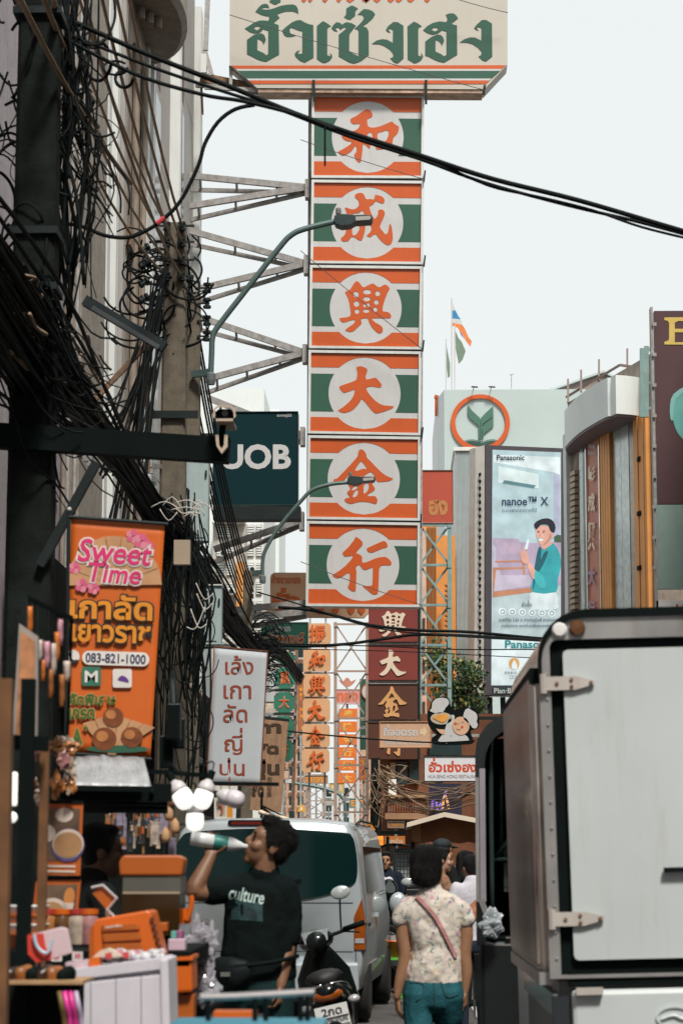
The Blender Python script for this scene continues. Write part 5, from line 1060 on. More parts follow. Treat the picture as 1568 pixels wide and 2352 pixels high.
for a,b in ((tx(1312),.84),(.87,1.63)):
    d=MB(); flat(d,rect(a,tz(2200),b,tz(1500),.02,2),[],lambda u,v:V((u,-.008,v)),FRONT,.03); d=d.build("door",DOORW,trk,bevel=.006)
    sg=1 if a<.5 else -1; ax=a if sg>0 else b
    for zc in (tz(1577),tz(2108)):
        h=MB(); flat(h,[(ax+sg*u,zc+v) for u,v in ((-.075,-.028),(.045,-.028),(.125,-.007),(.125,.008),(.045,.028),(-.075,.028))],[],lambda u,v:V((u,-.045,v)),FRONT,.014); h=h.build("hinge",PLTW,d)
        for u,v in ((-.03,.0),(.03,.014),(.03,-.014),(.11,0)): MB().lathe([(.008,0),(.008,.006),(.0,.008)],(ax+sg*u,-.059,zc+v),(0,-1,0),8).build("bolt",RUST,d)
        MB().tube([(ax-sg*.085,-.05,zc-.04),(ax-sg*.085,-.05,zc+.04)],.016,8).build("hinge_pin",PLTW,d)
    if sg>0: MB().bar((tx(1520),-.06,tz(2004)),(tx(1520)+.16,-.06,tz(2004)),.02,.02).build("handle",BLACK,d); 
MB().lathe([(.032,0),(.032,.012),(.024,.02),(.004,.021)],(tx(1306),-.04,tz(1454)),(0,-1,0),20).build("white_marker_lamp",WHITE,trk); MB().lathe([(.034,0),(.034,.012),(.025,.026),(.004,.028)],(tx(1347),-.04,tz(1452)),(0,-1,0),20).build("amber_marker_lamp",mat("brown_amber",(.12,.05,.015),.3),trk)
MB().box((tx(1300),-.03,tz(2258)),(1.68,.02,tz(2225))).build("sill",BLACK,trk)
tg=MB().box((tx(1303),-.05,.52),(1.66,.02,tz(2266))).build("tailgate",DOORW,trk,bevel=.02)
mb=MB(); flat(mb,circ((tx(1530)),tz(2330),.075,.045,24),[circ(tx(1530),tz(2330),.066,.037,24)],lambda u,v:V((u,-.052,v)),FRONT,.006); mb.build("emblem",DOORW,tg); MB().tube([(tx(1500),-.056,tz(2334)),(tx(1528),-.056,tz(2326)),(tx(1548),-.056,tz(2334)),(tx(1575),-.056,tz(2330))],.006,6,smooth=3).build("emblem",DOORW,tg)
MB().bar((tx(1312),-.07,tz(2268)),(tx(1372),-.07,tz(2268)),.03,.028).build("latch",PLTW,trk)
MB().box((-.03,.02,.45),(1.72,2.4,zb-.01)).build("bed",mat("truck_dark_side",(.10,.10,.10),.35,.3),trk); MB().bar((-.045,.05,.98),(-.045,2.3,.98),.02,.09).build("side_moulding",CHROME,trk)
MB().box((.0,2.46,.45),(1.68,4.1,1.7)).build("cab",DOORW,trk,bevel=.12); MB().box((.1,2.44,1.2),(1.58,2.46,1.62)).build("cab_window",VGLASS,trk)
for x in (.06,1.62):
    for y in (1.0,3.4): wheel(trk,(x,y,.34))
MB().box((tx(1262),-.02,.55),(tx(1298),.06,1.02)).build("corner_post",mat("dark_trim",(.02,.025,.03),.4),trk)
# ---- dark open canopy truck
dk=thing("dark_canopy_truck",(X(1089,15.2),15.2,0),"dark pickup with an open tube-framed canopy beyond the white truck","truck",rot=(0,0,R(-1.9)))
kz_=lambda py:1.55+(1985-py)/365.3
xx=lambda px:(px-1089)/365.3
DKM=mat("dark_truck_paint",(.012,.016,.016),.35,.1)
MB().loft([[V((x,y,z)) for x,z in rr(.02,1.08,1.62,kz_(1645),.24)] for y in (.0,2.2)],cap=False).build("canopy_skin",DKM,dk)
MB().loft([[V((x,y,z)) for x,z in rr(.035,1.09,1.605,kz_(1645)-.015,.23)][::-1] for y in (.0,2.2)],cap=False).build("canopy_lining",BLACK,dk)
mb=MB(); flat(mb,rr(.0,1.05,1.64,kz_(1643),.26),[rr(.06,1.05,1.58,kz_(1643)-.09,.22)],lambda u,v:V((u,.01,v)),FRONT,.04); mb.build("rear_arch",BLACKG,dk)
MB().box((.0,-.045,kz_(2070)),(.022,.0,kz_(1790))).build("edge_strip",BEIG,dk); MB().box((.026,-.045,kz_(2070)),(.062,-.03,kz_(1770))).build("edge_strip",mat("lilac_metal",(.42,.38,.42),.35,.5),dk); MB().bar((.03,-.04,kz_(2065)),(.12,-.04,kz_(2150)),.035).build("edge_strip",BEIG,dk)
TUB=mat("green_black_tube",(.03,.05,.048),.4,.3)
for p in ([(.10,.15,kz_(2130)),(.10,.15,kz_(1740)),(.14,.15,kz_(1690)),(.25,.15,kz_(1665)),(.6,.15,kz_(1662))],[(.10,.2,kz_(1976)),(.8,.2,kz_(1976))],[(.12,.2,kz_(1972)),(.42,.2,kz_(1840))],[(.16,.5,kz_(1960)),(.17,.5,kz_(1720))]): MB().tube(p,.017,8,smooth=3 if len(p)>2 else 0).build("tube",TUB,dk,smooth=True)
for k in range(6): MB().bar((.2+k*.07,.6,kz_(2050)),(.2+k*.07,.6,kz_(1945)),.005).build("mesh_wire",TUB,dk)
for k in range(4): MB().bar((.18,.6,kz_(2040)+k*.08),(.6,.6,kz_(2040)+k*.08),.005).build("mesh_wire",TUB,dk)
MB().box((.18,.66,kz_(2050)),(.6,.70,kz_(1950))).build("load",mat("grey_load",(.08,.09,.09),.8),dk)
MB().box((.02,2.2,1.1),(1.6,2.25,kz_(1660))).build("front_panel",BLACK,dk); wf=MB().box((.22,2.17,1.15),(1.4,2.2,1.52)).build("cab_window",VGLASS,dk,bevel=.03)
MB().box((.02,-.04,.5),(1.62,.03,1.08)).build("tailgate",DKM,dk,bevel=.03); MB().box((.03,.05,.42),(1.60,2.3,1.06)).build("bed",DKM,dk); MB().bar((.18,-.05,1.10),(.62,-.05,1.10),.02,.012).build("tailgate_trim",CHROME,dk)
MB().box((-.015,-.03,.72),(.05,.02,1.0)).build("tail_lamp",BLACKG,dk); MB().box((-.03,.0,.35),(1.65,-.1,.5)).build("bumper",DKM,dk,bevel=.03)
MB().box((.05,2.3,.4),(1.58,4.6,1.55)).build("cab",DKM,dk,bevel=.12)
for x in (.12,1.5):
    for y in (.9,3.7): wheel(dk,(x,y,.33))
pbm=mat("plastic_bag",(.55,.62,.66),.3,var=.3,scale=20,trans=.4)
mb=MB(); crumple(mb,P(1128,2124,15.02),(.075,.05,.085),.5,1.6,5,34,22)
o=mb.build("plastic_bag",pbm,None,smooth=False,label="crumpled clear plastic bag hooked on the dark truck",cat="bag")
tx_=bpy.data.textures.new("crumple",'CLOUDS'); tx_.noise_scale=.03
# ---- scooters
def scooter(label,loc,rz,roll):
    t=thing("motor_scooter",loc,label,"scooter","parked scooters",rot=(0,R(roll),R(rz)))
    for y in (.62,-.60):
        wh=MB(); wh.lathe([(.17,-.05),(.235,-.05),(.26,-.02),(.26,.02),(.235,.05),(.17,.05)],(0,y,.26),(1,0,0),26); wh=wh.build("wheel",TYRE,t,smooth=True); MB().lathe([(0,-.03),(.16,-.03),(.17,0),(.16,.03),(0,.03)],(0,y,.26),(1,0,0),14).build("rim",RIMM,wh)
    def sec(y,z,w,h): return [V((w*math.cos(2*math.pi*k/14)*(1 if abs(math.cos(2*math.pi*k/14))<.9 else .97),y,z+h*math.sin(2*math.pi*k/14))) for k in range(14)]
    MB().loft([sec(-.92,.70,.05,.03),sec(-.82,.66,.13,.09),sec(-.6,.58,.17,.16),sec(-.3,.52,.165,.17),sec(-.08,.42,.15,.12),sec(.1,.30,.15,.06),sec(.3,.30,.15,.06)]).build("rear_body",BLACKG,t,smooth=True)
    MB().loft([[V((w*math.cos(2*math.pi*k/14),y+.05*math.sin(2*math.pi*k/14)+d,z)) for k in range(14)] for w,y,z,d in ((.13,.42,.26,0),(.18,.45,.40,0),(.215,.47,.60,0),(.20,.44,.76,0),(.12,.38,.90,0),(.07,.34,.98,0))]).build("leg_shield",BLACKG,t,smooth=True)
    MB().loft([[V((w*math.cos(2*math.pi*k/12),y,z+.05*math.sin(2*math.pi*k/12))) for k in range(12)] for w,y,z in ((.07,-.80,.77),(.13,-.65,.79),(.14,-.4,.77),(.13,-.15,.75),(.08,-.02,.73))]).build("seat",mat("seat_vinyl",(.012,.012,.012),.6),t,smooth=True)
    MB().limb([((0,.66,.53),.07,.05),((0,.82,.46),.075,.04),((0,.55,.56),.06,.05)],sub=2).build("front_fender",BLACKG,t,smooth=True)
    MB().bar((0,.40,.85),(0,.64,.27),.06,.08).build("fork",DARKST,t)
    MB().limb([((0,.30,1.00),.09,.08),((0,.40,1.01),.135,.085),((0,.48,.98),.10,.06)],sub=3).build("handlebar_cover",BLACKG,t,smooth=True)
    MB().prism([(-.085,.262,1.0),(.085,.262,1.0),(.10,.30,1.085),(-.10,.30,1.085)],(0,.02,.005)).build("instrument_glass",mat("instrument_glass",(.42,.48,.48),.06,.7,var=.4,scale=30),t)
    hl=MB(); hl.ball((0,.475,.985),(.095,.05,.055),16,9); hl.build("headlight",mat("headlight_glass",(.45,.52,.52),.08,.6,var=.4,scale=30),t,smooth=True)
    MB().tube([(-.34,.24,1.06),(-.16,.34,1.03),(0,.36,1.02),(.16,.34,1.03),(.34,.24,1.06)],.014,8,smooth=3).build("handlebar",DARKST,t,smooth=True)
    for sx in (-1,1):
        MB().tube([(sx*.22,.305,1.045),(sx*.37,.225,1.065)],.022,10).build("grip",BLACK,t,smooth=True); MB().bar((sx*.22,.35,1.03),(sx*.33,.31,1.0),.012).build("brake_lever",DARKST,t)
        mr=MB().tube([(sx*.20,.33,1.05),(sx*.215,.345,1.14),(sx*.24,.34,1.27)],.008,6,smooth=3).build("mirror_stem",BLACK,t)
        MB().ball((sx*.255,.335,1.315),(.075,.016,.05),16,9).build("mirror",mat("mirror_back",(.62,.68,.68),.15,.4),mr,smooth=True)
        MB().ball((sx*.17,-.80,.60),(.045,.035,.03),10,7).build("turn_signal",CLEAR,t,smooth=True)
        MB().ball((sx*.17,.47,.72),(.03,.04,.045),10,7).build("front_signal",AMB,t,smooth=True)
        MB().tube([(sx*.03,-.90,.74),(sx*.13,-.78,.72),(sx*.165,-.5,.66)],.012,6,smooth=3).build("chrome_trim",CHROME,t,smooth=True)
    MB().ball((0,-.87,.665),(.11,.05,.045),14,8).build("tail_light",AMB,t,smooth=True)
    MB().limb([((0,-.80,.62),.08,.03),((0,-.88,.50),.06,.02),((0,-.92,.36),.05,.015)],sub=2).build("rear_mudguard",BLACK,t,smooth=True)
    MB().tube([(.16,-.2,.28),(.17,-.55,.30),(.18,-.85,.36)],[.03,.045,.045],10).build("exhaust",DARKST,t)
    pl=MB().prism([V((x,-.905-.12*(z-.5),z)) for x,z in ((-.115,.40),(.115,.40),(.115,.60),(-.115,.60))],(0,.006,0)).build("number_plate",WHITE,t)
    pfn=lambda u,v: V((u,-.905-.12*(-v-.5)-.001,-v)); INK=mat("plate_ink",(.05,.05,.06),.6)
    text("2กด",(-.07,-.585,.07,-.53),pfn,FRONT,INK,pl,bold=.02,off=.002); text("กรุงเทพมหานคร",(-.10,-.505,.10,-.465),pfn,FRONT,INK,pl,bold=.01,off=.002); text("1358",(-.08,-.45,.08,-.41),pfn,FRONT,INK,pl,bold=.02,off=.002)
    for z in (.515,.457): MB().box((-.112,-.915,z),(.112,-.905,z+.004)).build("plate_line",INK,pl)
    MB().bar((-.12,.0,.28),(-.25,.05,.01),.02).build("side_stand",DARKST,t)
    return t
s1=scooter("black scooter parked tail-on beside the drinking man with its plate tilted",(-.33,17.9,0),2,-13)
def scopy(src,label,loc,rz,roll):
    c=copy_tree(src); c.location=loc; c.rotation_euler=(0,R(roll),R(rz)); c["label"]=label; return c
scopy(s1,"dark scooter parked beyond the van holding a helmet",(X(893,30),30.6,0),-6,-3)
hm=thing("crash_helmet",P(893,2072,29.3),"black glossy crash helmet hung on a scooter beyond the van","helmet")
MB().ball(P(893,2046,29.3),(.105,.13,.14),18,12).build("shell",BLACKG,hm,smooth=True); MB().prism([P(x,y,29.17) for x,y in sm([(884,2046),(890,2026),(903,2030),(908,2046),(898,2052)],2)],(0,.03,0)).build("visor",mat("visor_grey",(.10,.12,.12),.1),hm)
MB().bar(P(893,2072,29.3),P(893,2110,29.5),.02).build("strap",BLACK,hm)
# ================================================================== PEOPLE
def hand(mb,wr,d,n,s=1.0,curl=.5):
    """palm and five bent fingers; d: direction of the fingers, n: palm normal"""
    d=V(d).normalized(); n=V(n); n=(n-d*n.dot(d)).normalized(); r=d.cross(n)
    wr=V(wr); mb.limb([(wr,.024*s,.019*s),(wr+d*.045*s,.036*s,.015*s),(wr+d*.085*s,.038*s,.014*s)],right=r,sub=2)
    for i,(o,L) in enumerate(((-.028,.062),(-.0095,.072),(.0095,.068),(.028,.054))):
        b=wr+d*.085*s+r*o*s; k=b+(d*math.cos(curl)+n*math.sin(curl))*L*.5*s; e=k+(d*math.cos(curl*2.2)+n*math.sin(curl*2.2))*L*.5*s
        mb.limb([(b-d*.01,.0088*s,.0088*s),(k,.008*s,.008*s),(e,.007*s,.007*s)],right=r,n=8,sub=1)
    b=wr+d*.03*s-r*.03*s; k=b+(d*.7-r*.6+n*.3).normalized()*.035*s; e=k+(d*.9-r*.1+n*.4).normalized()*.03*s
    mb.limb([(b,.011*s,.011*s),(k,.0095*s,.0095*s),(e,.008*s,.008*s)],right=r,n=8,sub=1)
def head(mb,c,f,u,s=1.0):
    f=V(f).normalized(); u=V(u); u=(u-f*u.dot(f)).normalized(); r=f.cross(u); c=V(c)
    M=Matrix((r,f,u)).transposed(); at=lambda a,b,e: c+(r*a+f*b+u*e)*s
    mb.ball(at(0,-.012,.025),(.077*s,.096*s,.098*s),18,12,M); mb.ball(at(0,.032,-.045),(.058*s,.062*s,.072*s),16,10,M); mb.ball(at(0,.062,-.098),(.026*s,.026*s,.022*s),12,8,M)
    mb.ball(at(0,.058,.030),(.060*s,.036*s,.045*s),14,9,M); mb.limb([(at(0,.085,.018),.010*s,.010*s),(at(0,.104,-.018),.0135*s,.013*s),(at(0,.098,-.030),.017*s,.010*s)],right=r,n=10)
    mb.ball(at(0,.082,-.058),(.024*s,.014*s,.007*s),12,7,M); mb.ball(at(0,.080,-.072),(.021*s,.014*s,.008*s),12,7,M)
    for q in (-1,1): mb.ball(at(q*.078,-.012,-.008),(.009*s,.021*s,.032*s),10,8,M); mb.ball(at(q*.040,.058,-.028),(.028*s,.03*s,.028*s),10,8,M)
    return at,M
def eyes(root,at,M,s=1.0):
    for q in (-1,1):
        MB().ball(at(q*.031,.0885,.008),(.013*s,.006*s,.0055*s),10,6,M).build("eye",mat("eye_dark",(.02,.015,.012),.3),root,smooth=True); MB().ball(at(q*.033,.091,.030),(.019*s,.006*s,.0045*s),10,6,M).build("eyebrow",HAIR,root,smooth=True)
def hair_short(mb,at,M,s=1.0):
    mb.ball(at(0,-.022,.046),(.085*s,.098*s,.092*s),18,12,M); mb.ball(at(0,-.050,.0),(.074*s,.055*s,.075*s),16,10,M); mb.ball(at(0,.035,.098),(.062*s,.050*s,.030*s),14,9,M)
    for q in (-1,1): mb.ball(at(q*.070,.0,.03),(.018*s,.035*s,.05*s),10,8,M)
def person(label,x,y,h,rz,top,bot,skin=SKIN,hairm=HAIR,style="short",arms=None,cap=None,z0=0.0,voxel=.011,extra=None):
    s=h/1.72; c_,s_=math.cos(R(rz)),math.sin(R(rz))
    W=lambda a,b,e: V((x+(a*c_-b*s_)*s, y+(a*s_+b*c_)*s, z0+e*s))          # own frame: +b is forward
    D=lambda a,b,e: V((a*c_-b*s_,a*s_+b*c_,e)); rt=D(1,0,0)
    t=thing("person",(x,y,z0),label,"person")
    arms=arms or (((-.26,.0,1.10),(-.27,.10,.86)),((.26,.0,1.10),(.27,.10,.86)))
    sk=MB(); at,M=head(sk,W(0,.03,1.605),D(0,1,0),(0,0,1),s); sk.limb([(W(0,0,1.38),.14*s,.07*s),(W(0,0,1.2),.13*s,.08*s),(W(0,0,.93),.12*s,.08*s)],right=rt); sk.limb([(W(0,-.01,1.42),.062*s,.062*s),(W(0,.0,1.48),.055*s,.058*s),(W(0,.015,1.56),.055*s,.06*s)],right=rt)
    for q,(el,wr) in zip((-1,1),arms):
        sh=W(q*.18,0,1.40); e=W(*el); w_=W(*wr); sk.limb([(W(q*.12,0,1.385),.05*s,.05*s),(sh.lerp(e,.3),.044*s,.044*s),(e,.037*s,.037*s),(e.lerp(w_,.4),.036*s,.036*s),(w_,.025*s,.025*s)],right=rt); hand(sk,w_,(w_-e)+D(0,.02,0),D(-q,.3,0),s,.6)
    remesh("body",sk,voxel*.7,skin,t,3); eyes(t,at,M,s)
    sh_=MB(); sh_.limb([(W(0,-.01,1.475),.085*s,.075*s),(W(0,-.01,1.42),.165*s,.095*s),(W(0,0,1.34),.20*s,.115*s),(W(0,.01,1.18),.185*s,.12*s),(W(0,.005,.98),.18*s,.12*s),(W(0,0,.90),.185*s,.125*s)],right=rt)
    for q,(el,wr) in zip((-1,1),arms):
        a=W(q*.155,0,1.405); e=W(*el); sh_.limb([(a,.075*s,.072*s),(a.lerp(e,.45),.066*s,.064*s),(a.lerp(e,.72),.064*s,.062*s)],right=rt)
    remesh("shirt",sh_,voxel,top,t,4)
    pn=MB(); pn.limb([(W(0,0,.97),.155*s,.105*s),(W(0,-.01,.86),.175*s,.125*s)],right=rt)
    for q in (-1,1):
        pn.limb([(W(q*.085,0,.86),.092*s,.10*s),(W(q*.09,.01,.50),.062*s,.066*s),(W(q*.095,0,.10),.046*s,.05*s)],right=rt)
        f_=MB(); f_.limb([(W(q*.095,-.06,.04),.035*s,.038*s),(W(q*.10,.05,.045),.045*s,.04*s),(W(q*.105,.15,.035),.04*s,.03*s)],right=rt); f_.build("shoe",BLACK,t,smooth=True)
    remesh("trousers",pn,voxel,bot,t,4)
    hb=MB()
    if style=="short": hair_short(hb,at,M,s)
    elif style=="long":
        hair_short(hb,at,M,s); hb.limb([(at(0,-.05,.05),.085*s,.07*s),(at(0,-.075,-.08),.09*s,.05*s),(at(0,-.09,-.24),.085*s,.04*s),(at(0,-.09,-.36),.06*s,.03*s)],right=rt)
    elif style=="thin": hb.ball(at(0,-.025,.045),(.082*s,.092*s,.085*s),18,12,M)
    remesh("hair",hb,voxel*.8,hairm,t,2)
    if cap:
        cp=MB(); cp.ball(at(0,-.015,.075),(.09*s,.105*s,.065*s),18,10,M); cp.limb([(at(0,.07,.055),.075*s,.012*s),(at(0,.16,.045),.06*s,.010*s)],right=rt); remesh("cap",cp,.009,cap,t,2)
    return t,at,M,W,D
TEE=mat("black_tee",(.005,.009,.009),.9,var=.25,scale=8,bump=.2,spec=.08)
# ---- the man drinking from a bottle
mY=12.6; m_=lambda px,py,dy=0.0: P(px,py,mY)+V((0,dy,0))
man=thing("person",(m_(595,2000).x,mY,0),"man in a black t-shirt tilting his head back to drink from a bottle","person")
sk=MB(); at,M=head(sk,m_(617,1944),(-.86,-.22,.42),(.40,.05,.90),1.10)
sk.limb([(m_(604,2016,.02),.08,.07),(m_(600,2060,.02),.15,.085),(m_(597,2150,.01),.14,.09),(m_(595,2250,0),.15,.10),(m_(595,2300,0),.13,.10)]); sk.limb([(m_(560,2044,0),.06,.06),(m_(505,2040,-.06),.052,.052)]); sk.limb([(m_(606,2022,.01),.072,.07),(m_(607,1998,.0),.063,.066),(m_(613,1968,.0),.060,.068)],right=(1,0,0))
eR,wR=m_(450,2046,-.16),m_(488,1966,-.10)
sk.limb([(m_(505,2040,-.06),.052,.052),(m_(474,2050,-.12),.050,.050),(eR,.046,.046),(eR.lerp(wR,.35),.045,.045),(wR,.029,.029)])
eL,wL=m_(662,2162,-.02),m_(646,2262,-.10)
sk.limb([(m_(652,2052,.01),.045,.045),(m_(662,2095,.0),.043,.043),(eL,.042,.042),(eL.lerp(wL,.35),.043,.043),(wL,.029,.026)]); hand(sk,wL,V((-.05,-.05,-1)),V((-1,.2,0)),1.0,.7)
# right hand closed round the bottle
bA,bB=m_(442,1926,-.12),m_(570,1946,-.07); ax=(bB-bA).normalized(); up_=V((0,0,1)); up_=(up_-ax*up_.dot(ax)).normalized(); bk=ax.cross(up_); bk=bk if bk.y>0 else -bk
hc=bA+ax*.115
sk.limb([(wR,.029,.024),(wR.lerp(hc-up_*.05,.6),.036,.020),(hc-up_*.052,.038,.016)],right=ax,sub=2)
for i in range(4):
    o=hc+ax*(-.028+.020*i)-ax*.0; rr_=.045
    sk.limb([(o+(-up_*math.cos(a)+bk*math.sin(a))*rr_,.0092,.0092) for a in (R(10),R(60),R(110),R(158))],right=ax,n=8,sub=2)
sk.limb([(hc-up_*.05+ax*.03,.012,.012),(hc+ax*.05-up_*.040-bk*.024,.0105,.0105),(hc+ax*.062-up_*.018-bk*.040,.0095,.0095)],right=ax,n=8,sub=2)
for q in (-1,1): sk.limb([(m_(595+q*36,2330),.06,.065),(m_(595+q*38,2400)+V((0,0,-.2)),.05,.055),(V((m_(595+q*40,2000).x,mY,.10)),.04,.045)])
remesh("body",sk,.0075,SKIND,man,3); eyes(man,at,M,1.10)
sh=MB(); sh.limb([(m_(606,2012,.01),.085,.08),(m_(605,2028,.02),.15,.10),(m_(600,2050,.02),.190,.125),(m_(598,2110,.01),.188,.135),(m_(594,2190,0),.196,.140),(m_(592,2238,0),.204,.145)])
sh.limb([(m_(560,2042,0),.085,.085),(m_(525,2044,-.05),.078,.078),(m_(490,2048,-.10),.070,.070)]); sh.limb([(m_(650,2044,0),.080,.085),(m_(662,2088,0),.070,.074),(m_(662,2152,-.01),.066,.068)])
shirt=wrinkle(remesh("shirt",sh,.010,TEE,man,4),.018)
hb=MB(); hair_short(hb,at,M,1.10); hb.ball(at(0,.03,.110),(.06,.062,.034),12,8,M); strands(remesh("hair",hb,.007,HAIR,man,2),HAIR,1500,.045,(.7,.2,.1))
so_=MB(); so_.limb([(m_(595,2225),.18,.13),(m_(595,2275),.19,.14)])
for q in (-1,1): so_.limb([(m_(595+q*36,2280),.10,.11),(m_(595+q*38,2345),.095,.10),(m_(595+q*38,2400),.09,.095)])
remesh("shorts",so_,.011,mat("teal_black_shorts",(.010,.030,.030),.8,var=.3,spec=.12),man,3)
for q in (-1,1): MB().limb([(V((m_(595+q*40,2000).x,mY+.06,.05)),.04,.04),(V((m_(595+q*42,2000).x,mY-.12,.045)),.045,.035)]).build("shoe",BLACK,man,smooth=True)
# print on the shirt, laid on the cloth itself
bv=BVHTree.FromObject(shirt,bpy.context.evaluated_depsgraph_get()); oS=worg(man)
def onshirt(u,v):
    d=ray(u,v).normalized(); c=V((0,0,CAMZ)); h=bv.ray_cast(c-oS,d)
    return (h[0]+oS-d*.004) if h[0] else P(u,v,mY-.14)
text("culture",(526,2041,608,2073),onshirt,FRONT,mat("shirt_print",(.42,.55,.53),.7),man,bold=.02,off=.002,shear=.1,rot=R(9),name="shirt_print")
mb=MB()
for i in range(7):
    for j in range(5): mb.v.append(onshirt(522+i*13.5,2068+j*11+i*.9)+V((0,.001,0)))
for i in range(6):
    for j in range(4): a=i*5+j; mb.f.append([a,a+1,a+6,a+5])
mb.build("shirt_picture",mat("shirt_photo",(.012,.045,.050),.8,var=.8,scale=16),man)
fp=thing("belt_bag",m_(535,2252,-.17),"black belt bag worn across the drinking man's waist","bag")
mb=MB(); mb.limb([(m_(508,2222,-.10),.06,.05),(m_(535,2232,-.165),.085,.05),(m_(566,2226,-.18),.06,.04)],right=(0,0,1)); remesh("pouch",mb,.01,mat("bag_nylon",(.010,.014,.015),.5,var=.3,spec=.12),fp,3); MB().tube([m_(505,2222,-.13),m_(535,2218,-.20),m_(580,2214,-.20),m_(640,2206,-.17),m_(685,2196,-.05)],.012,6,smooth=3).build("strap",BLACK,fp,smooth=True); slab(506,2234,528,2244,mY-.222,.006).build("tag",mat("bag_tag",(.12,.13,.12),.6),fp)
bt=thing("water_bottle",bA,"clear water bottle with a teal label held to the man's mouth","bottle")
PET=mat("clear_plastic",(.84,.87,.88),.12,var=.1,scale=20,trans=.22); LBL=mat("bottle_label",(.03,.22,.19),.5,var=.3,scale=25)
L=(bB-bA).length
MB().lathe([(.0,0),(.033,.0),(.037,.008),(.037,L*.40),(.035,L*.42),(.037,L*.44),(.037,L*.62),(.034,L*.74),(.02,L*.88),(.0135,L*.92),(.0135,L)],bA,ax,20).build("shell",PET,bt,smooth=True); MB().lathe([(.0372,L*.40),(.0378,L*.405),(.0378,L*.64),(.0372,L*.645)],bA,ax,20).build("label",LBL,bt,smooth=True)
MB().lathe([(.0,.003),(.030,.004),(.034,.012),(.034,L*.60),(.028,L*.78),(.010,L*.90)],bA,ax,16).build("water",mat("water_clear",(.72,.76,.75),.1,trans=.6),bt,smooth=True)
# ---- the woman walking away
wY=14.6; w_=lambda px,py,dy=0.0: P(px,py,wY)+V((0,dy,0))
wo_=thing("person",(w_(995,2000).x,wY,0),"woman with a black bob in a floral short-sleeved shirt walking away","person")
sk=MB(); at,M=head(sk,w_(978,1990,.0),(.12,1,-.06),(0,.06,1),.98); sk.limb([(w_(990,2060),.10,.06),(w_(995,2120),.13,.085),(w_(998,2200),.12,.085),(w_(995,2270),.12,.085)]); sk.limb([(w_(950,2085),.05,.05),(w_(926,2102),.046,.046)]); sk.limb([(w_(1036,2085),.05,.05),(w_(1066,2104),.046,.046)])
for q in (-1,1): sk.limb([(w_(995+q*30,2275),.06,.06),(V((w_(995+q*33,2000).x,wY+q*.10,.5)),.04,.04),(V((w_(995+q*32,2000).x,wY+q*.06,.2)),.035,.035)])
sk.limb([(w_(988,2052,.0),.058,.056),(w_(987,2036,.0),.052,.052),(w_(980,2012,.0),.05,.052)])
for pts,wr,dr,nn in (([(926,2098),(925,2150),(929,2198),(919,2250),(911,2290)],(911,2290,.02),V((.10,.05,-1)),V((1,.3,0))),([(1066,2100),(1070,2150),(1067,2192),(1071,2235),(1068,2276)],(1068,2276,.0),V((0,.1,-1)),V((-1,.3,0)))):
    sk.limb([(w_(*p,0),r_,r_) for p,r_ in zip(pts,(.046,.043,.038,.034,.024))]); hand(sk,w_(*wr),dr,nn,1.0,.35)
for q in (-1,1): sk.limb([(V((w_(995+q*32,2000).x,wY+q*.06,.22)),.034,.036),(V((w_(995+q*32,2000).x,wY+q*.06,.07)),.034,.038)])
remesh("body",sk,.0075,SKIN,wo_,3); eyes(wo_,at,M,.98)
def floral():
    m=bpy.data.materials.new("floral_cotton"); m.use_nodes=True; n=m.node_tree.nodes; l=m.node_tree.links; b=n["Principled BSDF"]; b.inputs["Roughness"].default_value=.85
    tc=n.new("ShaderNodeTexCoord"); cur=None
    base=(.60,.545,.48,1)
    for sc_,col_,lo,hi,seed in ((16,(.52,.27,.36,1),.60,.70,0),(24,(.50,.38,.20,1),.60,.68,3.1),(30,(.10,.19,.20,1),.60,.67,7.7),(60,(.16,.20,.15,1),.64,.69,12.3)):
        mp=n.new("ShaderNodeMapping"); mp.inputs["Location"].default_value=(seed,seed*1.7,seed*.6); l.new(tc.outputs["Object"],mp.inputs[0])
        no=n.new("ShaderNodeTexNoise"); no.inputs["Scale"].default_value=sc_; no.inputs["Detail"].default_value=3; no.inputs["Distortion"].default_value=.8; l.new(mp.outputs[0],no.inputs["Vector"])
        r=n.new("ShaderNodeValToRGB"); r.color_ramp.elements[0].position=lo; r.color_ramp.elements[1].position=hi; r.color_ramp.elements[0].color=(0,0,0,1); r.color_ramp.elements[1].color=(.9,.9,.9,1); l.new(no.outputs[0],r.inputs[0])
        mi=n.new("ShaderNodeMix"); mi.data_type='RGBA'; mi.inputs[7].default_value=col_; l.new(r.outputs[0],mi.inputs[0])
        if cur is None: mi.inputs[6].default_value=base
        else: l.new(cur,mi.inputs[6])
        cur=mi.outputs[2]
    l.new(cur,b.inputs["Base Color"])
    w=n.new("ShaderNodeTexNoise"); w.inputs["Scale"].default_value=7; w.inputs["Detail"].default_value=2; l.new(tc.outputs["Object"],w.inputs["Vector"]); bp=n.new("ShaderNodeBump"); bp.inputs["Strength"].default_value=.9; bp.inputs["Distance"].default_value=.05; l.new(w.outputs[0],bp.inputs["Height"]); l.new(bp.outputs[0],b.inputs["Normal"])
    return m
FLO=floral()
sh=MB(); sh.limb([(w_(988,2044),.072,.07),(w_(990,2058),.12,.085),(w_(993,2076),.168,.10),(w_(996,2120),.172,.112),(w_(1002,2172),.150,.108),(w_(997,2222),.165,.118),(w_(994,2247),.172,.122)])
sh.limb([(w_(950,2080),.062,.07),(w_(932,2092),.066,.07),(w_(922,2110),.062,.064)]); sh.limb([(w_(1036,2080),.062,.07),(w_(1055,2092),.066,.07),(w_(1068,2112),.060,.064)])
wsh=wrinkle(remesh("shirt",sh,.010,FLO,wo_,4),.02)
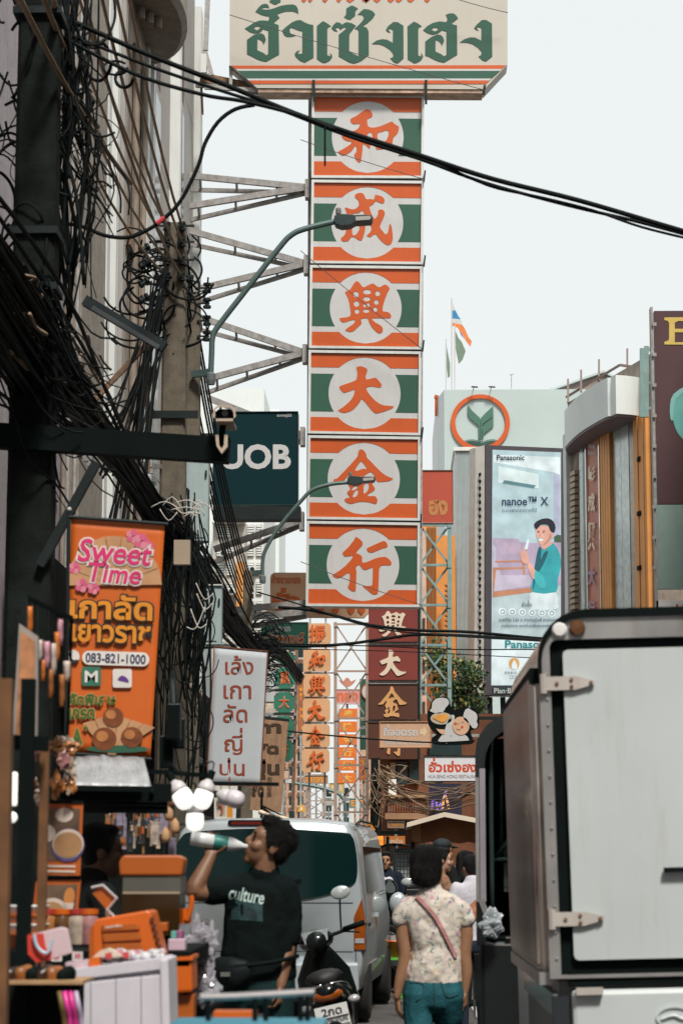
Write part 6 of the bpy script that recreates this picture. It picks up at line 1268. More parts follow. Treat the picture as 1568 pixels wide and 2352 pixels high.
cl_=MB(); cl_.limb([(w_(970,2050,-.03),.02,.02),(w_(990,2046,-.055),.022,.022),(w_(1010,2050,-.03),.02,.02)],sub=3); remesh("collar",cl_,.008,FLO,wo_,2)
jn=MB(); jn.limb([(w_(995,2238),.152,.105),(w_(995,2262),.175,.118),(w_(995,2290,-.01),.188,.125)])
for q,fw in ((-1,-.10),(1,.10)):
    xk=w_(995+q*32,2000).x; jn.limb([(w_(995+q*33,2285,-.015),.098,.115),(w_(995+q*34,2335,fw*.3),.092,.10),(V((xk,wY+fw,.48)),.065,.07),(V((xk,wY+fw*.6,.18)),.05,.055)])
wrinkle(remesh("jeans",jn,.009,mat("teal_denim",(.017,.088,.108),.75,var=.25,scale=12,bump=.3,spec=.12),wo_,3),.010)
bvj=BVHTree.FromObject([o for o in wo_.children if o.name.startswith("jeans")][0],bpy.context.evaluated_depsgraph_get()); oW=worg(wo_)
def onj(u,v,bvx,back=.003):
    d=ray(u,v).normalized(); h=bvx.ray_cast(V((0,0,CAMZ))-oW,d); return (h[0]+oW-d*back) if h[0] else P(u,v,wY-.12)
SEAM=mat("denim_seam",(.010,.06,.068),.8)
for pts in ([(940,2258),(972,2262),(968,2290),(955,2300)],[(1012,2256),(1026,2290),(1052,2285)],[(996,2258),(997,2285),(999,2318)],[(1012,2256),(1050,2252)]): MB().tube([onj(a,b,bvj) for a,b in [(p.x,p.y) for p in catmull([(a,b,0) for a,b in pts],5)]],.0035,5).build("seam",SEAM,wo_)
bvs=BVHTree.FromObject(wsh,bpy.context.evaluated_depsgraph_get())
pth=[(956,2060),(975,2078),(998,2105),(1018,2140),(1032,2170),(1046,2200)]
mb=MB(); cps=catmull([(a,b,0) for a,b in pth],6)
for i,p in enumerate(cps):
    a=onj(p.x-3.6,p.y+2,bvs,.012); b=onj(p.x+3.6,p.y-2,bvs,.012); mb.v+=[a,b]
for i in range(len(cps)-1): mb.f.append([2*i,2*i+1,2*i+3,2*i+2])
st=thing("shoulder_bag",w_(1050,2200,-.12),"dusty pink bag strap worn diagonally across the floral shirt","bag")
sb_=mb.build("strap",mat("pink_strap",(.45,.21,.20),.6),st); sb_.modifiers.new("s",'SOLIDIFY').thickness=.006
mb=MB(); mb.limb([(w_(1052,2182,.06),.035,.05),(w_(1060,2200,.10),.04,.06)]); remesh("pouch",mb,.01,mat("dark_pouch",(.05,.03,.025),.6),st,2)
hb=MB(); hb.ball(at(0,-.012,.030),(.100,.104,.104),20,14,M); hb.ball(at(0,-.022,-.02),(.101,.102,.093),18,12,M); hb.ball(at(0,-.03,-.062),(.097,.09,.062),18,12,M); hb.ball(at(0,-.045,-.10),(.07,.06,.03),14,9,M); hr_=remesh("hair",hb,.008,HAIR,wo_,12); strands(hr_,HAIR,1300,.05)
for q in (-1,1): MB().limb([(V((w_(995+q*32,2000).x,wY+.06*q-.05,.045)),.036,.04),(V((w_(995+q*32,2000).x,wY+.06*q+.12,.04)),.042,.03)]).build("sandal",BLACK,wo_,smooth=True)
MB().lathe([(.031,-.006),(.034,0),(.031,.006)],w_(912,2280,.01),(0,0,1),14).build("bracelet",BLACK,wo_)
# ---- bystanders further on
NAVY=mat("navy_cloth",(.012,.018,.03),.85,var=.3,spec=.12); DKC=mat("dark_cloth",(.010,.012,.012),.85,var=.3,spec=.12); WTE=mat("white_tee",(.55,.54,.60),.85,var=.08,scale=6,bump=.3); DEN=mat("dark_denim",(.02,.03,.045),.8,spec=.12)
PT=mat("patterned_top",(.25,.13,.07),.85,var=.6,scale=30)
p_,at,M,W,D=person("man in a black top and dark apron standing past the van",X(885,33),33,1.70,176,NAVY,DKC,SKIN); 
ap=MB(); ap.loft([[W(-.11,.135,1.30),W(.11,.135,1.30),W(.11,.145,1.30),W(-.11,.145,1.30)],[W(-.19,.15,.95),W(.19,.15,.95),W(.19,.16,.95),W(-.19,.16,.95)],[W(-.20,.16,.5),W(.20,.16,.5),W(.20,.17,.5),W(-.20,.17,.5)]]); ap.build("apron",mat("apron_blue",(.015,.03,.06),.8),p_)
person("tall man in a dark cap looking right near the food stall",X(1010,26.5),26.5,1.80,-55,DKC,DKC,SKIN,cap=mat("cap_dark",(.012,.02,.024),.8),arms=(((-.26,.05,1.12),(-.16,.30,1.10)),((.26,.05,1.12),(.12,.32,1.12))))
person("man with glasses in a patterned top holding a phone",X(1006,24.5),24.5,1.70,-80,PT,DEN,SKINL,arms=(((-.24,.10,1.14),(-.08,.36,1.16)),((.24,.12,1.16),(.06,.38,1.18))))
person("woman with long black hair in profile beside the stall",X(1062,27),27,1.68,-75,DKC,DKC,SKINL,style="long")
p_,at,M,W,D=person("person in a white t-shirt with a colourful back print",X(1080,22.5),22.5,1.62,20,WTE,DEN,SKIN)
pr=MB(); flat(pr,[(-.11,1.12),(.11,1.12),(.09,1.24),(-.02,1.30),(-.09,1.24)],[],lambda u,v: W(u,-.128,v),D(0,-1,0),.004); pr.build("back_print",mat("back_print",(.45,.18,.10),.8,var=.5,scale=25),p_)
person("person in a pale shirt half hidden behind the van",X(866,31),31.5,1.62,20,WTE,DEN,SKIN,style="thin")
# vendor in the shadow of the left stall
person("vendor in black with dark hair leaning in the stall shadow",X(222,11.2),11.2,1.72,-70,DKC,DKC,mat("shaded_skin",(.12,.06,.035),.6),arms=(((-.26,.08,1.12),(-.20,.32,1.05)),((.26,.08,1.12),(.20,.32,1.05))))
# ================================================================== STALLS AT THE LEFT
WOOD=mat("worn_wood",(.16,.07,.025),.75,var=.4,scale=8); WOODL=mat("pale_wood",(.42,.26,.13),.75,var=.3,scale=8)
PLO=mat("orange_plastic",(.62,.125,.012),.35,var=.06,scale=4); PLOD=mat("orange_plastic_dull",(.42,.10,.012),.4,var=.1,scale=4)
st1=thing("snack_stall",(X(60,8.2),8.2,.13),"dark timber frame of the snack stall at the left edge","stall")
MB().bar(V((X(12,7.6),7.6,.131)),P(12,1560,7.6),.05,.06).build("post",WOOD,st1); MB().bar(V((X(62,8.2),8.2,.131)),P(66,1560,8.2),.045,.05).build("post",BLACK,st1); MB().bar(V((X(100,8.4),8.4,.131)),P(104,1700,8.4),.03,.03).build("post",WOOD,st1)
MB().bar(V((X(380,12.5),12.5,.131)),P(384,1800,12.5),.03,.03).build("post",DARKST,st1); MB().bar(V((X(150,12.6),12.6,.131)),P(150,1800,12.6),.03,.03).build("post",DARKST,st1)
MB().bar(P(-40,1702,8.3),P(110,1710,8.3),.05).build("rail",BLACK,st1); MB().bar(P(-60,1812,11.2),P(395,1822,11.2),.06,.08).build("beam",BLACK,st1)
for k in range(3): MB().bar(P(105,1835+k*12,11.3),P(385,1842+k*10,11.3),.03).build("rod",DARKST,st1)
# back board of the stall: near-black colour holds the shade of the recess
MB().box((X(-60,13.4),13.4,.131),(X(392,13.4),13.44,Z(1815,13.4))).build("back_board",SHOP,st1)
aw=thing("foil_awning",P(245,1810,11),"crinkled silver foil sheet hung over the stall under the orange banner","awning")
mb=MB(); n1,n2=18,5
for j in range(n2+1):
    for i in range(n1+1):
        s_,t_=i/n1,j/n2; x=(160+(330-160)*s_)*(1-t_)+(140+(348-140)*s_)*t_; y=1738+4*s_+(70+2*s_)*t_; mb.v.append(P(x,y,11.3-.5*t_)+V((0,rnd.gauss(0,.006),rnd.gauss(0,.003))))
for j in range(n2):
    for i in range(n1): a=j*(n1+1)+i; mb.f.append([a,a+1,a+n1+2,a+n1+1])
o=mb.build("sheet",mat("foil",(.55,.57,.58),.35,.5,var=.2,scale=10,bump=.4),aw,smooth=True); o.modifiers.new("s",'SOLIDIFY').thickness=.006
MB().bar(P(138,1810,10.8),P(350,1813,10.8),.025).build("edge_bar",BLACK,aw); MB().bar(P(345,1812,10.8),P(349,1822,11.2),.02).build("bracket",BLACK,aw); MB().bar(P(142,1810,10.8),P(146,1820,11.2),.02).build("bracket",BLACK,aw)
# menu posters
CUPW=mat("poster_white",(.62,.52,.44),.5,var=.12,scale=10); BRTH=mat("poster_broth",(.40,.22,.10),.5,var=.15,scale=10); VIOB=mat("poster_violet",(.10,.07,.22),.5,var=.5,scale=30); PBG=mat("poster_photo",(.13,.08,.05),.6,var=.7,scale=9); ORP=mat("poster_orange",(.46,.10,.012),.5,var=.08)
for k,(lb_,q4,dr) in enumerate((("upper orange menu poster showing a violet-rimmed bowl of soup",((98,1846),(191,1846),(184,2012),(88,2010)),0),("lower orange menu poster showing a white bowl and an egg",((82,2022),(186,2020),(170,2190),(66,2190)),1))):
    Y=10.2+.02*k; t=thing("menu_poster",P(q4[3][0],q4[3][1],Y),lb_,"poster")
    MB().prism([P(*c,Y) for c in q4],(0,.01,0)).build("sheet",ORP,t)
    f=lambda s_,t_,q4=q4:tuple((q4[0][i]*(1-s_)+q4[1][i]*s_)*(1-t_)+(q4[3][i]*(1-s_)+q4[2][i]*s_)*t_ for i in (0,1))
    def pp(name,pts,m,l,t=t,f=f,Y=Y): art(name,[f(a,b) for a,b in pts],m,Y,t,t=.0015,lift=l)
    pp("photo",[(.08,.07),(.93,.07),(.93,.80),(.08,.80)],PBG,.001)
    if dr==0:
        pp("side_bowl",circ(.16,.42,.2,.12,20),CUPW,.003); pp("cup",circ(.55,.16,.22,.10,20),CUPW,.003); pp("bowl",circ(.68,.58,.40,.23,26),VIOB,.005); pp("bowl_rim",circ(.68,.56,.38,.205,26),CUPW,.007); pp("soup",circ(.68,.575,.345,.175,26),BRTH,.009)
        for j,y in enumerate((.86,.93)): pp("print_line",[(.12,y),(.88,y),(.88,y+.03),(.12,y+.03)],CUPW,.002)
    else:
        pp("egg",circ(.78,.24,.12,.13,20),mat("poster_egg",(.55,.22,.06),.5),.004); pp("egg_cup",[(.66,.32),(.90,.32),(.88,.45),(.68,.45)],CUPW,.005); pp("bowl",circ(.42,.52,.40,.27,26),CUPW,.005); pp("soup",circ(.40,.47,.31,.17,26),BRTH,.008); pp("crackers",circ(.78,.58,.16,.10,16),BRTH,.006)
    MB().bar(P(q4[0][0],q4[0][1]-3,Y),P(q4[1][0],q4[1][1]-3,Y),.012).build("top_rail",BLACK,t); MB().bar(P(q4[0][0]+6,q4[0][1]-3,Y+.02),P(q4[0][0]+8,q4[0][1]-30,Y+.3),.006).build("string",BLACK,t)
# framed board, hanging snack packets, lamps
fm=thing("framed_board",P(60,1722,8.8),"tilted pale frame with a faded orange picture at the left edge","picture")
fq=[(44,1432),(87,1462),(84,1722),(28,1700)]; fi=[(48,1450),(80,1474),(77,1704),(36,1686)]
MB().prism([P(*c,8.8) for c in fq],(0,.03,0)).build("frame",mat("grey_frame",(.34,.31,.28),.5,var=.1),fm); MB().prism([P(*c,8.79) for c in fi],(0,.009,0)).build("picture",mat("faded_picture",(.50,.22,.10),.5,var=.6,scale=14),fm)
MB().bar(P(50,1432,8.82),P(52,1360,8.9),.006).build("string",BLACK,fm)
pkm=[mat("packet_a",(.58,.17,.03),.35,var=.4,scale=20),mat("packet_b",(.60,.30,.38),.3,var=.5,scale=20),mat("packet_c",(.34,.12,.03),.4,var=.5,scale=20),mat("packet_d",(.55,.45,.40),.3,var=.4,scale=20)]
MB().bar(P(60,1372,9.4),P(165,1420,9.6),.015).build("hanging_rail",BLACK,st1); MB().bar(P(60,1372,9.4),P(58,1702,8.4),.012).build("hanging_rail",BLACK,st1); MB().bar(P(165,1420,9.6),P(150,1820,11.2),.012).build("hanging_rail",BLACK,st1)
for k in range(12):
    u=k/11; px=68+u*84+rnd.uniform(-3,3); y0=1385+u*40+rnd.uniform(0,150); Y=9.4+.2*u
    t=thing("snack_packet",P(px,y0+70,Y),"narrow snack packet hanging on a string behind the orange banner","packet","hanging snack packets")
    w_2=rnd.uniform(5,9); h_=rnd.uniform(45,85)
    mb=MB(); mb.loft([[P(px+w_2*c_*k_,y0+h_*v,Y)+V((0,.012*s_*k_*(1 if 0<v<1 else .1),0)) for c_,s_ in ((-1,0),(0,-1),(1,0),(0,1))] for v,k_ in ((0,.9),(.06,.95),(.3,1),(.7,1),(.94,.95),(1,.9))]); mb.build("pack",pkm[k%4],t,smooth=True)
    MB().tube([P(px,y0+2,Y),P(px,1372+u*48,Y)],.002,4).build("string",BLACK,t)
LIT=mat("lit_bulb",(.95,.93,.86),.4,var=0,emit=.55); SOCK=mat("bulb_body",(.60,.58,.60),.4)
def bulb(label,px,py,Y,tilt,lit,s=1.0,sup=None):
    t=thing("light_bulb",P(px,py,Y),label,"light bulb")
    ax=V((math.sin(R(tilt)),-.15,-math.cos(R(tilt)))).normalized(); c=P(px,py,Y)
    MB().lathe([(.014*s,-.045*s),(.018*s,-.035*s),(.034*s,-.022*s),(.041*s,.0),(.042*s,.02*s)],c,ax,18).build("base",SOCK,t,smooth=True)
    MB().lathe([(.042*s,.02*s),(.045*s,.035*s),(.046*s,.055*s),(.045*s,.07*s),(.041*s,.084*s),(.034*s,.095*s),(.022*s,.102*s),(.010*s,.105*s),(.0,.106*s)],c,ax,28).build("globe",LIT if lit else mat("unlit_globe",(.62,.58,.62),.3),t,smooth=True)
    MB().lathe([(.018*s,-.085*s),(.018*s,-.043*s)],c,ax,10).build("socket",BLACK,t)
    e=c-ax*.08*s; MB().tube([e,e+V((0,0,.05)),V(sup) if sup else e+V((0,.05,.22))],.004,5,smooth=3).build("wire",BLACK,t)
bulb("lit round bulb nearest the foil awning",408,1812,11.2,32,True,1.0,P(415,1780,11.2)); bulb("second lit bulb touching the first above the bottle",474,1810,11.5,-18,True,1.0,P(415,1780,11.3)); bulb("lit squat bulb just above the water bottle",448,1862,11.7,0,True,.95,P(440,1800,11.6))
bulb("unlit pink-grey bulb under the white banner",516,1830,12.4,75,False,1.0,P(470,1826,12.4))
MB().bar(P(340,1772,11.3),P(480,1782,11.6),.02).build("lamp_rail",BLACK,st1); MB().bar(P(470,1782,11.6),P(470,1830,12.4),.02).build("lamp_rail",BLACK,st1)
tl=thing("tube_lantern",P(30,1890,7.9),"glowing white tube lantern at the far left edge","lamp"); MB().lathe([(.0,0),(.012,.002),(.013,.01),(.013,.10),(.012,.108),(0,.11)],P(30,1852,7.9),(0,0,1),14).build("tube",LIT,tl,smooth=True); MB().ball(P(27,1878,7.9),.018,14,9).build("globe",LIT,tl,smooth=True); MB().bar(P(31,1778,7.9),P(31,1704,8.3),.006).build("wire",BLACK,tl)
# drinks dispenser
dd=thing("drink_dispenser",P(348,2160,9.6),"drinks dispenser with an orange lid and brown tea","dispenser")
dY=9.6; A0=P(282,2150,dY); A1=P(420,1962,dY); dw=.30
mb=MB(); mb.loft([[V((x,y,z)) for x,y in ((P(a,2000,dY).x,dY),(P(b,2000,dY).x,dY),(P(b,2000,dY).x-.01,dY+dw),(P(a,2000,dY).x+.01,dY+dw))] for z,a,b in ((Z(2012,dY),275,417),(Z(1985,dY),272,421),(Z(1972,dY),276,421),(Z(1965,dY),284,405))]); mb.build("lid",PLOD,dd,bevel=.008)
slab(282,2013,414,2052,dY+.01,dw-.02).build("upper_tank",mat("smoky_plastic",(.20,.20,.17),.15,var=.2,trans=.5),dd); slab(282,2049,413,2054,dY+.006,dw-.012).build("foam_line",mat("tea_foam",(.36,.28,.19),.6),dd); slab(279,2054,412,2150,dY+.008,dw-.016).build("tea",mat("tea",(.035,.018,.006),.12,var=.2),dd)
MB().bar(P(412,2105,dY+.1),P(430,2105,dY+.06),.04,.06).build("tap",PLO,dd); MB().tube([P(428,2115,dY+.05),P(436,2095,dY+.05),P(440,2070,dY+.05),P(437,2058,dY+.05)],.011,8,smooth=3).build("tap_lever",PLO,dd); MB().box(P(282,2172,dY+.02),P(410,2151,dY+.02)+V((0,.26,0))).build("stand",BLACK,dd)
# orange crates, foam box, tables
ct=thing("stall_table",(X(300,9.9),9.9,.13),"low dark stall table carrying the dispenser and crates","table")
MB().box((X(20,9.2),9.2,Z(2196,9.2)-.04),(X(440,9.2),10.4,Z(2176,9.6)-.004)).build("top",BLACK,ct)
for a,y in ((30,9.3),(425,9.3),(30,10.3),(425,10.3)): MB().bar((X(a,9.3),y,.131),(X(a,9.3),y,Z(2200,9.3)),.05).build("leg",DARKST,ct)
def tilted(pts,Y,d): return MB().prism([P(*p,Y) for p in pts],(0,d,0))
oc=thing("orange_crate",P(300,2200,8.9),"orange plastic crate standing on its side behind the white foam box","crate")
tilted([(212,2128),(222,2112),(338,2092),(346,2096),(372,2200),(205,2205)],8.9,.26).build("shell",PLO,oc,bevel=.012); 
for y0,y1,a,b in ((2122,2136,232,322),(2142,2160,234,326),(2166,2184,236,330)): tilted([(a,y0+4),(b-6,y0),(b,y1),(a+2,y1+5)],8.885,.016).build("moulded_panel",PLOD,oc,bevel=.006)
for k in range(6): tilted([(344+k*4.2,2108+k*16),(352+k*4.2,2107+k*16),(354+k*4.2,2115+k*16),(346+k*4.2,2117+k*16)],8.888,.014).build("slot",mat("slot_dark",(.10,.03,.006),.6),oc)
tilted([(205,2140),(213,2126),(216,2200),(205,2205)],8.89,.02).build("handle_side",PLOD,oc); text("เอลเซ่น",(242,2124,280,2131),lambda u,v:P(u,v,8.885),FRONT,WPR,oc,bold=.02,rot=R(-6))
ob=thing("orange_tub",P(412,2285,9.2),"small orange plastic tub right of the white foam box","tub"); tilted([(386,2208),(440,2204),(442,2280),(388,2284)],9.2,.25).build("shell",PLO,ob,bevel=.01); tilted([(384,2200),(443,2197),(443,2206),(384,2209)],9.19,.27).build("rim",PLO,ob); MB().bar(P(412,2284,9.3),V((X(412,9.3),9.3,.131)),.12).build("stand",PLOD,ob)
for k in range(5): tilted([(392,2296+k*14),(408,2296+k*14),(408,2303+k*14),(392,2303+k*14)],9.22,.01).build("slot",BLACK,ob)
FOAM=mat("white_foam",(.62,.60,.66),.75,var=.07,scale=6,dirt_refl=.25,dirt_refl_c=(.42,.30,.38))
fbx=thing("foam_box",P(265,2400,8.4),"large white planked foam box at the bottom left","box")
fq=[(148,2232),(378,2203),(388,2420),(150,2430)]; 
tilted(fq,8.4,.32).build("body",FOAM,fbx,bevel=.008)
for k in range(4): 
    a=150+k*58; tilted([(a,2262-k*6),(a+57,2256-k*6),(a+57.4,2430),(a+1,2430)],8.386,.013).build("plank",FOAM,fbx,bevel=.004)
tilted([(146,2230),(378,2201),(380,2226),(147,2254)],8.38,.34).build("rim",FOAM,fbx,bevel=.006); tilted([(366,2206),(386,2203),(392,2430),(372,2430)],8.376,.33).build("corner_post",FOAM,fbx,bevel=.006)
MB().box((X(150,8.4),8.42,.131),(X(385,8.4),8.7,P(265,2428,8.42).z)).build("base",DARKST,fbx)
ice=MB()
for k in range(70): ice.ball(P(rnd.uniform(235,372),rnd.uniform(2186,2206),8.5+rnd.random()*.2),(rnd.uniform(.010,.022),.016,rnd.uniform(.008,.014)),7,5)
ice.build("crushed_ice",mat("ice",(.72,.73,.76),.25,trans=.2),None,label="heap of crushed ice on top of the white foam box",cat="ice",kind="stuff")
tilted([(150,2212),(204,2205),(205,2228),(152,2234)],8.42,.1).build("carton",mat("pink_carton",(.55,.42,.46),.6,var=.2,scale=20),None,label="small pale carton lying on the left end of the foam box",cat="carton"); tilted([(204,2203),(228,2199),(229,2224),(205,2228)],8.41,.08).build("carton",PLO,None,label="small orange carton lying on the foam box beside the ice",cat="carton")
tilted([(212,2200),(230,2184),(245,2180),(262,2186),(280,2198)],8.45,.1).build("paper_sack",mat("paper",(.60,.52,.42),.8),None,label="cream paper sack slumped on the ice",cat="sack")
sh_=thing("snack_shelf",P(90,2260,8.0),"narrow wooden shelf with dark packets at the lower left","shelf")
MB().box(P(8,2262,7.9),P(190,2254,7.9)+V((0,.3,0))).build("board",WOODL,sh_)
for a in (16,180): MB().bar((X(a,8),8.05,.131),(X(a,8),8.05,P(a,2262,8.0).z),.03).build("leg",BLACK,sh_)
MB().box((X(10,8),8.18,.25),(X(185,8),8.2,P(90,2264,8.1).z)).build("back",SHOP,sh_)
for k in range(6):
    px=30+k*24; MB().limb([(P(px-8,2244+rnd.uniform(-6,4),7.98),.02,.03),(P(px+10,2240+rnd.uniform(-8,4),8.0),.022,.03)],sub=2).build("dark_packet",[mat("dark_packet",(.04,.02,.01),.3,var=.6,scale=20),pkm[2],BLACK][k%3],None,smooth=True,label="dark glossy snack packet on the wooden shelf",cat="packet",group="packets on the shelf")
wbd=thing("folded_carton",P(115,2205,8.1),"tilted pinkish white board with a red and blue tag at lower left","board")
tilted([(70,2148),(140,2130),(155,2134),(166,2190),(118,2204),(72,2180)],8.1,.02).build("board",mat("pinkish_board",(.62,.48,.52),.6,var=.06),wbd,bevel=.004); tilted([(63,2148),(98,2144),(104,2178),(118,2186),(116,2206),(84,2212),(64,2192)],8.08,.015).build("red_tag",mat("red_tag",(.62,.05,.03),.5),wbd); MB().tube([P(78,2146,8.065),P(86,2176,8.065),P(108,2190,8.065),P(120,2158,8.065)],.006,6,smooth=4).build("ribbon",mat("blue_ribbon",(.45,.60,.72),.5),wbd); MB().bar(P(90,2210,8.09),P(92,2256,8.05),.012).build("prop",BLACK,wbd)
zz=thing("zigzag_sign",P(250,2110,9.0),"small red zigzag sign with a white edge above the orange crate","sign"); tilted([(212,2052),(232,2036),(266,2066),(246,2092)],9.0,.01).build("plate",PLOD,zz); MB().tube([P(210,2040,8.99)]+[P(x,y,8.99) for x,y in ((236,2034),(268,2064),(246,2090),(268,2112))],.005,5).build("edge",SIGNW,zz); MB().bar(P(246,2090,9.01),P(250,2125,9.0),.01).build("stick",SIGNW,zz)
for k,(px,c) in enumerate(((152,mat("pink_ribbon",(.72,.05,.33),.4)),(165,mat("magenta_ribbon",(.66,.03,.26),.4)),(140,mat("olive_ribbon",(.16,.11,.03),.5)),(178,mat("lilac_ribbon",(.48,.40,.55),.4)))):
    MB().tube([P(px-4,2280,7.85),P(px+2,2310,7.83),P(px+8,2345,7.85),P(px+12,2400,7.85)],.009,6,smooth=3).build("ribbon",c,None,smooth=True,label=("pink","magenta","olive","lilac")[k]+" ribbon strip hanging below the wooden shelf",cat="ribbon")
# packaged goods on the rack behind the dispenser
gm=[mat("goods_pale",(.46,.38,.32),.5,var=.5,scale=26),mat("goods_silver",(.34,.33,.36),.25,.4,var=.7,scale=18),mat("goods_tan",(.36,.19,.08),.5,var=.6,scale=16),mat("goods_dark",(.03,.035,.035),.4,var=.6),mat("goods_lilac",(.30,.27,.36),.35,var=.5,scale=14),mat("goods_kraft",(.28,.15,.07),.6,var=.5,scale=12)]
PRN=mat("goods_print",(.05,.06,.12),.5,var=.6,scale=40)
for k in range(40):
    px=rnd.uniform(248,396); py=rnd.uniform(1862,1935); w2=rnd.choice((3,4,5,7,9,11)); h_=rnd.uniform(24,70)*(1.2 if w2<7 else .8); Y=12.3+rnd.uniform(-.2,.5)
    t=thing("hanging_pack",P(px,py+h_,Y),"packet hanging on the rack behind the drinks dispenser","packet","packets on the back rack")
    e=rnd.uniform(-3,3); mb=MB(); mb.loft([[P(px+e*v+w2*a*kk,py+h_*v,Y)+V((0,.012*b*kk,0)) for a,b in ((-1,-.2),(-.8,-1),(.8,-1),(1,-.2),(1,.5),(-1,.5))] for v,kk in ((0,.95),(.06,1),(.12,.9),(.5,1),(.9,.95),(1,1))]); mb.build("pack",gm[k%6],t); MB().bar(P(px,py+2,Y),P(px,1848,Y),.003).build("string",BLACK,t)
    if k%2: tilted([(px+e*.4-w2*.5,py+h_*.3),(px+e*.4+w2*.5,py+h_*.3),(px+e*.6+w2*.5,py+h_*.6),(px+e*.6-w2*.5,py+h_*.6)],Y-.016,.003).build("print",PRN if k%4==1 else ORP,t)
MB().bar(P(240,1850,12.3),P(400,1850,12.5),.02).build("rack_rail",DARKST,st1)
for k in range(6):
    px=(395,372,388,360,402,380)[k]; py=(1815,1828,1850,1812,1880,1900)[k]
    mb=MB(); mb.loft([[P(px+11*a*kk,py+36*v,12.0)+V((0,.03*b*kk,0)) for a,b in ((-1,-.3),(-.5,-1),(.5,-1),(1,-.3),(1,.5),(-1,.5))] for v,kk in ((0,.2),(.3,.8),(.7,1),(1,.7))]); mb.build("paper_cone",mat("kraft",(.48,.28,.15),.7,var=.3,scale=9),None,smooth=True,label="brown paper chestnut bag hung beside the lit bulbs",cat="bag",group="paper bags by the bulbs")
for k in range(9):
    c=P(430+rnd.uniform(-15,50),2180+rnd.uniform(-60,110),10.2); mb=MB(); crumple(mb,c,(rnd.uniform(.03,.06),.03,rnd.uniform(.05,.10)),.8,1.8,k+20,26,16)
    o=mb.build("clear_bag",mat("film",(.62,.60,.68),.15,var=.5,scale=14,trans=.45),None,label="crumpled clear plastic bag hanging beside the orange tub",cat="bag",group="clear bags by the tub")
# black boxes on the post left of the white banner
for k,(a,b,c,d) in enumerate(((383,1616,414,1700),(366,1690,398,1765),(402,1650,424,1720))):
    t=thing("black_speaker",P((a+c)/2,d,15+.1*k),("topmost black box hung beside the orange banner","lowest black box hung beside the orange banner","small black box hung right of two others beside the banner")[k],"speaker"); slab(a,b,c,d,15+.1*k,.1).build("case",mat("black_box",(.012,.016,.018),.4,spec=.3),t,bevel=.008); slab(a+3,b+4,c-3,d-4,14.99+.1*k,.008).build("grille",BLACK,t)
    MB().bar(P((a+c)/2,b,15.15),P(396,1560,15.2),.02).build("hook",DARKST,t)
MB().bar(V((X(396,15.25),15.25,.131)),P(398,1540,15.25),.035).build("stall_post",DARKST,None,label="thin dark post carrying the black boxes",cat="post")
# blue cart in front
bc_=thing("blue_cart",P(545,2400,6.2),"blue-topped push cart with a dark handrail at the bottom edge","cart")
MB().box((X(360,6.2),6.2,P(500,2338,6.9).z-.04),(X(735,6.2),6.9,P(500,2338,6.9).z)).build("top",mat("cart_blue",(.02,.24,.34),.4,var=.1),bc_,bevel=.006); MB().box((X(365,6.2),6.22,.3),(X(730,6.2),6.88,P(500,2338,6.9).z-.042)).build("body",WHITE,bc_)
MB().tube([P(460,2292,6.5),P(540,2290,6.5),P(722,2280,6.5)],.010,8).build("handrail",mat("rail_grey",(.30,.28,.28),.4,.4),bc_)
for px in (478,585,610,690,706): MB().tube([P(px,2290,6.5),P(px,2346,6.5)],.008,6).build("rail_post",BLACK,bc_)
for x in (390,700): wheel(bc_,(X(x,6.5),6.55,.15),.15,.05)
ob2=MB().box(P(490,2338,7.0),P(588,2325,7.0)+V((0,.1,0))); ob2.build("orange_tray",PLO,None,label="flat orange tray behind the cart handrail",cat="tray"); 
MB().box((X(470,7.0),6.95,.0),(X(610,7.0),7.2,P(500,2338,7.0).z-.002)).build("stool",DARKST,None,label="dark stool under the flat orange tray",cat="stool")
# ================================================================== LOWER RIGHT OF THE STREET
sh2=thing("balcony_shophouse",(X(985,64),66,.13),"old shophouse with a turned balcony rail behind the restaurant sign","building")
BRK=mat("red_brown_wall",(.20,.075,.035),.8,var=.3,scale=2,dirt_refl=.5,dirt_refl_c=(.04,.02,.012)); CRW=mat("cream_wall2",(.48,.36,.26),.8,var=.2,dirt_refl=.3)
slab(866,1640,1180,1990,66.5,8).build("wall",BRK,sh2)
slab(960,1190,1004,1640,72,6).build("orange_wall",GOLDF,sh2); slab(1004,1230,1046,1640,72.5,5).build("orange_wall",GOLDF,sh2)
for k in range(7): slab(981+k*3.2,1210,983+k*3.2,1640,71.93,.06).build("fluting",mat("orange_flute_dark",(.36,.13,.03),.6),sh2)
for k in range(26): 
    c=P(1027,1345+k*11.5,71.8); MB().lathe([(.02,-.06),(.085,-.02),(.085,.02),(.02,.06)],c,(0,0,1),10).build("bead",MATS["orange_flute_dark"],sh2)
slab(967,1215,979,1640,71.9,.1).build("pale_pillar",mat("pale_peach",(.60,.42,.32),.7,dirt_refl=.2),sh2)
for k in range(5): slab(970,1420+k*48,976,1448+k*48,71.85,.06).build("screen_block",mat("dark_screen",(.06,.03,.02),.7),sh2)
slab(888,1826,978,1834,64.2,2.3).build("balcony_rail",WOODL,sh2); slab(884,1868,980,1882,64.0,2.5).build("balcony_floor",mat("balcony_tan",(.36,.20,.11),.8),sh2)
bal=None
for k in range(15):
    c=P(894+k*6,1868,64.3)
    if bal is None:
        bal=MB().lathe([(.02,0),(.032,.03),(.02,.08),(.036,.18),(.022,.30),(.03,.34),(.02,.40)],c,(0,0,1),10).build("baluster",mat("baluster",(.24,.09,.045),.5),sh2,smooth=True); c0=c
    else:
        o=bal.copy(); col.objects.link(o); o.parent=sh2; o.location=c-c0
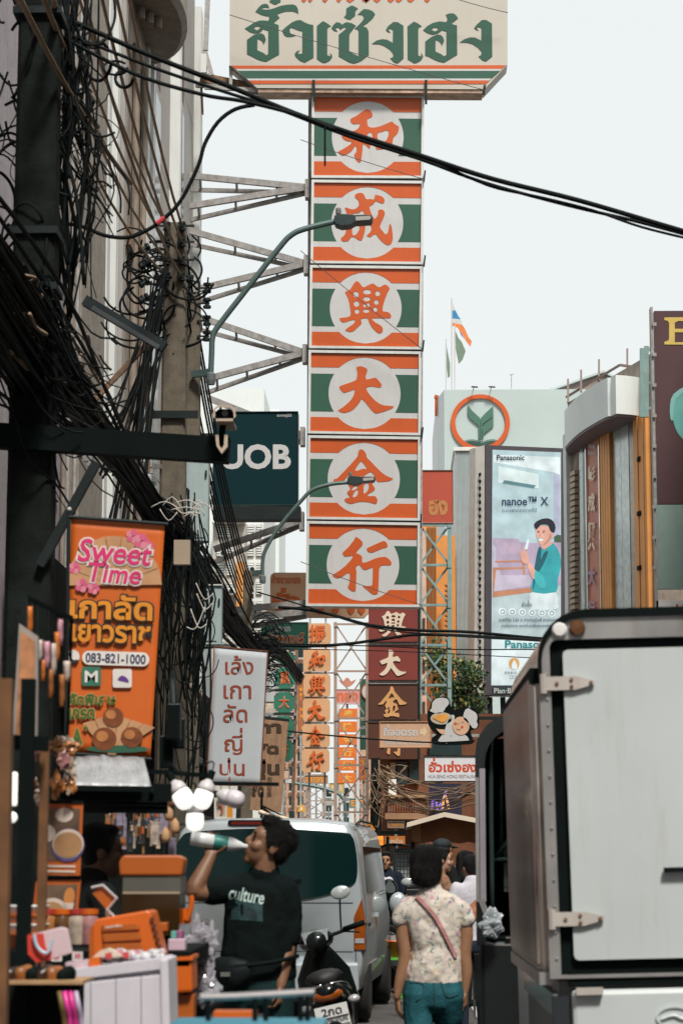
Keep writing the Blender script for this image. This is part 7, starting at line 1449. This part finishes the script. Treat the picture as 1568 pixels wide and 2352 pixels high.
for a,b,c,d,m,n_ in ((892,1790,910,1852,WHITE,"white_panel"),(940,1745,962,1800,GLASSD,"window"),(912,1750,935,1800,GLASSD,"window"),(896,1752,908,1786,CRW,"shutter"),(986,1700,1060,1735,GLASSD,"window"),(890,1846,908,1872,WHITE,"white_panel")): slab(a,b,c,d,66.3,.15).build(n_,m,sh2)
slab(985,1800,1060,1880,63.8,.4).build("dark_sign",mat("navy_board",(.02,.02,.045),.5),sh2)
neon=thing("neon_sign",P(1010,1862,63.5),"small violet and amber bulb sign shaped like letters under the restaurant sign","sign"); 
for pts,m in (([(992,1860),(993,1842),(998,1838),(1002,1845),(1003,1860)],"v"),([(1003,1860),(1012,1846),(1014,1860)],"v"),([(1016,1860),(1018,1836),(1022,1822),(1025,1836),(1028,1846),(1030,1860)],"a"),([(1022,1830),(1023,1816)],"v")): MB().tube([P(x,y,63.6) for x,y in pts],.035,6).build("tube",mat("neon_violet",(.20,.12,.45),.4,emit=.6) if m=="v" else mat("neon_amber",(.55,.28,.12),.4,emit=.5),neon)
# food tent
tn=thing("food_tent",(X(1010,37),37,.0),"food stall tent with a pale ridged roof and brown canvas skirt","tent")
TC=mat("tent_cloth",(.74,.64,.52),.7,var=.1,scale=3); CV=mat("brown_canvas",(.28,.10,.035),.75,var=.3,scale=4)
rl,ra,rq=P(934,1890,36.2),P(1020,1866,36.2),P(1160,1892,36.2)
mb=MB()
for a,b in ((rl,ra),(ra,rq)): mb.prism([a,b,b-V((0,0,.09)),a-V((0,0,.09))],(0,3.2,0))
mb=MB().prism([rl,ra,ra-V((0,0,.07)),rl-V((0,0,.07))],(0,3.2,0)); mb.build("roof_slope",TC,tn); MB().prism([ra+V((.002,0,0)),rq,rq-V((0,0,.07)),ra-V((-.002,0,.07))],(0,3.2,0)).build("roof_slope",TC,tn)
sc_=[(944,1894),(1020,1872),(1120,1890)]; bot=[]
for k in range(25): bot.append((1120-176*k/24,1934+4*abs(math.sin(k*math.pi/6))))
tilted(sc_+bot,36.5,.02).build("skirt",CV,tn); tilted([(944,1895),(966,1889),(966,1936),(944,1932)],36.48,.015).build("skirt_panel",mat("tan_canvas",(.42,.21,.09),.75,var=.2),tn)
for px in (948,1115): MB().bar(V((X(px,36.6),36.6,.004)),P(px,1892,36.6),.05).build("post",DARKST,tn); MB().bar(V((X(px,36.6),39.0,.004)),V((X(px,36.6),39.0,P(px,1892,36.6).z)),.05).build("post",DARKST,tn)
MB().box((X(985,37),37.0,.5),(X(1110,37),37.6,1.12)).build("counter",mat("counter_brown",(.16,.07,.03),.6),tn)
for k in range(10): MB().ball(V((X(992+k*11,37),37.0,1.17)),(.05,.05,.05),8,6).build("food_pack",[mat("food_red",(.5,.08,.04),.5),WHITE,mat("food_tan",(.5,.3,.15),.5)][k%3],None,smooth=True,label="small food pack laid out on the tent counter",cat="food",group="food on the tent counter")
# clothes rail
cr=thing("clothes_rail",(X(1050,24),24,0),"rail of dark and orange garments behind the woman","clothes rail")
MB().bar(P(1020,2050,24),P(1085,2052,24),.02).build("bar",CHROME,cr)
for px in (1021,1084): MB().bar(P(px,2050,24),V((X(px,24),24,.004)),.025).build("leg",CHROME,cr)
for k in range(9):
    px=1026+k*6.6; tilted([(px-2.2,2054),(px+2.2,2054),(px+2.8,2130),(px-2.8,2132)],23.9,.28).build("garment",[NAVY,DKC,mat("orange_cloth",(.56,.18,.03),.8),mat("green_cloth",(.03,.09,.06),.8),WTE][(0,1,0,1,2,1,3,1,0)[k]],cr)
# dark cage pickup behind the woman
cg=thing("cage_pickup",(X(950,36),36,0),"dark pickup with a wire cage and pale crate in the distance","truck")
MB().box((X(893,36),36,.35),(X(1062,36),40,1.22)).build("body",DKM,cg,bevel=.05); MB().bar(P(896,2032,35.97),P(1062,2032,35.97),.02,.025).build("chrome_line",CHROME,cg); MB().bar(P(900,2060,35.97),P(1062,2060,35.97),.02,.03).build("chrome_line",CHROME,cg)
slab(908,1958,944,2000,36.6,.5).build("crate",mat("crate_white",(.58,.60,.62),.5),cg); slab(906,1950,950,1957,36.4,.8).build("lid",BLACK,cg)
for k in range(9): MB().bar(P(895+k*8,1952,36.1),P(895+k*8,2036,36.1),.012).build("cage_wire",DARKST,cg)
for k in range(9): MB().bar(P(893,1954+k*9,36.1),P(962,1954+k*9,36.1),.010).build("cage_wire",DARKST,cg)
for a,b in (((890,1922),(890,2036)),((872,1913),(930,1913))): MB().bar(P(*a,36.2),P(*b,36.2),.05).build("cage_post",BLACK,cg)
MB().tube([P(862,1958,36.3),P(880,1944,36.3),P(905,1940,36.3),P(940,1944,36.3)],.02,6,smooth=3).build("hose",RUBBER,cg)
for px in (905,1050): 
    for y in (36.7,39.2): wheel(cg,(X(px,36),y,.33))
os_=board("orange_shop_sign","lit orange shop sign low in the street under the balcony","sign",852,1921,880,1942,55,mat("lit_orange",(.70,.20,.02),.5,emit=.6),d=.1); text("ร้านอาหาร",(854,1926,878,1936),onY(55),FRONT,YPR,os_,bold=.02); MB().bar(P(866,1942,55.05),V((X(866,55),55.05,.14)),.06).build("post",DARKST,os_)
os2=board("orange_shop_sign","second orange sign with white letters just right of the first","sign",882,1921,930,1942,54,mat("dim_orange",(.48,.16,.03),.5),d=.1); text("ทองม้วน",(890,1926,924,1938),onY(54),FRONT,CRM,os2,bold=.02); MB().bar(P(906,1942,54.05),V((X(906,54),54.05,.14)),.06).build("post",DARKST,os2)
xs=thing("crossing_sign",P(848,1925,48),"orange diamond pedestrian crossing sign beyond the van","traffic sign"); art("plate",[(848,1887),(862,1906),(848,1925),(834,1906)],mat("sign_amber",(.66,.25,.02),.5),48,xs,t=.02); art("pictogram",sm([(848,1896),(851,1899),(850,1904),(854,1914),(849,1909),(843,1917),(846,1904),(844,1900)],2),BLACK,48,xs,t=.004,lift=.022); MB().bar(P(848,1900,48.03),V((X(848,48),48.03,.004)),.06).build("post",STEEL,xs)
ts=thing("warning_triangle",P(693,1866,70),"bright yellow triangular warning sign above the van roof","traffic sign"); art("plate",[(692,1845),(703,1865),(682,1865)],mat("sign_yellow",(.76,.40,.02),.5),70,ts,t=.02); art("pictogram",[(692,1851),(695,1862),(689,1862)],WHITE,70,ts,t=.004,lift=.022); MB().bar(P(692,1850,70.03),V((X(692,70),70.03,.004)),.08).build("post",STEEL,ts)
for i,(px,py) in enumerate(((612,1872),(628,1882),(648,1878))):
    t=thing("stall_lamp",P(px,py+6,30),("left","middle","right")[i]+"most flat cream stall lamp shade behind the van roof","lamp"); MB().limb([(P(px-14,py-6+i*2,30),.03,.03),(P(px+14,py+4,30),.04,.02)],right=(0,1,0)).build("shade",mat("cream_shade",(.70,.56,.42),.4),t,smooth=True); MB().bar(P(px,py-4,30),P(600,1850,30.1),.015).build("arm",BLACK,t)
MB().bar(V((X(598,30.1),30.1,.004)),P(601,1820,30.1),.03).build("lamp_post",BLACK,None,label="thin black post carrying the flat stall lamps",cat="post")
og_=thing("juice_pack",P(527,1875,13.2),"slim orange carton beside the unlit bulb","carton"); slab(521,1838,533,1878,13.2,.03).build("carton",mat("amber_carton",(.66,.26,.02),.4),og_); MB().bar(P(527,1838,13.21),P(527,1800,13.3),.004).build("string",BLACK,og_)
cd_=thing("candy_card",P(506,1876,13.4),"pale card printed with a red candy cane behind the bulbs","card"); slab(496,1838,518,1876,13.4,.006).build("card",mat("card_cream",(.55,.48,.40),.6),cd_); mb=MB(); mb.tube([P(507,1872,13.39),P(511,1860,13.39),P(507,1850,13.39),P(501,1852,13.39)],.006,6,smooth=3); mb.build("candy",mat("candy",(.45,.12,.06),.5),cd_); MB().bar(P(507,1838,13.4),P(507,1800,13.4),.004).build("string",BLACK,cd_)
MB().bar(P(470,1800,13.3),P(640,1802,13.4),.02).build("goods_rail",BLACK,None,label="dark rail over the van roof hung with cards",cat="rail")
gs_=thing("plastic_stool",P(901,2290,27.6),"green plastic stool standing beside the van front","stool"); GPL=mat("green_plastic",(.12,.42,.06),.4)
MB().box((X(890,28.8),28.6,.44),(X(916,28.8),28.9,.47)).build("seat",GPL,gs_)
for a in (891,914):
    for y in (28.63,28.87): MB().bar((X(a,28.8),y,.47),(X(a,28.8)+(.03 if a>900 else -.03),y,.004),.03).build("leg",GPL,gs_)
bk_=thing("orange_bucket",V((X(902,28.75),28.75,.47)),"orange bucket standing on the green stool","bucket"); MB().lathe([(.075,0),(.10,.17),(.108,.175),(.108,.19),(.095,.19),(.09,.03)],V((X(902,28.75),28.75,.472)),(0,0,1),18).build("tub",PLO,bk_,smooth=True); MB().lathe([(.04,0),(.045,.12)],V((X(900,28.75),28.75,.50+.1)),(0,0,1),12).build("cup",CLEAR,bk_)
# creeper on the lattice
crp=thing("creeper_plant",(X(1045,69),69,.13),"leafy creeper climbing beside the advertising screen","plant")
stem=MB(); leaf=MB()
for k in range(26):
    a=V((X(1030+rnd.uniform(-12,55),69),69+rnd.uniform(-.3,.5),.14)); b=P(1010+rnd.uniform(0,80),1500+rnd.uniform(0,140),69+rnd.uniform(-.3,.5)); stem.tube([a,a.lerp(b,.4)+V((rnd.gauss(0,.2),0,0)),a.lerp(b,.8)+V((rnd.gauss(0,.2),0,0)),b],[.035,.02,.01],5,smooth=3)
stem.build("trunk",mat("vine_stem",(.14,.08,.045),.9,var=.3),crp,smooth=True)
def leafat(mb,c,s):
    n=V((rnd.gauss(0,1),rnd.gauss(0,1)-.7,rnd.gauss(0,.8)+.4)).normalized(); u=n.orthogonal().normalized(); u.rotate(Matrix.Rotation(rnd.uniform(0,6.28),3,n)); q=n.cross(u)
    mb.add([c,c+u*s*.5+q*s*.32+n*s*.08,c+u*s,c+u*s*.5-q*s*.32+n*s*.08],[(0,1,2),(0,2,3)])
cl1,cl2=MB(),MB()
for k in range(46):
    cx,cy=rnd.choice(((1015,1522),(1040,1530),(1060,1520),(1075,1545),(1090,1560),(1060,1575),(1080,1600),(1050,1610),(1020,1560),(1070,1640),(1090,1630),(1005,1512),(1045,1580),(1085,1660)))
    c=P(cx+rnd.gauss(0,8),cy+rnd.gauss(0,10),69+rnd.gauss(0,.35))
    for j in range(60): leafat(cl1 if rnd.random()<.8 else cl2,c+V((rnd.gauss(0,.13),rnd.gauss(0,.2),rnd.gauss(0,.12))),rnd.uniform(.09,.18))
cl1.build("crown",mat("leaf_green",(.035,.085,.030),.5,var=.5,scale=3),crp); cl2.build("crown",mat("leaf_yellow",(.20,.20,.035),.5,var=.5,scale=3),crp)
# tangle of tan wires on the right-hand pole and its pole
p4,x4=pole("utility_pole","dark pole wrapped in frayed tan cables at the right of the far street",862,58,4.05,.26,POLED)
fray=MB()
for k in range(36):
    c=P(850+rnd.uniform(-12,40),1755+rnd.uniform(0,100),57.6+rnd.uniform(-.3,.3)); d=V((rnd.uniform(-.35,.6),rnd.gauss(0,.1),rnd.gauss(-.1,.25))); fray.tube([c,c+d*.5+V((0,0,rnd.gauss(-.12,.1))),c+d],rnd.uniform(.008,.02),5,smooth=3)
for k in range(16):
    a=P(868,1780+rnd.uniform(-30,60),57.7); b=P(1100,1745+rnd.uniform(-10,100),56+rnd.uniform(-1,1)); fray.tube([a,a.lerp(b,.5)-V((0,0,rnd.uniform(.1,.6))),b],rnd.uniform(.01,.02),5,smooth=4)
fray.build("frayed_cables",mat("frayed_tan",(.24,.16,.10),.7,var=.5),None,smooth=True,label="frayed tan cables sagging from the far right pole",cat="cables",kind="stuff")
# flags on the bank roof
def flag(label,px,y0,y1,pole0,pts,ms):
    t=thing("flag",P(px,pole0,112.3),label,"flag"); MB().tube([P(px,pole0,112.3),P(px,y0,112.3)],.035,6).build("pole",SIGNW,t)
    for poly,m in pts: tilted(poly,112.28,.02).build("cloth",m,t)
FB=mat("flag_blue",(.03,.22,.42),.7); FR_=mat("flag_orange",(.66,.20,.05),.7); FVI=mat("flag_violet",(.14,.04,.22),.7); FGN=mat("flag_green",(.16,.23,.17),.7)
flag("tricolour flag drooping from the tallest pole on the bank roof",1037,684,0,896,[([(1038,694),(1043,704),(1046,712),(1038,711)],SIGNW),([(1038,712),(1046,713),(1052,725),(1058,733),(1038,731)],FB),([(1038,732),(1058,734),(1061,744),(1038,740)],SIGNW),([(1038,741),(1061,745),(1068,756),(1076,775),(1083,783),(1080,796),(1072,786),(1062,768),(1050,752),(1038,748)],FR_),([(1054,757),(1062,770),(1072,788),(1066,778),(1058,768)],FVI)],None)
flag("plain grey-green flag below the tricolour on the bank roof",1044,746,0,896,[([(1045,758),(1052,775),(1060,785),(1069,806),(1062,826),(1053,836),(1046,800)],FGN)],None)
flag("narrow dark green flag at the left end of the bank roof",1024,778,0,896,[([(1025,792),(1029,815),(1033,835),(1033,864),(1028,868),(1025,840)],FGN)],None)

# ---- more small goods round the left stall
BAGB=[mat("bag_brown",(.14,.06,.02),.3,var=.7,scale=18),mat("bag_amber",(.42,.17,.05),.3,var=.6,scale=18),mat("bag_cream",(.46,.38,.30),.4,var=.5,scale=16),mat("bag_rose",(.42,.20,.20),.35,var=.5,scale=18)]
for k in range(26):
    px=rnd.uniform(78,172); py=rnd.uniform(1712,1838); Y=9.9+rnd.uniform(0,.6); r=rnd.uniform(.012,.030)
    o=crumple(MB(),P(px,py,Y),(r*rnd.uniform(.7,1.3),r*.8,r*rnd.uniform(.8,1.9)),.7,1.8,k,16,10).build("snack_bag",BAGB[(0,1,0,2,0,1,3)[k%7]],None,label="small glossy snack bag bunched beside the foil sheet",cat="bag",group="snack bags beside the foil sheet")
MB().bar(P(70,1705,9.9),P(175,1712,10.5),.02).build("bag_rail",BLACK,st1)
for k,(a,b,c,d,m,lb_) in enumerate(((386,2158,425,2184,mat("pink_box",(.58,.42,.50),.5),"pale pink box on the table end right of the crate"),(392,2140,404,2157,mat("mint_box",(.10,.34,.28),.5),"tiny mint carton standing on the pink box"),(406,2138,418,2157,mat("multi_box",(.34,.10,.24),.5,var=.6,scale=40),"tiny patterned carton beside the mint one"),(352,2120,384,2140,PLOD,"orange tin lid under the dispenser tap"),(20,2085,44,2180,mat("pale_bottle",(.55,.50,.52),.3),"tall pale bottle at the lower left edge"))):
    slab(a,b,c,d,9.3+.05*k,.08).build("small_box",m,None,label=lb_,cat="box",bevel=.003)
MB().box((X(384,9.3),9.28,Z(2196,9.3)),(X(430,9.3),9.45,Z(2185,9.3))).build("box_tray",BLACK,None,label="black tray under the pale pink box",cat="tray")
for k in range(10):
    px=250+k*13+rnd.uniform(-4,4); py=2195+rnd.uniform(-6,6); tilted([(px-7,py-9),(px+7,py-11),(px+8,py+3),(px-6,py+4)],8.44+.02*k,.02).build("wrapped_sweet",[mat("sweet_red",(.5,.06,.06),.4),WPR,mat("sweet_pink",(.60,.25,.32),.4)][k%3],None,label="little wrapped sweet lying in the ice",cat="sweet",group="sweets in the ice")
# distant sign boards crowding the far street
for k,(a,b,c,d,Y,cl_,tx2,lb_) in enumerate(((700,1782,752,1800,92,(.40,.22,.12),"ทอง","tan board under the tan plaques"),(608,1612,630,1640,70,(.45,.40,.34),"泰","small cream square sign left of the green plaques"),(684,1560,698,1680,86,(.30,.10,.05),"金行","slim red-brown vertical sign between green and tan plaques"),(756,1800,790,1822,120,(.50,.36,.10),"北京","mustard board low in the far street"),(802,1835,838,1856,110,(.10,.22,.20),"ยา","teal pharmacy board near the far pole"),(640,1768,664,1790,80,(.52,.30,.22),"ขาย","peach board below the green plaques"),(824,1738,846,1792,84,(.44,.12,.05),"大興","red vertical sign below the exchange sign"),(742,1838,768,1850,130,(.5,.5,.48),"HOTEL","white board far down the street"),(890,1888,928,1902,60,(.46,.30,.18),"ร้านทอง","tan fascia board under the balcony"),(560,1560,592,1600,58,(.32,.12,.05),"ยาจีน","dark red board behind the grey meter cabinet"))):
    t=board("distant_sign",lb_,"sign",a,b,c,d,Y,mat("far_sign_%d"%k,cl_,.6,var=.2,scale=3),d=.15,frame=STEEL,fw=.8)
    vert=(d-b)>(c-a)*1.6
    for i,ch_ in enumerate(tx2 if vert else [tx2]):
        h_=(d-b)/(len(tx2) if vert else 1); text(ch_,(a+3,b+h_*i+3,c-3,b+h_*(i+1)-3),onY(Y),FRONT,CRM if k%2 else YPR,t,bold=.02)
    MB().bar(P((a+c)/2,d,Y+.1),V((X((a+c)/2,Y),Y+.1,.14)),.08).build("post",STEEL,t)
scf=lattice("scaffold_mast","rusty scaffold tower among the far signs left of the street end",700,742,1780,1985,98,30,mat("scaffold",(.40,.30,.25),.6),w=.05)

zt_=Z(2176,9.6)-.002
for k,(px,m,lb_) in enumerate(((118,BAGB[1],"amber snack jar"),(150,BAGB[0],"brown snack jar"),(184,BAGB[2],"cream snack jar"),(212,BAGB[3],"rose snack jar"))):
    c=V((X(px,9.75),9.75,zt_)); t=thing("snack_jar",c,lb_+" on the stall table below the posters","jar"); MB().lathe([(.0,0),(.036,.002),(.040,.01),(.040,.10),(.032,.118),(.030,.125)],c,(0,0,1),18).build("jar",m,t,smooth=True); MB().lathe([(.034,.122),(.036,.125),(.036,.145),(.0,.147)],c,(0,0,1),18).build("lid",PLO if k%2 else mat("red_lid",(.4,.04,.03),.4),t)
for k in range(4):
    px=238-k*3; c=V((X(62,9.5),9.5,zt_+k*.035)); MB().lathe([(.075,0),(.095,.05),(.10,.055),(.10,.06),(.09,.058)],c,(0,0,1),20).build("plastic_tub",WHITE if k%2 else PLOD,None,smooth=True,label=("bottom","second","third","top")[k]+" plastic tub of the stack at the left table end",cat="tub")
for k in range(5):
    px=118+k*48; y=2215-k*2; Y=9.15; t=thing("price_card",P(px,y,Y),("first","second","third","fourth","fifth")[k]+" price card from the left along the stall table edge","price card"); slab(px,y-26,px+24,y-6,Y,.004).build("card",WPR,t); text(("20","35","40","50","100")[k],(px+5,y-22,px+19,y-11),onY(Y),FRONT,PINK,t,bold=.03,off=.002); MB().bar(P(px+12,y-7,Y+.003),V((P(px+12,y,Y).x,9.21,zt_-.01)),.006).build("stick",DARKST,t)
